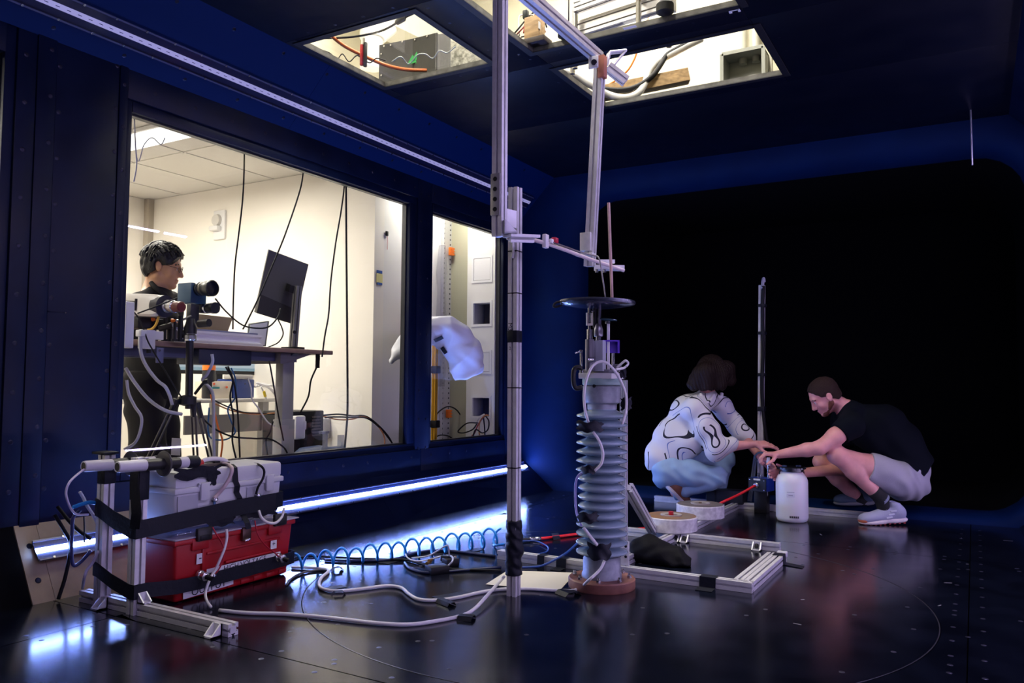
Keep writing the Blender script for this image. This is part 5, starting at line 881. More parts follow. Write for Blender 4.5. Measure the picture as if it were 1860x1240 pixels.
r3 = thing('screw_clamp', 'black screw clamp gripping the plate on top of the insulator', 'clamp', I(1047, 700, -.03)); CB = mat('clamp_black', (.02, .02, .022), .4, .4)
MB().tube([I(1058, 669, -.04), I(1048, 667, -.04), I(1042, 674, -.04), I(1042, 697, -.04), I(1047, 705, -.04), I(1058, 703, -.04)], .011, 8, 4).obj('clamp_frame', CB, r3, ang=180); MB().cyl(I(1056, 676, -.04), I(1055.5, 637, -.04), .006, n=10).obj('clamp_screw', STEEL, r3); MB().cyl(I(1045, 641, -.05), I(1056, 637, -.04), .0035, n=8).obj('tommy_bar', STEEL, r3); MB().lathe([(.006, 0), (.009, .004), (.009, .008), (.006, .012)], I(1055.5, 640, -.04), n=10).obj('screw_head', STEEL, r3); MB().cyl(I(1057, 677, -.04), I(1057, 672, -.04), .011, n=12).obj('pressure_pad', STEEL, r3)
# white lead taped down the sheds
r4 = thing('taped_lead', 'white cable arching over the plate and taped down the insulator sheds', 'cable', I(1040, 1070, -.15)); S_ = -.135
MB().tube([I(1120, 668, 0), I(1128, 661, 0), I(1136, 655, -.01), I(1141, 660, -.01), I(1133, 668, -.02), I(1118, 671, -.05)], .0055, 7).obj('loop', WCAB, r4, ang=180)
MB().tube([I(1130, 770, -.06), I(1137, 745, -.05), I(1136, 715, -.05), I(1124, 685, -.08), I(1112, 668, -.09), I(1098, 657, -.09), I(1085, 658, -.09), I(1074, 668, -.10), I(1065, 690, -.11), I(1061, 715, -.11), I(1063, 745, S_ - .0), I(1069, 768, S_)], .0065, 7).obj('upper_run', WCAB, r4, ang=180)
MB().tube([I(1077, 784, S_ - .005), I(1088, 800, S_ - .012), I(1095, 822, S_ - .012), I(1092, 842, S_ - .012), I(1080, 855, S_ - .01)], .0065, 7).obj('middle_run', WCAB, r4, ang=180)
MB().tube([I(1064, 855, S_), I(1052, 862, -.10), I(1046, 875, -.09), I(1045, 905, -.07), I(1047, 930, -.08), I(1052, 945, -.11), I(1056, 955, S_)], .0055, 7).obj('side_run', mat('lead_lilac', (.40, .38, .72), .4), r4, ang=180)
MB().tube([I(1060, 958, S_ - .012), I(1072, 974, S_ - .014), I(1085, 990, S_ - .014)], .0075, 7).obj('lower_run', WCAB, r4, ang=180)
MB().tube([I(1098, 1018, S_), I(1090, 1034, -.16), I(1070, 1053, -.20)] + [onz(1055, 1066, .012), onz(1040, 1073, .01)], .0065, 7).obj('foot_run', WCAB, r4, ang=180)
def patch(c, wid, hgt, d, m, par, nm='tape_patch', ph=0.0, n=None):
    x = RIGHT if n is None else unit(n); g_ = MB(); nx, ny = 9, 6; vs = []; 
    for k in (0, 1):
        for i in range(nx):
            for j in range(ny):
                u, v = i / (nx - 1) - .5, j / (ny - 1) - .5; t = u * wid; ed = .08 * math.sin(7 * v * 3 + ph + 3 * u) * wid * (abs(u) > .4); p = V3(c) + x * (t + ed) + UPV * (v * hgt + .006 * math.sin(u * 11 + ph)) + FWD * (d * (u * 2) ** 2 + .004 * math.sin(9 * u + 7 * v + ph)) - FWD * (.0016 * k); vs.append(p)
    N_ = nx * ny; fs = [(i * ny + j, (i + 1) * ny + j, (i + 1) * ny + j + 1, i * ny + j + 1) for i in range(nx - 1) for j in range(ny - 1)]; fs += [tuple(N_ + q for q in f[::-1]) for f in fs]
    return g_.add(vs, fs).obj(nm, m, par, ang=180)
for px, py, wd, hg, ph in ((1073, 775, .11, .045, 0), (1071, 853, .07, .035, 2), (1069, 941, .09, .045, 4), (1090, 1003, .10, .07, 1)): patch(I(px, py, S_ - .018), wd, hg, .035, TAPE, r4, ph=ph)
patch(I(1138, 733, -.03), .05, .055, .01, TAPE, r4, ph=3); patch(I(1132, 677, -.02), .03, .05, .005, TAPE, r4, ph=3)
# ------------------------------------------------------------------ floor frame of profiles
Z = .0235
def rail(par, a, b, w2=.045, nm='rail', zz=Z, m=ALU): return MB().ext((a[0], a[1], zz), (b[0], b[1], zz), .045, up=(0, 0, 1), w2=w2).obj(nm, m, par)
r = thing('base_frame', 'silver profile frame lying on the floor round the insulator, with upright and brace', 'frame', (-1.2, 4.0, 0))
F0, F1 = onz(905, 1012), onz(1360, 1080); F0[1] = F0[1]; yF = 3.66
xl, xr = ony(905, 1000, yF)[0], -.875
rail(r, (xl, yF + .01), (xr, yF + .01)); R0, R1 = onz(1360, 1078), onz(1414, 1026); rail(r, (-.897, 3.685), (-.897, 4.40), .045); rail(r, (-.945, 3.685), (-.945, 4.38), .045, zz=.0235)
y3 = 4.66; rail(r, (ony(1140, 985, y3)[0], y3), (ony(1417, 1010, y3)[0], y3)); y5 = 6.13; rail(r, (ony(1190, 912, y5)[0], y5), (ony(1590, 945, y5)[0], y5))
rail(r, (-1.575, y3 + .025), (-1.575, y5 - .025)); rail(r, (-1.625, y3 + .025), (-1.625, y5 - .6)); rail(r, (-1.575, yF + .035), (-1.575, y3 - .025))
ub = V3((-1.40, 3.60, 0)); ub = onz(1133, 1035); ub = V3((ony(1133, 1000, 3.70)[0], 3.70, .046)); ut = at(1134, 690, depth(ub)); MB().ext(ub, (ub[0], ub[1], ut[2]), .030, up=(0, 1, 0)).obj('upright', mat('alu_bright', (.72, .72, .78), .3, .6), r)
bp = V3((ub[0] + .006, ub[1] - .025, .09)); MB().bbox(bp, (.065, .006, .15), .002).obj('bracket_plate', ALUP, r)
for dx in (-.016, .016):
    for dz in (-.05, 0, .05): MB().cyl(bp + [dx, -.003, dz], bp + [dx, -.005, dz], .007, n=10).obj('plate_bolt', BPL, r)
ba, bb = at(1141, 885, depth(ub) + .02), V3((ony(1186, 990, y3 - .05)[0], y3 - .05, .05)); MB().ext(ba, bb, .045, up=(0, 0, 1)).obj('brace', ALU, r)
for (c, a, b) in (((-.87, yF + .035, .0), (0, 0, 1), (1, 0, 0)),): pass
def foot(px, py, nm='foot_bracket', Y=None, dirx=(1, 0, 0)):
    p = onz(px, py) ; mb = MB(); gusset(mb, (p[0], p[1], .001), (0, 0, 1), (0, -1, 0), .045, .045); o = mb.obj(nm, ALUP, r); MB().cyl((p[0], p[1] - .012, .026), (p[0], p[1] - .030, .012), .011, n=12).obj('slot_hole', BPL, r)
p = ony(1376, 1000, y3 - .025); 
for xx in (p[0],): mb = MB(); gusset(mb, (xx, y3 - .025, .001), (0, 0, 1), (0, -1, 0), .045, .05); mb.obj('foot_bracket', ALUP, r); MB().cyl((xx, y3 - .04, .030), (xx, y3 - .052, .022), .012, n=12).obj('slot_hole', BPL, r)
for px in (1229, 1245): xx = ony(px, 990, y3 - .025)[0]; mb = MB(); gusset(mb, (xx, y3 - .025, .001), (0, 0, 1), (0, -1, 0), .045, .045); mb.obj('foot_bracket', ALUP, r); MB().cyl((xx, y3 - .04, .030), (xx, y3 - .052, .022), .012, n=12).obj('slot_hole', BPL, r)
for px in (1321, 1334): xx = ony(px, 920, y5 - .025)[0]; mb = MB(); gusset(mb, (xx, y5 - .025, .001), (0, 0, 1), (0, -1, 0), .045, .045); mb.obj('foot_bracket', ALUP, r); MB().cyl((xx, y5 - .04, .030), (xx, y5 - .052, .022), .012, n=12).obj('slot_hole', BPL, r)
p = onz(1392, 1017); MB().bbox((-.90, 4.42, .035), (.05, .035, .03), .004).obj('end_cap', ALUP, r)
# tape straps over the rails
def saddle(x, y, hw, par, along='x', ext_=.07):
    h = .049; o_ = .026
    if along == 'x': pts = [(x, y - o_ - ext_, .002), (x, y - o_ - .004, .004), (x, y - o_, h), (x, y + o_, h), (x, y + o_ + .002, .01)]; wd = (1, 0, 0)
    else: pts = [(x - o_ - .01, y, .004), (x - o_, y, h), (x + o_, y, h), (x + o_ + .004, y, .004), (x + o_ + ext_, y - .03, .002)]; wd = (0, 1, 0)
    return MB().ribbon(pts, hw, wd, .002).obj('tape_strap', TAPE, par, False)
saddle(ony(1287, 1060, yF)[0], yF + .01, .075, r); saddle(ony(1022, 1020, yF)[0], yF + .01, .055, r); saddle(ony(985, 1010, yF)[0], yF + .01, .04, r); saddle(-.90, 4.34, .06, r, 'y', .10)
# weights
for k, (px, py, lab) in enumerate(((1219, 966, 'white-sided round weight plate nearer the insulator, with a red bolt'), (1272, 936, 'white-sided round weight plate farther back, red tube passing behind it'))):
    Y = 4.73 if k == 0 else 5.30; c = onz(px, py, .09); c = V3((ony(px, py, Y)[0], Y, .047)); r5 = thing('weight_plate', lab, 'weight', c, None)
    MB().lathe([(.001, 0), (.150, 0), (.157, .004), (.157, .080), (.152, .085), (.001, .085)], c, n=56).obj('rim', mat('chipped_white', (.72, .70, .71), .55, var=.7, vscale=34, col2=(.50, .48, .50), bump=.1), r5)
    MB().lathe([(.001, .0855), (.150, .0855), (.150, .087), (.001, .087)], c, n=56).obj('top_face', mat('rusty_top' if k == 0 else 'worn_top', (.20, .16, .14), .6, var=.5, vscale=9, col2=(.30, .15, .06) if k == 0 else (.13, .115, .11)), r5)
    MB().lathe([(.062, .087), (.064, .094), (.056, .095), (.04, .089)], c, n=40, cap=False).obj('hub_ring', mat('ring_worn', (.55, .50, .46), .45, .3), r5)
    MB().cyl(c + [0, 0, .087], c + [0, 0, .11 if k == 0 else .098], .016 if k == 0 else .01, n=6).obj('hub_bolt', REDM if k == 0 else mat('bolt_rust', (.2, .13, .08), .6), r5)
# black cloth bag beside the insulator
bc = onz(1188, 1030); g = SDF(bc + [-.22, -.10, -.01], bc + [.25, .30, .2], .007); q0 = onz(1150, 1028); q1 = onz(1222, 1026); mid = (q0 + q1) / 2 + [0, .09, 0]
g.ell(mid + [-.05, .0, .06], (.11, .08, .075), None, .04); g.ell(mid + [.04, -.01, .045], (.10, .07, .055), None, .04); g.ell(mid + [.0, .02, .03], (.17, .10, .035), None, .04); g.ell(mid + [.12, -.03, .015], (.06, .05, .018), None, .03); g.warp(folds(.004, 60, (1, .5, .4))); g.warp(wob(.004, 55)); g.plane((0, 0, .001), (0, 0, -1)); o = g.mesh('cloth_bag', mat('bag_black', (.004, .004, .006), .75, spec=.15, bump=.15, bscale=40)); tag(o, 'crumpled black cloth bag lying inside the floor frame by the insulator', 'bag')
# mast with taped cable and blue valve box
r = thing('cable_mast', 'slim silver mast with a black cable taped up it, behind the blue box', 'mast', (ony(1380, 910, 6.2)[0], 6.2, .046)); mbt = V3((ony(1381, 900, 6.2)[0], 6.2, .0)); mtp = ony(1384, 518, 6.2); MB().ext(mbt, mtp, .042, up=(0, 1, 0)).obj('mast_profile', ALU, r)
def M(py, dx=0, d=-.035): t = (ony(1382, py, 6.2)[2] - mbt[2]) / (mtp[2] - mbt[2]); return mbt + (mtp - mbt) * t + RIGHT * dx + FWD * d
MB().tube([M(520, .0), M(560, -.004), M(640, .0), M(700, -.006), M(745, .004), M(780, .022), M(812, .045)], .013, 7).obj('taped_cable', BRUB, r, ang=180); MB().tube([M(525, -.008), M(512, .004, -.01), M(506, .012, 0), M(512, .02, .01)], .012, 8).obj('bent_end', mat('tip_grey', (.45, .45, .55), .3), r, ang=180)
for py in (555, 605, 680, 742): MB().bbox(M(py, 0, -.012), (.054, .066, .022 if py != 742 else .035), .003).obj('tape_band', TAPE, r)
ba, bb = at(1368, 880, 6.05), M(760, -.01, .0); MB().ext(V3((ony(1362, 900, 6.2)[0], 6.2, .05)), M(800, -.02, .0), .03, up=(0, 1, 0)).obj('mast_brace', mat('brace_blue', (.22, .26, .36), .4, .5), r)
DB = 5.80
r = thing('valve_box', 'blue box with a black front plate, valves and a red tube port', 'box', V3((at(1385, 900, DB)[0], at(1385, 900, DB)[1], .046)))
bf = unit(np.array([-.25, -1, 0])); bs_ = np.cross((0, 0, 1), bf) * -1; bs_ = unit(np.cross(bf, (0, 0, 1))); 
if bs_ @ RIGHT < 0: bs_ = -bs_
fc = at(1376, 880, DB); wB, hB, dB = .135, .095, .13
MB().bbox(fc - bf * dB / 2, (wB, dB, hB), .003, [bs_, -bf, (0, 0, 1)]).obj('blue_case', mat('box_blue', (.015, .05, .36), .4), r); MB().box(fc + bf * .004, (wB, .010, hB), [bs_, bf, (0, 0, 1)]).obj('front_plate', BPL, r); MB().box(fc + bf * .010 + bs_ * .0 + V3((0, 0, .038)), (.052, .002, .012), [bs_, bf, (0, 0, 1)]).obj('name_label', WHITEP, r)
for sx in (-1, 1):
    for sz in (-1, 1): p = fc + bs_ * sx * .055 + V3((0, 0, sz * .034)); MB().cyl(p + bf * .008, p + bf * .012, .004, n=8).obj('corner_screw', STEEL, r)
pp = fc + bs_ * -.004 + V3((0, 0, -.004)); MB().lathe([(.020, 0), (.020, .008), (.014, .012), (.014, .022)], pp + bf * .009, bf, n=20).obj('tube_port', STEEL, r)
for dx in (-.01, .01): p = fc - bf * .03 + bs_ * dx + V3((0, 0, hB / 2)); MB().cyl(p, p + [0, 0, .035], .007, n=10).obj('vent_pin', STEEL, r)
vp = at(1396, 858, DB); MB().cyl(V3((vp[0], vp[1], fc[2] + hB / 2)), vp + UPV * .05, .010, n=14).obj('valve_stem', STEEL, r); MB().lathe([(.012, 0), (.016, .01), (.018, .03), (.012, .045), (.012, .06)], vp + UPV * .05, n=14).obj('valve_cap', mat('cap_lilac', (.66, .62, .78), .4), r)
lb = V3((fc[0], fc[1], 0)) - bf * dB / 2; MB().bbox(V3((lb[0], lb[1], (fc[2] - hB / 2 + .0) / 2)), (.09, .10, fc[2] - hB / 2), .004).obj('stand_leg', BPL, r); MB().cyl(at(1392, 893, DB), at(1392, 900, DB), .012, n=10).obj('drain_plug', STEEL, r)
r = thing('dark_case', 'low dark navy case standing behind the red tube', 'case', at(1322, 915, 6.02) * [1, 1, 0]); a, b = at(1291, 892, 6.05), at(1356, 914, 6.0); MB().bbox((a + b) / 2 + FWD * .05, (.27, .14, .10), .006, [unit(V3((1, .1, 0))), (0, 1, 0), (0, 0, 1)]).obj('case_body', mat('case_navy', (.012, .014, .024), .5), r); MB().box((a + b) / 2 + [-.09, -.03, .0], (.012, .01, .10)).obj('case_latch', BPL, r)
o = MB().tube([pp + bf * .03, at(1340, 899, 5.72), at(1310, 913, 5.62), onz(1280, 930, .012), onz(1240, 945, .010), onz(1190, 957, .010), onz(1145, 962, .010), onz(1100, 966, .010), onz(1050, 970, .010), onz(1010, 975, .010), onz(982, 978, .012)], .0095, 8).obj('red_tube', REDT, None, ang=180); tag(o, 'red air tube from the blue box along the floor behind the insulator', 'tube')
r = thing('tube_fitting', 'brass and black push fitting joining the red tube near the post', 'fitting', onz(960, 980)); p0, p1 = onz(982, 978, .012), onz(955, 980, .013); ax = unit(p1 - p0)
MB().lathe([(.010, 0), (.014, .01), (.014, .03), (.011, .035), (.015, .05), (.015, .07), (.010, .075)], p0, ax, n=14).obj('steel_collar', STEEL, r); MB().cyl(p0 + ax * .07, p0 + ax * .19, .012, n=12).obj('black_body', BPL, r)
saddle_ = MB().ribbon([onz(1012, 980, .002), onz(1010, 974, .021), onz(1008, 968, .002)], .05, unit(onz(1030, 972) - onz(990, 976)), .002).obj('tape_strap', TAPE); tag(saddle_, 'black tape strip holding the red tube to the floor', 'tape')
# jug
jc = onz(1439, 946) + [0, 0, 0]; jc = V3(jc); Dj = depth(jc); jr = 28 / FPX * Dj
def jz(py): return float(at(1439, py, Dj)[2])
r = thing('plastic_jug', 'translucent white wide-mouth jug with a black lid on the floor', 'jug', jc); top = jz(853)
prof = [(.001, .004), (jr * .80, 0), (jr * .93, .008), (jr, .03), (jr, top - .085), (jr * .985, top - .07), (jr * .90, top - .045), (jr * .72, top - .022), (jr * .66, top - .015), (jr * .66, top)]
MB().lathe(prof, jc, n=56).obj('jug_body', mat('hdpe', (.80, .80, .83), .35, sss=.3), r, ang=60); MB().lathe([(jr * .70, top - .012), (jr * .76, top - .010), (jr * .76, top + .006), (jr * .86, top + .008), (jr * .86, top + .016), (jr * .70, top + .020), (.001, top + .020)], jc, n=40).obj('lid', mat('lid_black', (.012, .013, .018), .3), r)
mb = MB()
for k in range(20): a = 2 * math.pi * k / 20; p = jc + [jr * .865 * math.cos(a), jr * .865 * math.sin(a), top + .012]; mb.box(p, (.012, .006, .010), [[-math.sin(a), math.cos(a), 0], [math.cos(a), math.sin(a), 0], [0, 0, 1]])
o = mb.obj('lid_ridge', mat('lid_black', (0, 0, 0)), r); o['kind'] = 'stuff'
for sx in (-1, 1): MB().tube([jc + RIGHT * sx * jr * .72 + [0, 0, top - .004], jc + RIGHT * sx * jr * .80 + [0, 0, top - .02], jc + RIGHT * sx * jr * .76 + [0, 0, top - .035]], .004, 6).obj('bail_hook', BPL, r, ang=180); MB().bbox(jc + RIGHT * sx * jr * .45 + [0, -.0, top + .024], (.03, .03, .012), .003).obj('lid_lug', mat('lug_blue', (.04, .07, .16), .4), r)
fn = unit(np.array([CP[0] - jc[0], CP[1] - jc[1], 0])); fs_ = np.cross((0, 0, 1), fn)
MB().box(jc + fn * (jr + .0005) + fs_ * -.008 + [0, 0, jz(897)], (.052, .001, .022), [fs_, fn, (0, 0, 1)]).obj('paper_label', mat('label_lilac', (.70, .70, .78), .6), r)
MB().box(jc + fn * (jr + .0012) + fs_ * -.008 + [0, 0, jz(896.5)], (.028, .0005, .005), [fs_, fn, (0, 0, 1)]).obj('printed_line', mat('print_grey', (.25, .25, .32), .6), r); MB().box(jc + fn * (jr + .0012) + fs_ * -.008 + [0, 0, jz(891)], (.048, .0005, .0025), [fs_, fn, (0, 0, 1)]).obj('printed_line', mat('print_grey', (0, 0, 0)), r)
mb = MB(); xx = -.026
for k in range(15): wd = .0012 + .0016 * ((k * 7) % 3); mb.box(jc + fn * (jr + .0008) + fs_ * (xx + .01) + [0, 0, 0.042], (wd, .0005, .014), [fs_, fn, (0, 0, 1)]); xx += wd + .0014
o = mb.obj('bar_code', INK, r); o['kind'] = 'stuff'
# ------------------------------------------------------------------ toolbox stack
bx0, bx1, by0, by1 = -3.16, -2.87, 2.185, 2.845
r = thing('red_toolbox', 'red toolbox with a clear lid on the floor under the grey toolbox', 'toolbox', ((bx0 + bx1) / 2, (by0 + by1) / 2, 0))
cx, cy = (bx0 + bx1) / 2, (by0 + by1) / 2
def taper(name, z0, z1, x0, x1, y0, y1, t, m, par, bev=.010):
    bm = bmesh.new(); bmesh.ops.create_cube(bm, size=1)
    for v in bm.verts:
        f = t if v.co.z < 0 else 0.0
        v.co = Vector(((x0 + x1) / 2 + v.co.x * (x1 - x0 - 2 * f), (y0 + y1) / 2 + v.co.y * (y1 - y0 - 2 * f), z0 if v.co.z < 0 else z1))
    bmesh.ops.bevel(bm, geom=list(bm.edges), offset=bev, segments=3, affect='EDGES', profile=.5); me = bpy.data.meshes.new(name); bm.to_mesh(me); bm.free(); return link(name, me, m, par)
taper('body', .004, .262, bx0, bx1, by0, by1, .018, REDM, r, .014)
MB().bbox((cx, cy, .252), (bx1 - bx0 + .016, by1 - by0 + .016, .022), .005).obj('rim_flange', REDM, r)
for y in (by0 + .12, by1 - .12): MB().bbox((bx1 + .004, y, .235), (.012, .085, .05), .004).obj('latch_mount', REDM, r)
MB().bbox((bx1 - .002, cy + .08, .13), (.012, .30, .012), .003).obj('body_ridge', REDM, r); MB().bbox((bx1 - .002, by0 + .14, .17), (.012, .012, .10), .003).obj('body_ridge', REDM, r); MB().bbox((bx1 - .004, cy + .04, .185), (.012, .42, .012), .003).obj('body_ridge', REDM, r)
for k in range(7): MB().bbox((bx1 - .018, by0 + .16 + .075 * k, .022), (.012, .05, .022), .004).obj('foot_rib', REDM, r)
MB().bbox((cx, cy + .01, .283), (bx1 - bx0 + .006, by1 - by0 + .02, .036), .004).obj('clear_lid', CLEARP, r); MB().bbox((cx, cy + .01, .2665), (bx1 - bx0 + .022, by1 - by0 + .036, .006), .002).obj('clear_flange', mat('clear_lip', (.62, .58, .72), .2, alpha=.6), r)
for y in (by0 + .13, by1 - .10):
    MB().bbox((bx1 + .014, y, .275), (.02, .075, .055), .005).obj('lid_latch', mat('latch_black', (.02, .02, .018), .4), r); MB().bbox((bx1 + .024, y, .262), (.006, .05, .02), .003).obj('latch_tab', BPL, r)
MB().bbox((bx1 + .012, cy + .03, .24), (.016, .05, .06), .004).obj('padlock_hasp', mat('hasp', (.10, .06, .05), .35, .8), r); MB().cyl((bx1 + .02, cy + .015, .21), (bx1 + .02, cy + .045, .215), .006, n=8).obj('hasp_pin', STEEL, r)
def plateX(name, y0, y1, z0, z1, m, par, X=bx1 + .0012, th=.0012): return MB().box((X, (y0 + y1) / 2, (z0 + z1) / 2), (th, y1 - y0, z1 - z0)).obj(name, m, par)
def pX(px, py, X=bx1): p = onx(px, py, X); return p[1], p[2]
LBL = mat('label_white', (.78, .78, .80), .6)
(y0, z1), (y1, z0) = pX(357, 1006), pX(369.5, 1022); o = plateX('minus_label', y0, y1, z0, z1, LBL, r, bx1 + .001); text('-', INK, .05, (bx1 + .0022, (y0 + y1) / 2, (z0 + z1) / 2 + .005), (0, 1, 0), (0, 0, 1), 'minus_sign', r)
(y0, z1), (y1, z0) = pX(491.5, 980), pX(502, 995); plateX('plus_label', y0, y1, z0, z1, LBL, r, bx1 + .001); text('+', INK, .035, (bx1 + .0022, (y0 + y1) / 2, (z0 + z1) / 2), (0, 1, 0), (0, 0, 1), 'plus_sign', r)
def strip(p0, p1, hgt, word, size, off=.0):
    (ya, za), (yb, zb) = p0, p1; d = unit((0, yb - ya, zb - za)); up = np.cross((1, 0, 0), d); c = V3((bx1 - off, (ya + yb) / 2, (za + zb) / 2)); L = math.hypot(yb - ya, zb - za)
    MB().box(c, (.001, L, hgt), [(1, 0, 0), d, up]).obj('paper_label', LBL, r); text(word, INK, size, c + [.0012, 0, 0], d, up, 'lettering', r)
y_, z_ = pX(346, 1072, bx1 - .006); strip((by0 + .05, .033), (by0 + .31, .042), .036, 'OUTPUT', .046, .006 - .0008)
strip((by0 + .16, .103), (by1 - .08, .106), .032, 'HIGH VOLTAGE', .034, -.001)
for (px, py) in ((362, 1043), (503, 1011)):
    y, z = pX(px, py); MB().lathe([(.020, 0), (.020, .014), (.015, .018), (.015, .030), (.019, .032), (.019, .042), (.008, .046)], (bx1, y, z), (1, 0, -.1), n=18).obj('cable_gland', mat('gland_chrome', (.60, .58, .55), .25, .9), r); MB().cyl((bx1 + .042, y, z - .004), (bx1 + .066, y + .01, z - .012), .010, n=10).obj('gland_plug', BPL, r)
y, z = pX(380, 1047); MB().lathe([(.010, 0), (.013, .006), (.008, .02), (.010, .03), (.004, .034)], (bx1, y, z), (1, .2, .3), n=12).obj('terminal', STEEL, r)
# grey toolbox
gx0, gx1, gy0, gy1, gz0, gz1 = -3.13, -2.885, 2.19, 2.775, .303, .540; zl = .458
GREYP = mat('grey_plastic', (.68, .69, .73), .5, bump=.04, bscale=120)
g = thing('grey_toolbox', 'pale grey toolbox strapped with black tape on top of the red one', 'toolbox', ((gx0 + gx1) / 2, (gy0 + gy1) / 2, gz0))
taper('body', gz0, zl, gx0, gx1, gy0, gy1, .008, GREYP, g, .012); MB().bbox(((gx0 + gx1) / 2, (gy0 + gy1) / 2, zl + .006), (gx1 - gx0 + .018, gy1 - gy0 + .018, .024), .005).obj('lid_rim', GREYP, g); MB().bbox(((gx0 + gx1) / 2, (gy0 + gy1) / 2, (zl + gz1) / 2 + .01), (gx1 - gx0 + .004, gy1 - gy0 + .004, gz1 - zl - .01), .014).obj('lid', GREYP, g)
for y in (gy0 + .135, gy1 - .085):
    MB().bbox((gx1 + .014, y, zl - .005), (.014, .045, .075), .004).obj('latch', mat('latch_grey', (.64, .65, .70), .4), g); MB().cyl((gx1 + .012, y - .03, zl + .028), (gx1 + .012, y + .03, zl + .028), .005, n=8).obj('latch_pin', mat('latch_grey', (0, 0, 0)), g); MB().bbox((gx1 + .006, y, zl + .022), (.012, .06, .018), .003).obj('latch_hook', GREYP, g)
for y in (gy0 + .06, gy1 - .16): MB().box((gx1 + .0025, y, zl - .055), (.003, .10, .08)).obj('body_recess', mat('recess_grey', (.46, .47, .53), .55), g)
for px, py in ((386, 908), (464, 900)): y, z = pX(px, py, gx1); MB().lathe([(.008, 0), (.011, .004), (.007, .012), (.010, .018), (.010, .026), (.004, .03)], (gx1, y, z), (1, 0, .2), n=12).obj('terminal_post', STEEL, g); MB().cyl((gx1 + .012, y, z - .004), (gx1 + .014, y, z - .02), .006, n=8).obj('terminal_nut', mat('nut_blue', (.05, .16, .35), .4), g)
# handle with red button and leads on the lid
h = thing('carry_handle', 'white and clear tubing handle with a red end lying on the grey lid', 'handle', (-2.98, 2.45, gz1)); p = lambda px, py, X=-2.97: onx(px, py, X)
MB().tube([p(362, 842), p(370, 836), p(385, 833), p(402, 834), p(412, 838)], .010, 8).obj('tube_handle', WCAB, h, ang=180); MB().cyl(p(360, 842), p(367, 839), .014, n=12).obj('red_end', mat('red_button', (.60, .02, .02), .35), h); MB().bbox(p(388, 843), (.03, .16, .012), .003).obj('handle_base', mat('base_brown', (.10, .08, .06), .5), h); MB().bbox(p(393, 839.5), (.02, .03, .012), .003).obj('slide_switch', BPL, h)
# leads on the boxes
def lead(nm, pts, rad, m, lab): o = MB().tube(pts, rad, 7).obj(nm, m, None, ang=180); return tag(o, lab, 'cable')
F = lambda px, py, d=0: onx(px, py, gx1 + .02 + d)
lead('clear_lead', [onx(398, 842, -2.98), onx(412, 843, -2.93), F(421, 850, .015), F(418, 866, .02), F(407, 884, .015), F(396, 897), F(389, 905)], .0085, mat('pink_tube', (.66, .50, .52), .3), 'pinkish clear lead bent over the grey toolbox front to its left terminal')
lead('black_lead', [onx(448, 845, -2.97), onx(463, 842, -2.93), F(474, 846, .012), F(480, 856, .016), F(477, 870, .014), F(469, 884, .008), F(465, 897)], .0055, BRUB, 'black lead bent over the grey toolbox front to its right terminal')
R_ = lambda px, py, d=0: onx(px, py, bx1 + .022 + d)
lead('red_lead', [R_(386, 957), R_(393, 970, .01), R_(402, 984, .015), R_(407, 1000, .016), R_(404, 1020, .014), R_(396, 1036, .01), R_(388, 1044)], .003, mat('lead_red', (.45, .01, .03), .4), 'thin red lead hanging down the left of the red toolbox front')
lead('red_lead', [R_(463, 945), R_(465, 958, .008), R_(470, 974, .012), R_(482, 990, .012), R_(497, 1002, .006), R_(506, 1010)], .003, mat('lead_red', (0, 0, 0)), 'thin red lead hanging down the right of the red toolbox front')
lead('white_lead', [R_(411, 961, .006), R_(412, 975, .014), R_(408, 995, .018), R_(400, 1015, .016), R_(391, 1035, .008), R_(385, 1044, .01), R_(377, 1062, .03), R_(373, 1078, .04), onz(376, 1092, .02), onz(383, 1102, .010)], .0062, WCAB, 'white lead running down the red toolbox front to the floor')
lead('white_lead', [F(470, 927), F(475, 940, .02), F(487, 949, .03), F(501, 949, .03), F(512, 938, .02), F(516, 922, .01)], .0065, WCAB, 'white loop of lead at the right corner of the grey toolbox')
# black tape bands
def wrapband(nm, pts, wd, lab, th=.0025): o = MB().ribbon(pts, wd, (0, 0, 1), th).obj(nm, TAPE, None, False); return tag(o, lab, 'tape')
s1 = (-2.905, 2.035); s2 = (-3.122, 2.035); e = .0265
def zx(px, py, X): return onx(px, py, X)[2]
zA = .335; q = gx1 + .004
wrapband('tape_band', [(s2[0] - e, s2[1] + .02, .405), (s2[0] - e, s2[1] - e, .405), (s2[0], s2[1] - e - .001, .40), (-3.02, 2.005, .365), (s1[0], s1[1] - e - .001, .335), (s1[0] + e + .0015, s1[1] - e, .335), (s1[0] + e + .0015, s1[1] + e, .337), (q + .012, gy0 - .002, .345), (q + .016, gy0 + .12, .352), (q + .016, (gy0 + gy1) / 2, .362), (q + .016, gy1 - .05, .366), (q + .004, gy1 + .006, .367), (gx0 + .03, gy1 + .008, .366)], .072, 'broad black tape band binding the grey toolbox to the two upright posts')
wrapband('tape_band', [(s2[0] - e, s2[1] + .02, .155), (s2[0] - e, s2[1] - e, .155), (s2[0], s2[1] - e - .001, .152), (-3.02, 2.005, .12), (s1[0], s1[1] - e - .001, .092), (s1[0] + e + .0015, s1[1] - e, .092), (s1[0] + e + .0015, s1[1] + e, .091), (bx1 + .010, by0 + .005, .078), (bx1 + .012, by0 + .12, .074), (bx1 + .012, cy, .076), (bx1 + .012, by1 - .04, .080), (bx1 + .005, by1 + .006, .082), (bx0 + .05, by1 + .008, .082)], .058, 'broad black tape band binding the red toolbox to the two upright posts')
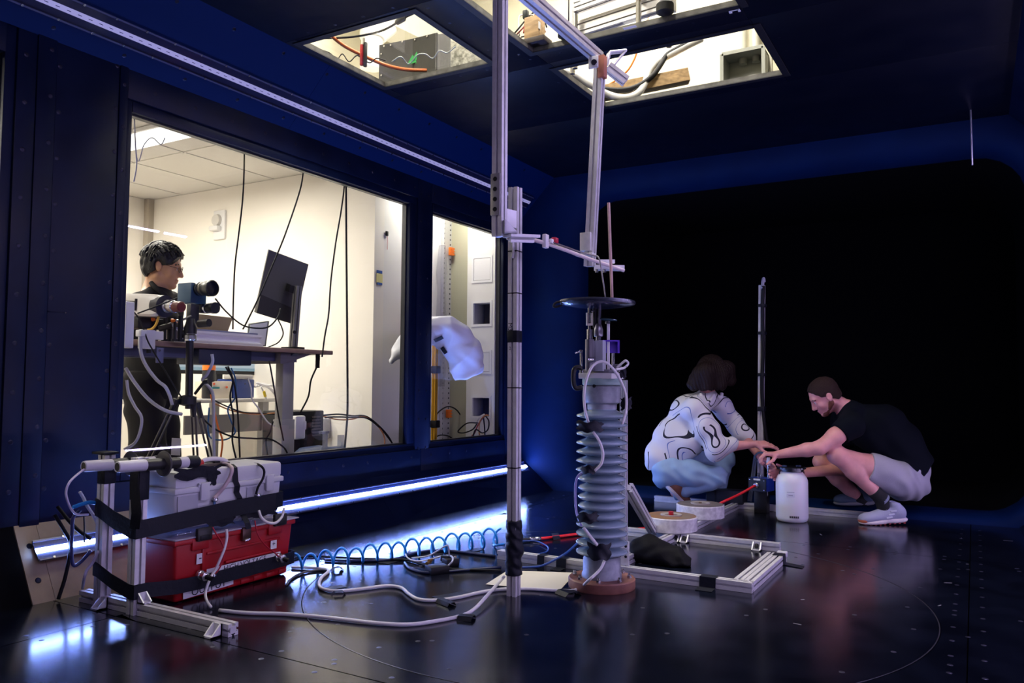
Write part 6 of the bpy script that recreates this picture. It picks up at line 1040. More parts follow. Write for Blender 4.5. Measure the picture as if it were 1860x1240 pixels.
yv = pX(424, 900, gx1)[0]; o = MB().ribbon([(gx0 + .02, yv - .01, gz1 + .014), (gx1 - .01, yv - .01, gz1 + .013), (gx1 + .009, yv - .005, gz1 - .0), (gx1 + .012, yv, zl + .02), (gx1 + .013, yv + .010, zl), (gx1 + .006, yv + .012, zl - .03), (gx1 + .006, yv + .03, .40), (gx1 + .008, yv + .045, .33), (bx1 + .022, yv + .05, .29), (bx1 + .024, yv + .058, .262)], .030, (0, 1, 0), .002).obj('tape_strap', TAPE, None, False); tag(o, 'narrow black tape strap running up over the grey toolbox lid', 'tape')
patch(V3((gx1 + .012, gy0 + .10, gz1 - .005)), .22, .05, -.0, TAPE, g, ph=1, n=(0, 1, 0)); patch(V3((gx1 + .010, gy0 + .175, gz1 - .030)), .05, .07, 0, TAPE, g, ph=2, n=(0, 1, 0)); patch(V3((gx1 + .006, gy0 + .235, .315)), .14, .05, 0, TAPE, g, ph=4, n=(0, 1, 0)); patch(V3((gx1 + .006, gy1 - .13, .325)), .20, .05, 0, TAPE, g, ph=5, n=(0, 1, 0))
# stand of profiles carrying two probes
r = thing('profile_stand', 'silver profile stand with two uprights on a floor rail beside the toolboxes', 'stand', (-3.0, 2.035, 0))
for s in (s1, s2): MB().ext((s[0], s[1], .001), (s[0], s[1], .618), .047, up=(0, 1, 0)).obj('upright', ALU, r)
ye_ = 2.045
MB().ext((s1[0] + .026, ye_, .0235), (-2.35, ye_, .0235), .045, up=(0, 0, 1)).obj('base_rail', ALU, r); MB().ext((s2[0] + .026, ye_, .0235), (s1[0] - .026, ye_, .0235), .045, up=(0, 0, 1)).obj('base_rail', ALU, r); MB().ext((-3.26, ye_, .0235), (s2[0] - .026, ye_, .0235), .045, up=(0, 0, 1)).obj('base_rail', ALU, r)
p = onz(398, 1152); mb = MB(); gusset(mb, (p[0] + .005, ye_ - .0235, .001), (0, 0, 1), (0, -1, 0), .045, .045); mb.obj('foot_bracket', WHITEP, r); p = onz(213, 1098); mb = MB(); gusset(mb, (p[0], ye_ - .0235, .001), (0, 0, 1), (0, -1, 0), .045, .045); mb.obj('foot_bracket', ALUP, r); mb = MB(); gusset(mb, (s1[0] + .024, ye_, .047), (0, 0, 1), (1, 0, 0), .04, .04); mb.obj('corner_bracket', ALUP, r)
for (nm, a, b) in (('tape_wrap', .45, .585), ('tape_wrap', .50, .60)):
    s = s1 if a < .47 else s2; MB().bbox((s[0] + .004, s[1], (a + b) / 2), (.052, .053, b - a), .003).obj(nm, TAPE, r)
MB().ribbon([(s1[0] + .01, 2.01, .60), (s1[0] + .012, 2.008, .50), (s1[0] + .03, 2.007, .40), (s1[0] + .02, 2.007, .34)], .05, (1, .2, 0), .002).obj('tape_tail', TAPE, r, False)
MB().bbox((s2[0] - .01, s2[1], .625), (.085, .07, .012), .004).obj('tape_cap', TAPE, r)
PRB = mat('probe_white', (.66, .65, .70), .35); PBK = mat('probe_black', (.016, .016, .017), .4)
def probe(X, px0, py0, L, lab):
    p0 = onx(px0, py0, X); ax = unit((0.0, 1, -.02)); r = thing('voltage_probe', lab, 'probe', p0)
    q = lambda t: p0 + ax * t
    MB().lathe([(.006, .012), (.013, .008), (.017, 0), (.021, .002), (.0225, .012), (.0235, .115), (.0235, .12)], p0, ax, n=28).obj('white_tip', PRB, r); MB().cyl(q(.002), q(.0135), .016, n=20).obj('tip_bore', BPL, r)
    MB().cyl(q(.12), q(.20), .0245, n=28).obj('black_sleeve', PBK, r); MB().lathe([(.024, 0), (.050, .002), (.053, .006), (.050, .010), (.024, .012)], q(.20), ax, n=36).obj('hand_guard', mat('guard_grey', (.10, .095, .09), .35), r); MB().cyl(q(.213), q(.222), .027, n=28).obj('blue_ring', mat('ring_blue', (.05, .10, .50), .35), r)
    MB().cyl(q(.222), q(.275), .0225, n=28).obj('black_handle', PBK, r); MB().cyl(q(.275), q(.315), .0235, n=28).obj('white_band', PRB, r); MB().lathe([(.023, 0), (.027, .01), (.026, .05), (.018, .06)], q(.315), ax, n=16).obj('taped_end', TAPE, r); return r
probe(-2.868, 212, 848, .4, 'white and black high-voltage probe with a disc guard, nearer of two'); probe(-3.075, 151, 847, .4, 'white and black high-voltage probe with a disc guard, partly hidden behind')
# loose cables left of the stand
lead('white_lead', [onx(153, 852, -3.07), onx(140, 862, -3.05), onx(126, 876, -3.03), onx(120, 893, -3.03), onx(123, 910, -3.03), onx(130, 925, -3.05), onx(140, 934, -3.1), onx(160, 934, -3.13)], .0045, mat('lead_lavender', (.60, .56, .72), .35), 'thin pale lead curling down from the rear probe tip')
lead('blue_lead', [onx(133, 921, -3.15), onx(150, 915, -3.15), onx(165, 912, -3.15), onx(180, 915, -3.15)], .008, BLUEH, 'blue lead tangled left of the stand uprights'); lead('white_lead', [onx(145, 893, -3.2), onx(152, 905, -3.2), onx(158, 918, -3.18), onx(172, 940, -3.16), onx(180, 960, -3.15)], .0065, GCAB, 'grey lead with a bare end left of the stand uprights')
lead('dark_lead', [onx(146, 926, -3.2), onx(133, 940, -3.2), onx(131, 965, -3.2), onx(130, 1000, -3.2), onx(133, 1026, -3.2), onx(147, 1020, -3.2), onx(165, 1000, -3.18)], .007, mat('lead_navy', (.03, .035, .12), .4), 'dark lead looping in front of the glowing strip')
lead('black_lead', [onx(100, 935, -3.40), onx(115, 960, -3.36), onx(128, 985, -3.34), onx(126, 1010, -3.33), onx(118, 1050, -3.33), onz(106, 1088, .01)], .008, BRUB, 'thick black lead crossing the pale sloped panel to the floor'); lead('black_lead', [onx(105, 920, -3.40), onx(125, 945, -3.34), onx(145, 965, -3.3), onx(165, 978, -3.25)], .008, BRUB, 'thick black lead slanting toward the stand'); lead('dark_lead', [onx(152, 932, -3.2), onx(153, 955, -3.2), onx(153, 985, -3.2)], .003, BRUB, 'thin dark lead hanging left of the stand'); lead('white_lead', [onz(150, 1068, .05), onx(153, 1050, -3.16), onx(158, 1035, -3.15), onx(168, 1022, -3.14), onx(180, 1000, -3.12)], .006, mat('lead_lavender', (0, 0, 0)), 'pale lead curling up from the end of the floor rail')
# ------------------------------------------------------------------ floor: coiled hose, cables, paper
A0, A1 = onz(528, 1038), onz(912, 992); n = 15.3; ax = unit(A1 - A0); sd = np.cross((0, 0, 1), ax); L = np.linalg.norm(A1 - A0); pts = []
for k in range(int(n * 18)):
    t = k / (n * 18); a = 2 * math.pi * n * t; rad = .037 + .012 * t + .003 * math.sin(5 * a * .13); pts.append(A0 + ax * (L * t + .004 * math.sin(a)) + sd * (math.cos(a) * rad) + UPV * (rad + .006 + math.sin(a) * rad))
o = MB().tube(pts, .0064, 7, 0).obj('coiled_hose', BLUEH, None, ang=180); tag(o, 'bright blue coiled air hose stretched along the floor to the post', 'hose')
p = onz(912, 985, .03); o = MB().tube([onz(896, 990, .05), onz(899, 992, .09), onz(902, 990, .05), onz(915, 988, .04)], .007, 7).obj('hose_end', mat('hose_end', (.02, .18, .55), .35), None, ang=180); tag(o, 'blue hose end fitting at the floor post', 'hose')
lead('white_cable', [onz(398, 1108, .008), onz(450, 1113, .008), onz(520, 1115, .008), onz(600, 1122, .008), onz(680, 1131, .008), onz(740, 1134, .008), onz(790, 1128, .008), onz(838, 1118, .008), onz(862, 1105, .02), onz(886, 1080, .03), onz(908, 1055, .04), onz(917, 1045, .06)], .0075, WCAB, 'long white cable sweeping along the floor nearest the viewer')
lead('white_cable', [onz(530, 1030, .008), onz(560, 1031, .008), onz(590, 1033, .008), onz(596, 1038, .008), onz(583, 1050, .008), onz(580, 1064, .008), onz(592, 1071, .008), onz(618, 1073, .008), onz(660, 1069, .008), onz(700, 1064, .008), onz(728, 1067, .008), onz(742, 1078, .008), onz(760, 1088, .008), onz(790, 1090, .008), onz(830, 1085, .008), onz(870, 1076, .008), onz(910, 1070, .008), onz(960, 1069, .008), onz(1025, 1073, .010), onz(1042, 1072, .012)], .0075, WCAB, 'white cable snaking across the floor to the insulator base')
lead('grey_cable', [onz(520, 1062, .006), onz(530, 1050, .006), onz(550, 1040, .006), onz(580, 1035, .006), onz(597, 1036, .008)], .0055, mat('cable_dark_grey', (.08, .08, .10), .5), 'dark grey cable curving out from under the red toolbox')
lead('dark_cable', [onz(535, 1013, .007), onz(570, 1010, .007), onz(610, 1012, .007), onz(650, 1014, .007), onz(700, 1016, .007), onz(740, 1017, .007), onz(790, 1030, .007), onz(840, 1034, .007), onz(910, 1036, .007)], .006, BRUB, 'black cable lying under the coiled hose'); lead('dark_cable', [onz(590, 1017, .007), onz(630, 1018, .007), onz(680, 1018, .007), onz(722, 1014, .007), onz(760, 1003, .007), onz(800, 999, .007), onz(850, 1004, .007), onz(900, 1010, .007)], .007, mat('cable_navy', (.01, .015, .06), .4), 'navy cable passing behind the small black box')
lead('dark_cable', [onz(735, 1022, .007), onz(745, 1032, .007), onz(775, 1040, .007), onz(820, 1037, .007), onz(910, 1030, .007)], .007, mat('cable_navy', (0, 0, 0)), 'navy cable curving in front of the small black box')
lead('thin_grey_cable', [onz(744, 1000, .02), onz(737, 1006, .03), onz(742, 1014, .02), onz(757, 1019, .015), onz(780, 1016, .02), onz(805, 1009, .03), onz(820, 1010, .05), onz(822, 1018, .05), onz(815, 1026, .03), onz(808, 1032, .02)], .004, GCAB, 'thin grey cable looping over the small black box'); lead('thin_grey_cable', [onz(748, 1013, .01), onz(775, 1010, .03), onz(795, 1000, .06), onz(808, 992, .10), onz(814, 992, .10), onz(816, 1008, .05), onz(818, 1015, .02)], .004, GCAB, 'thin grey cable arching above the small black box')
lead('blue_cable', [onz(935, 1030, .01), onz(960, 1030, .01), onz(985, 1027, .02), onz(1010, 1015, .05), onz(1030, 1003, .07), onz(1050, 985, .09)], .006, BLUEC, 'blue cable rising from the floor post toward the insulator'); lead('blue_cable', [onz(935, 983, .01), onz(970, 982, .01), onz(988, 988, .01), onz(996, 995, .01), onz(990, 1003, .01), onz(960, 1008, .01), onz(936, 1007, .01)], .004, BLUEC, 'thin blue cable looped on the floor behind the post')
r = thing('small_device', 'small black electronics box with cables on the floor', 'device', onz(796, 1042)); c = onz(794, 1040); c2 = onz(812, 1030); MB().bbox(V3((c[0], c[1], .0185)), (.10, .075, .037), .004, [unit(A1 - A0), sd, (0, 0, 1)]).obj('case', BPL, r); MB().bbox(V3((c2[0], c2[1] + .03, .02)), (.07, .06, .04), .004, [unit(A1 - A0), sd, (0, 0, 1)]).obj('rear_case', BPL, r); MB().cyl(onz(775, 1023, .02), onz(782, 1020, .02), .008, n=10).obj('brass_plug', mat('brass', (.62, .36, .14), .3, .8), r); MB().cyl(onz(779, 1018, .03), onz(784, 1016, .03), .008, n=10).obj('brass_plug', mat('brass', (0, 0, 0)), r); MB().cyl(onz(824, 1014, .025), onz(827, 1012, .025), .008, n=10).obj('brass_plug', mat('brass', (0, 0, 0)), r); MB().bbox(onz(810, 1014, .03), (.05, .03, .03), .004).obj('top_socket', BPL, r)
q_ = [onz(882, 1061, .001), onz(922, 1036, .001), onz(1046, 1040, .001), onz(1016, 1073, .001)]; o = MB().prism(q_, (0, 0, .001)).obj('paper_sheet', mat('paper_cream', (.74, .70, .60), .7), None, False); tag(o, 'cream paper sheet lying flat on the floor between post and insulator', 'paper')
rt = random.Random(4)
for px, py, wd, hg, an, lab in ((607, 1067, .10, .05, .4, 'below the bend of the snaking white cable'), (708, 1019, .12, .07, .7, 'on the dark cables left of the small black box'), (753, 1003, .08, .05, .2, 'at the left loop of the thin grey cable'), (820, 1080, .17, .05, .25, 'long strip behind the snaking white cable'), (810, 1090, .045, .09, .3, 'across the snaking white cable near the post'), (847, 1117, .06, .06, .9, 'round the bend of the nearest white cable'), (1032, 1072, .09, .08, .2, 'beside the copper-coloured base'), (862, 999, .10, .05, .5, 'under the coiled hose near the post'), (800, 1000, .10, .05, .3, 'behind the small black box'), (612, 1030, .06, .03, .3, 'where the white cable turns near the toolbox'), (615, 1073, .06, .025, .1, 'holding the snaking white cable at its lowest bend')):
    z = .0165 if lab.startswith(('across', 'round', 'where', 'holding', 'beside')) else .0015; p = onz(px, py, z); d = unit((math.cos(an + .9), math.sin(an + .9), 0)); s_ = np.cross((0, 0, 1), d); mb = MB().ribbon([p - d * wd / 2 - [0, 0, z - .0015], p - d * wd * .3 + [0, 0, 0], p + d * wd * .3, p + d * wd / 2 - [0, 0, z - .0015]], hg, s_, .0012); o = mb.obj('tape_piece', TAPE, None, False); tag(o, 'black floor tape ' + lab, 'tape')
# ------------------------------------------------------------------ people
SKIN = mat('skin', (.72, .32, .30), .48, var=.10, vscale=14, sss=.12); SKINB = mat('skin_tan', (.56, .30, .17), .45, var=.08, vscale=14, sss=.12)
HAIRB = mat('hair_brown', (.012, .0045, .0035), .6, spec=.25, bump=.6, bscale=160, stretch=(1, 1, .25)); HAIRK = mat('hair_black', (.006, .0055, .006), .42, spec=.4, bump=.7, bscale=140, stretch=(1, 1, .3)); HAIRM = mat('hair_short', (.024, .010, .008), .65, spec=.25, bump=.7, bscale=220)
def grid_for(P, pad, vox): P = np.array(P); return SDF(P.min(0) - pad, P.max(0) + pad, vox)
def shoe(par, heel, toe, up, wid, m_up, m_sole, h=.085, sole_t=.028, name='shoe', vox=.0045, toe_m=None):
    heel = V3(heel); toe = V3(toe); f = unit(toe - heel); u = unit(V3(up) - f * (V3(up) @ f)); s = np.cross(u, f); L = np.linalg.norm(toe - heel); P = lambda a, b, c: heel + f * (a * L) + s * (b * wid) + u * c
    g = grid_for([heel, toe, heel + u * .14, toe + u * .1], .10, vox); R = np.array([f, s, u])
    g.ell(P(.16, 0, .055), (.055, .043, .055), R, .02); g.ell(P(.42, 0, .050), (.085, .043, .050), R, .03); g.ell(P(.72, .06, .038), (.085, .049, .038), R, .03); g.ell(P(.88, .04, .030), (.045, .042, .028), R, .03); g.rc(P(.18, 0, .07), P(.24, 0, .115), .042, .040, .02); g.esub(P(.22, 0, .16), (.040, .032, .05), R, .01)
    g.plane(P(0, 0, .012), -u); o = g.mesh(name, m_up, par)
    g = grid_for([heel, toe], .12, vox); g.ell(P(.18, 0, .012), (.068, .046, .024), R, .01); g.ell(P(.48, .02, .012), (.095, .045, .022), R, .03); g.ell(P(.76, .05, .010), (.085, .054, .022), R, .03); g.plane(P(0, 0, sole_t + .0), u); g.plane(P(0, 0, -.002), -u)
    g.mesh('sole', m_sole, o)
    if toe_m: gg = grid_for([toe], .10, vox); gg.ell(P(.90, .04, .024), (.042, .046, .030), R, .01); gg.plane(P(.90, 0, 0), -f); gg.mesh('toe_cap', toe_m, o)
    for k in range(4): c = P(.46 + .07 * k, .04, .098 - .016 * k); MB().tube([c - s * .032 - u * .012, c - s * .015 + u * .003, c + s * .015 + u * .003, c + s * .032 - u * .012], .0032, 5).obj('lace', mat('lace_grey', (.25, .25, .30), .6), o, ang=180)
    return o, P, (f, s, u)
toCam = -FWD
# ---- man squatting at the right, seen from his left side
D = 5.52
J = lambda px, py, d=0: at(px, py, D + d)
man = thing('person', 'crouching man in a black shirt, grey shorts and pale trainers', 'person', J(1603, 952) * [1, 1, 0])
pel = J(1638, 862, .04); chest = J(1585, 778, .06); nb = J(1542, 748, .05); shN, shF = J(1546, 772, -.12), J(1532, 760, .24)
elN, wrN = J(1489, 813, -.16), J(1414, 825, -.02); elF, wrF = J(1528, 852, .16), J(1432, 861, .03)
hipN, knN, anN = J(1630, 868, -.10), J(1522, 827, -.14), J(1601, 905, -.15); hipF, knF, anF = J(1640, 868, .18), J(1492, 838, .26), J(1566, 912, .34)
hd = Head(J(1497, 719, .05), -RIGHT * .80 - UPV * .60 + FWD * .10, UPV * .80 - RIGHT * .60, 1.0)
g = grid_for([pel, chest, nb, shN, shF, elN, wrN - RIGHT * .2, wrF - RIGHT * .15, knN, knF, anN, anF, hd.p(.1, 0, .13), hd.p(-.1, 0, .13), J(1603, 955)], .14, .0055)
g.chain([pel, J(1632, 815, .05), chest, nb], [.13, .125, .135, .07], .06); hd.build(g, nb + RIGHT * .02)
g.chain([nb, shN], [.06, .062], .04); g.chain([nb, shF], [.06, .062], .04)
g.chain([shN, shN + (elN - shN) * .5, elN], [.060, .056, .045], .03); g.chain([elN, elN + (wrN - elN) * .3, wrN], [.047, .045, .028], .02); g.chain([shF, elF], [.058, .044], .03); g.chain([elF, wrF], [.044, .028], .02)
g.chain([hipN, hipN + (knN - hipN) * .5, knN], [.095, .082, .058], .03); g.ell(knN + UPV * .004 - RIGHT * .01, (.062, .055, .058), None, .03); g.chain([knN, knN + (anN - knN) * .35 + RIGHT * .012 - UPV * .006, anN], [.056, .060, .038], .02)
g.chain([hipF, knF], [.095, .058], .03); g.chain([knF, knF + (anF - knF) * .4, anF], [.056, .058, .038], .02)
hand(g, wrN - RIGHT * .005, -RIGHT * .95 + UPV * .05, -UPV * .8 - RIGHT * .3, toCam, curl=(.75, .85, .95, 1.0), thumb=.55, thumbdir=-RIGHT * .55 - UPV * .65 + toCam * .5)
hand(g, wrF, -RIGHT * .92 - UPV * .02, toCam * .9, UPV, curl=(.45, .5, .55, .6), thumb=.4)
body = g.mesh('body', SKIN, man)
hd.eyes(man); hd.brows(man, HAIRM)
lo, hi = hd.p(0, 0, .03) - .18, hd.p(0, 0, .03) + .18
hd.hair(lo, hi, .0038, HAIRM, man, .008, .0016, front=.030, nape=-.060, fr=240)
# short beard along the jaw
gb = SDF(lo, hi, .0038); 
for q in (-1, 1): gb.rc(hd.p(-.004, q * .054, -.050), hd.p(.064, q * .016, -.100), .0245, .0225, .012)
gb.ell(hd.p(.074, 0, -.104), (.0215, .0225, .0185), hd.R, .01); gb.warp(lambda P: .0012 * np.sin(P[..., 0] * 700) * np.sin(P[..., 2] * 650)); gb.mesh('beard', mat('beard_ginger', (.17, .05, .028), .6, bump=.5, bscale=250), man)
SHIRT = mat('shirt_black', (.0016, .0030, .0070), .85, spec=.12, bump=.12, bscale=300)
g = grid_for([pel, chest, nb, shN, shF, elN, elF], .20, .0065); low = J(1648, 848, .04)
g.chain([low, J(1630, 805, .05), chest + RIGHT * .01, nb + RIGHT * .012], [.155, .152, .150, .074], .06); g.ell(J(1600, 762, .05), (.15, .16, .10), None, .05); g.chain([nb, shN, shN + (elN - shN) * .38], [.07, .078, .075], .05); g.chain([nb, shF, shF + (elF - shF) * .5], [.07, .078, .07], .05)
g.rc(J(1606, 775, .05), J(1652, 842, .05), .128, .146, .05); g.plane(J(1662, 862), unit(J(1662, 862) - J(1590, 785)))
ae = unit(elN - shN); g.cut(lambda P: np.minimum((P - (shN + (elN - shN) * .36)) @ ae, np.minimum(.105 - np.linalg.norm(P - (shN + ae * .14), axis=-1), ((P - shN) @ ae) * 9)))
g.warp(folds(.0045, 38, RIGHT * .6 + UPV)); g.warp(wob(.003, 30)); g.mesh('shirt', SHIRT, man)
SHORTS = mat('shorts_grey', (.36, .35, .40), .8, bump=.12, bscale=250)
g = grid_for([pel, hipN, hipF, knN, knF], .22, .0065); mN, mF = hipN + (knN - hipN) * .58, hipF + (knF - hipF) * .58
g.ell(J(1642, 873, .04), (.15, .20, .135), None, .05); g.chain([hipN + UPV * -.004, mN], [.122, .098], .05); g.chain([hipF, mF], [.122, .098], .05); g.rc(J(1650, 850, .04), J(1660, 880, .04), .14, .10, .05)
for k_, m_ in ((knN, mN), (knF, mF)): dd = unit(k_ - m_); g.plane(m_ + dd * .02, dd)
g.warp(folds(.005, 55, RIGHT * .9 + UPV * .5)); g.warp(wob(.003, 40)); g.mesh('shorts', SHORTS, man)
SOCK = mat('sock_black', (.008, .008, .010), .85)
for kn_, an_ in ((knN, anN), (knF, anF)):
    g = grid_for([an_], .2, .005); e = unit(kn_ - an_); g.chain([an_ - UPV * .05 + RIGHT * .01, an_, an_ + e * .09], [.042, .044, .050], .02); g.plane(an_ + e * .075, e); o = g.mesh('sock', SOCK, man)
    if kn_ is knN: c = an_ - e * .012; MB().ribbon([c + (math.cos(t) * np.cross(e, FWD) + math.sin(t) * toCam) * .0475 for t in np.linspace(-.5, 3.6, 14)], .018, e, .003).obj('sock_band', mat('band_grey', (.20, .23, .32), .7), o)
hl, te = onz(1648, 957), onz(1566, 957); hl = J(1645, 944, -.15); hl[2] = .024; te = J(1562, 950, -.16); te[2] = .004
UPPERM = mat('trainer_grey', (.36, .38, .52), .7, bump=.2, bscale=220); SOLEM = mat('trainer_sole', (.74, .66, .68), .55, var=.08)
o, P, (f, s, u) = shoe(man, hl, te, UPV, .07, UPPERM, SOLEM, toe_m=mat('toe_orange', (.60, .15, .08), .55))
side_c = 1 if (s @ toCam) > 0 else -1
for k in range(3): c = P(.32 + .05 * k, 0, .080 - .020 * k) + s * side_c * (.0425 + .002 * k); MB().box(c, (.040, .008, .009), [unit(f * .96 - u * .1), s, unit(u + f * .1)]).obj('side_stripe', mat('stripe_pale', (.66, .68, .80), .5), o)
mb = MB()
for k in range(9): mb.box(P(.08 + .105 * k, 0, -.004), (.014, .07, .010), [f, s, u])
o2 = mb.obj('tread', mat('tread_red', (.45, .06, .06), .6), o); o2['kind'] = 'stuff'
hf, tf = V3(anF) * [1, 1, 0] + RIGHT * .07 + [0, 0, .062], V3(anF) * [1, 1, 0] - RIGHT * .19 + [0, 0, .062]; shoe(man, hf, tf, UPV, .07, mat('trainer_dark', (.05, .08, .14), .7), mat('sole_dark', (.18, .18, .2), .6))
# ---- woman squatting at the left of the blue box
D = 6.02
wom = thing('person', 'crouching woman in a white patterned blouse and pale jeans, face turned away', 'person', onz(1228, 919))
pel = J(1207, 850, .08); chest = J(1250, 750, .05); nb = J(1284, 722, .05); shN, shF = J(1262, 742, -.12), J(1310, 738, .22)
elN, wrN = J(1302, 812, -.17), J(1372, 806, -.20); elF, wrF = J(1352, 792, .06), J(1382, 832, -.16)
hipN, knN, anN = J(1212, 856, -.03), J(1300, 866, -.10), J(1226, 894, -.0); hipF, knF, anF = J(1222, 852, .22), J(1316, 832, .20), J(1300, 905, .16)
hw = Head(J(1293, 682, .05), RIGHT * .62 + FWD * .55 - UPV * .56, UPV * .9 + RIGHT * .3, .98)
g = grid_for([pel, chest, nb, shN, shF, elN, wrN + RIGHT * .18, wrF + RIGHT * .1 - UPV * .1, knN, knF, anN, anF, hw.p(.1, 0, .13), hw.p(-.1, 0, .13), J(1228, 919)], .13, .0055)
g.chain([pel + RIGHT * .02, J(1228, 800, .06), chest, nb], [.095, .10, .12, .06], .06); hw.build(g, nb, (.045, .05)); g.chain([nb, shN], [.05, .055], .04); g.chain([nb, shF], [.05, .055], .04)
g.chain([shN, elN], [.052, .040], .03); g.chain([elN, elN + (wrN - elN) * .35, wrN], [.041, .040, .025], .02); g.chain([shF, elF], [.052, .040], .03); g.chain([elF, wrF], [.040, .025], .02)
g.chain([hipN + RIGHT * .02, knN], [.08, .055], .03); g.chain([knN, anN], [.052, .036], .02); g.chain([hipF, knF], [.09, .055], .03); g.chain([knF, anF], [.052, .036], .02)
hand(g, wrN, RIGHT * .98 - UPV * .02, -UPV * .5 + FWD * .3, UPV * .6 + toCam * .5, curl=(.18, .22, .3, .38), thumb=.6, sc=.95)
hand(g, wrF, RIGHT * .75 - UPV * .62, toCam * .3 - UPV * .5 + RIGHT * .1, toCam, curl=(.4, .5, .55, .6), thumb=.6, sc=.93)
g.mesh('body', SKIN, wom); hw.eyes(wom); hw.brows(wom, HAIRB)
# bob of hair
c = hw.o; g = SDF(c - .26, c + .26, .0045); g.ell(J(1292, 670, .05), (.108, .112, .112), None, .03); g.ell(J(1291, 684, .05), (.128, .128, .085), None, .05); g.chain([J(1272, 680, -.02), J(1262, 700, -.02)], [.065, .046], .04); g.chain([J(1308, 680, -.02), J(1308, 698, -.04)], [.065, .050], .04); g.chain([J(1285, 675, -.05), J(1283, 700, -.05)], [.07, .056], .04); g.chain([J(1318, 672, .1), J(1325, 690, .1)], [.075, .05], .04); g.chain([J(1285, 675, .14), J(1272, 698, .14)], [.07, .05], .04); g.chain([J(1260, 690, .0), J(1252, 697, .0)], [.04, .018], .03)
g.esub(J(1318, 704, .16), (.06, .07, .07), None, .03)
def strands(P): q = P - c; th = np.arctan2(q[..., 1], q[..., 0]); return .0022 * np.sin(th * 46 + q[..., 2] * 30 + 2 * np.sin(q[..., 2] * 22)) + .0016 * np.sin(th * 110 + q[..., 2] * 60)
g.warp(strands); g.cut(lambda P: (J(1290, 709, .05)[2] + .006 * np.sin(P[..., 0] * 90) - P[..., 2])); g.mesh('hair', HAIRB, wom)
# blouse with printed wavy lines
m = bpy.data.materials.new('blouse_print'); m.use_nodes = True; nt = m.node_tree; N = nt.nodes.new; L_ = nt.links.new; b = nt.nodes['Principled BSDF']; b.inputs['Roughness'].default_value = .75
tc = N('ShaderNodeTexCoord'); nz = N('ShaderNodeTexNoise'); nz.inputs['Scale'].default_value = 3.6; nz.inputs['Detail'].default_value = .4; L_(tc.outputs['Object'], nz.inputs['Vector'])
def lines(freq, wdt, off, gate):
    mu = N('ShaderNodeMath'); mu.operation = 'MULTIPLY_ADD'; mu.inputs[1].default_value = freq; mu.inputs[2].default_value = off; L_(nz.outputs['Fac'], mu.inputs[0]); fr = N('ShaderNodeMath'); fr.operation = 'FRACT'; L_(mu.outputs[0], fr.inputs[0]); lt = N('ShaderNodeMath'); lt.operation = 'LESS_THAN'; lt.inputs[1].default_value = wdt; L_(fr.outputs[0], lt.inputs[0])
    n2 = N('ShaderNodeTexNoise'); n2.inputs['Scale'].default_value = 5.5; n2.inputs['Detail'].default_value = 0; mp = N('ShaderNodeMapping'); mp.inputs['Location'].default_value = (off * 7, 3, off); L_(tc.outputs['Object'], mp.inputs[0]); L_(mp.outputs[0], n2.inputs['Vector']); gt = N('ShaderNodeMath'); gt.operation = 'GREATER_THAN'; gt.inputs[1].default_value = gate; L_(n2.outputs['Fac'], gt.inputs[0]); an = N('ShaderNodeMath'); an.operation = 'MULTIPLY'; L_(lt.outputs[0], an.inputs[0]); L_(gt.outputs[0], an.inputs[1]); return an
a1, a2 = lines(7.5, .125, .31, .42), lines(7.5, .05, .62, .50)
mx = N('ShaderNodeMixRGB'); mx.inputs[1].default_value = (.74, .73, .76, 1); mx.inputs[2].default_value = (.004, .005, .02, 1); L_(a1.outputs[0], mx.inputs[0]); my = N('ShaderNodeMixRGB'); my.inputs[2].default_value = (.09, .16, .42, 1); L_(mx.outputs[0], my.inputs[1]); L_(a2.outputs[0], my.inputs[0]); L_(my.outputs[0], b.inputs['Base Color'])
g = grid_for([pel, chest, nb, shN, shF, elN, elF, J(1175, 845)], .2, .0065)
g.chain([J(1214, 838, .07), J(1222, 800, .06), chest + RIGHT * .012, nb + UPV * -.01], [.150, .142, .118, .062], .06); g.ell(J(1200, 828, .06), (.10, .14, .10), None, .06); g.rc(J(1195, 820, .06), J(1192, 842, .06), .075, .075, .04); g.ell(J(1252, 800, .0), (.115, .15, .13), None, .05); g.ell(J(1247, 741, .04), (.095, .13, .085), None, .05)
g.chain([nb, shN, shN + (elN - shN) * .5, elN + UPV * -.005], [.06, .075, .082, .088], .05); g.rc(elN, J(1328, 806, -.18), .080, .052, .04); g.ell(J(1298, 822, -.17), (.06, .055, .05), None, .04); g.chain([nb, shF, elF], [.06, .075, .070], .05); g.rc(elF, J(1358, 798, .04), .066, .055, .04)
g.cut(lambda P: -(P[..., 2] - (J(1200, 846, 0)[2] + .16 * np.clip((P - J(1195, 846)) @ RIGHT, 0, .5) * .9) + (-.0)) ) if False else g.plane(J(1190, 851, .06), -UPV * .97 + RIGHT * .22)
g.warp(folds(.0045, 34, RIGHT * .9 - UPV * .5)); g.warp(wob(.004, 26)); g.mesh('blouse', m, wom)
MB().tube([J(1272, 715, -.05), J(1276, 724, -.08), J(1283, 731, -.09), J(1290, 726, -.06), J(1297, 716, -.02)], .014, 7).obj('collar', m, wom, ang=180); MB().tube([J(1300, 716, -.0), J(1309, 722, -.02), J(1311, 714, .0)], .014, 6).obj('collar_bow', m, wom, ang=180); MB().lathe([(.052, 0), (.056, .012), (.054, .03), (.048, .038)], J(1325, 806, -.18), RIGHT, n=24).obj('cuff', m, wom); 
JEAN = mat('jeans_pale', (.32, .48, .66), .85, var=.05, vscale=5, spec=.2, bump=.15, bscale=300)
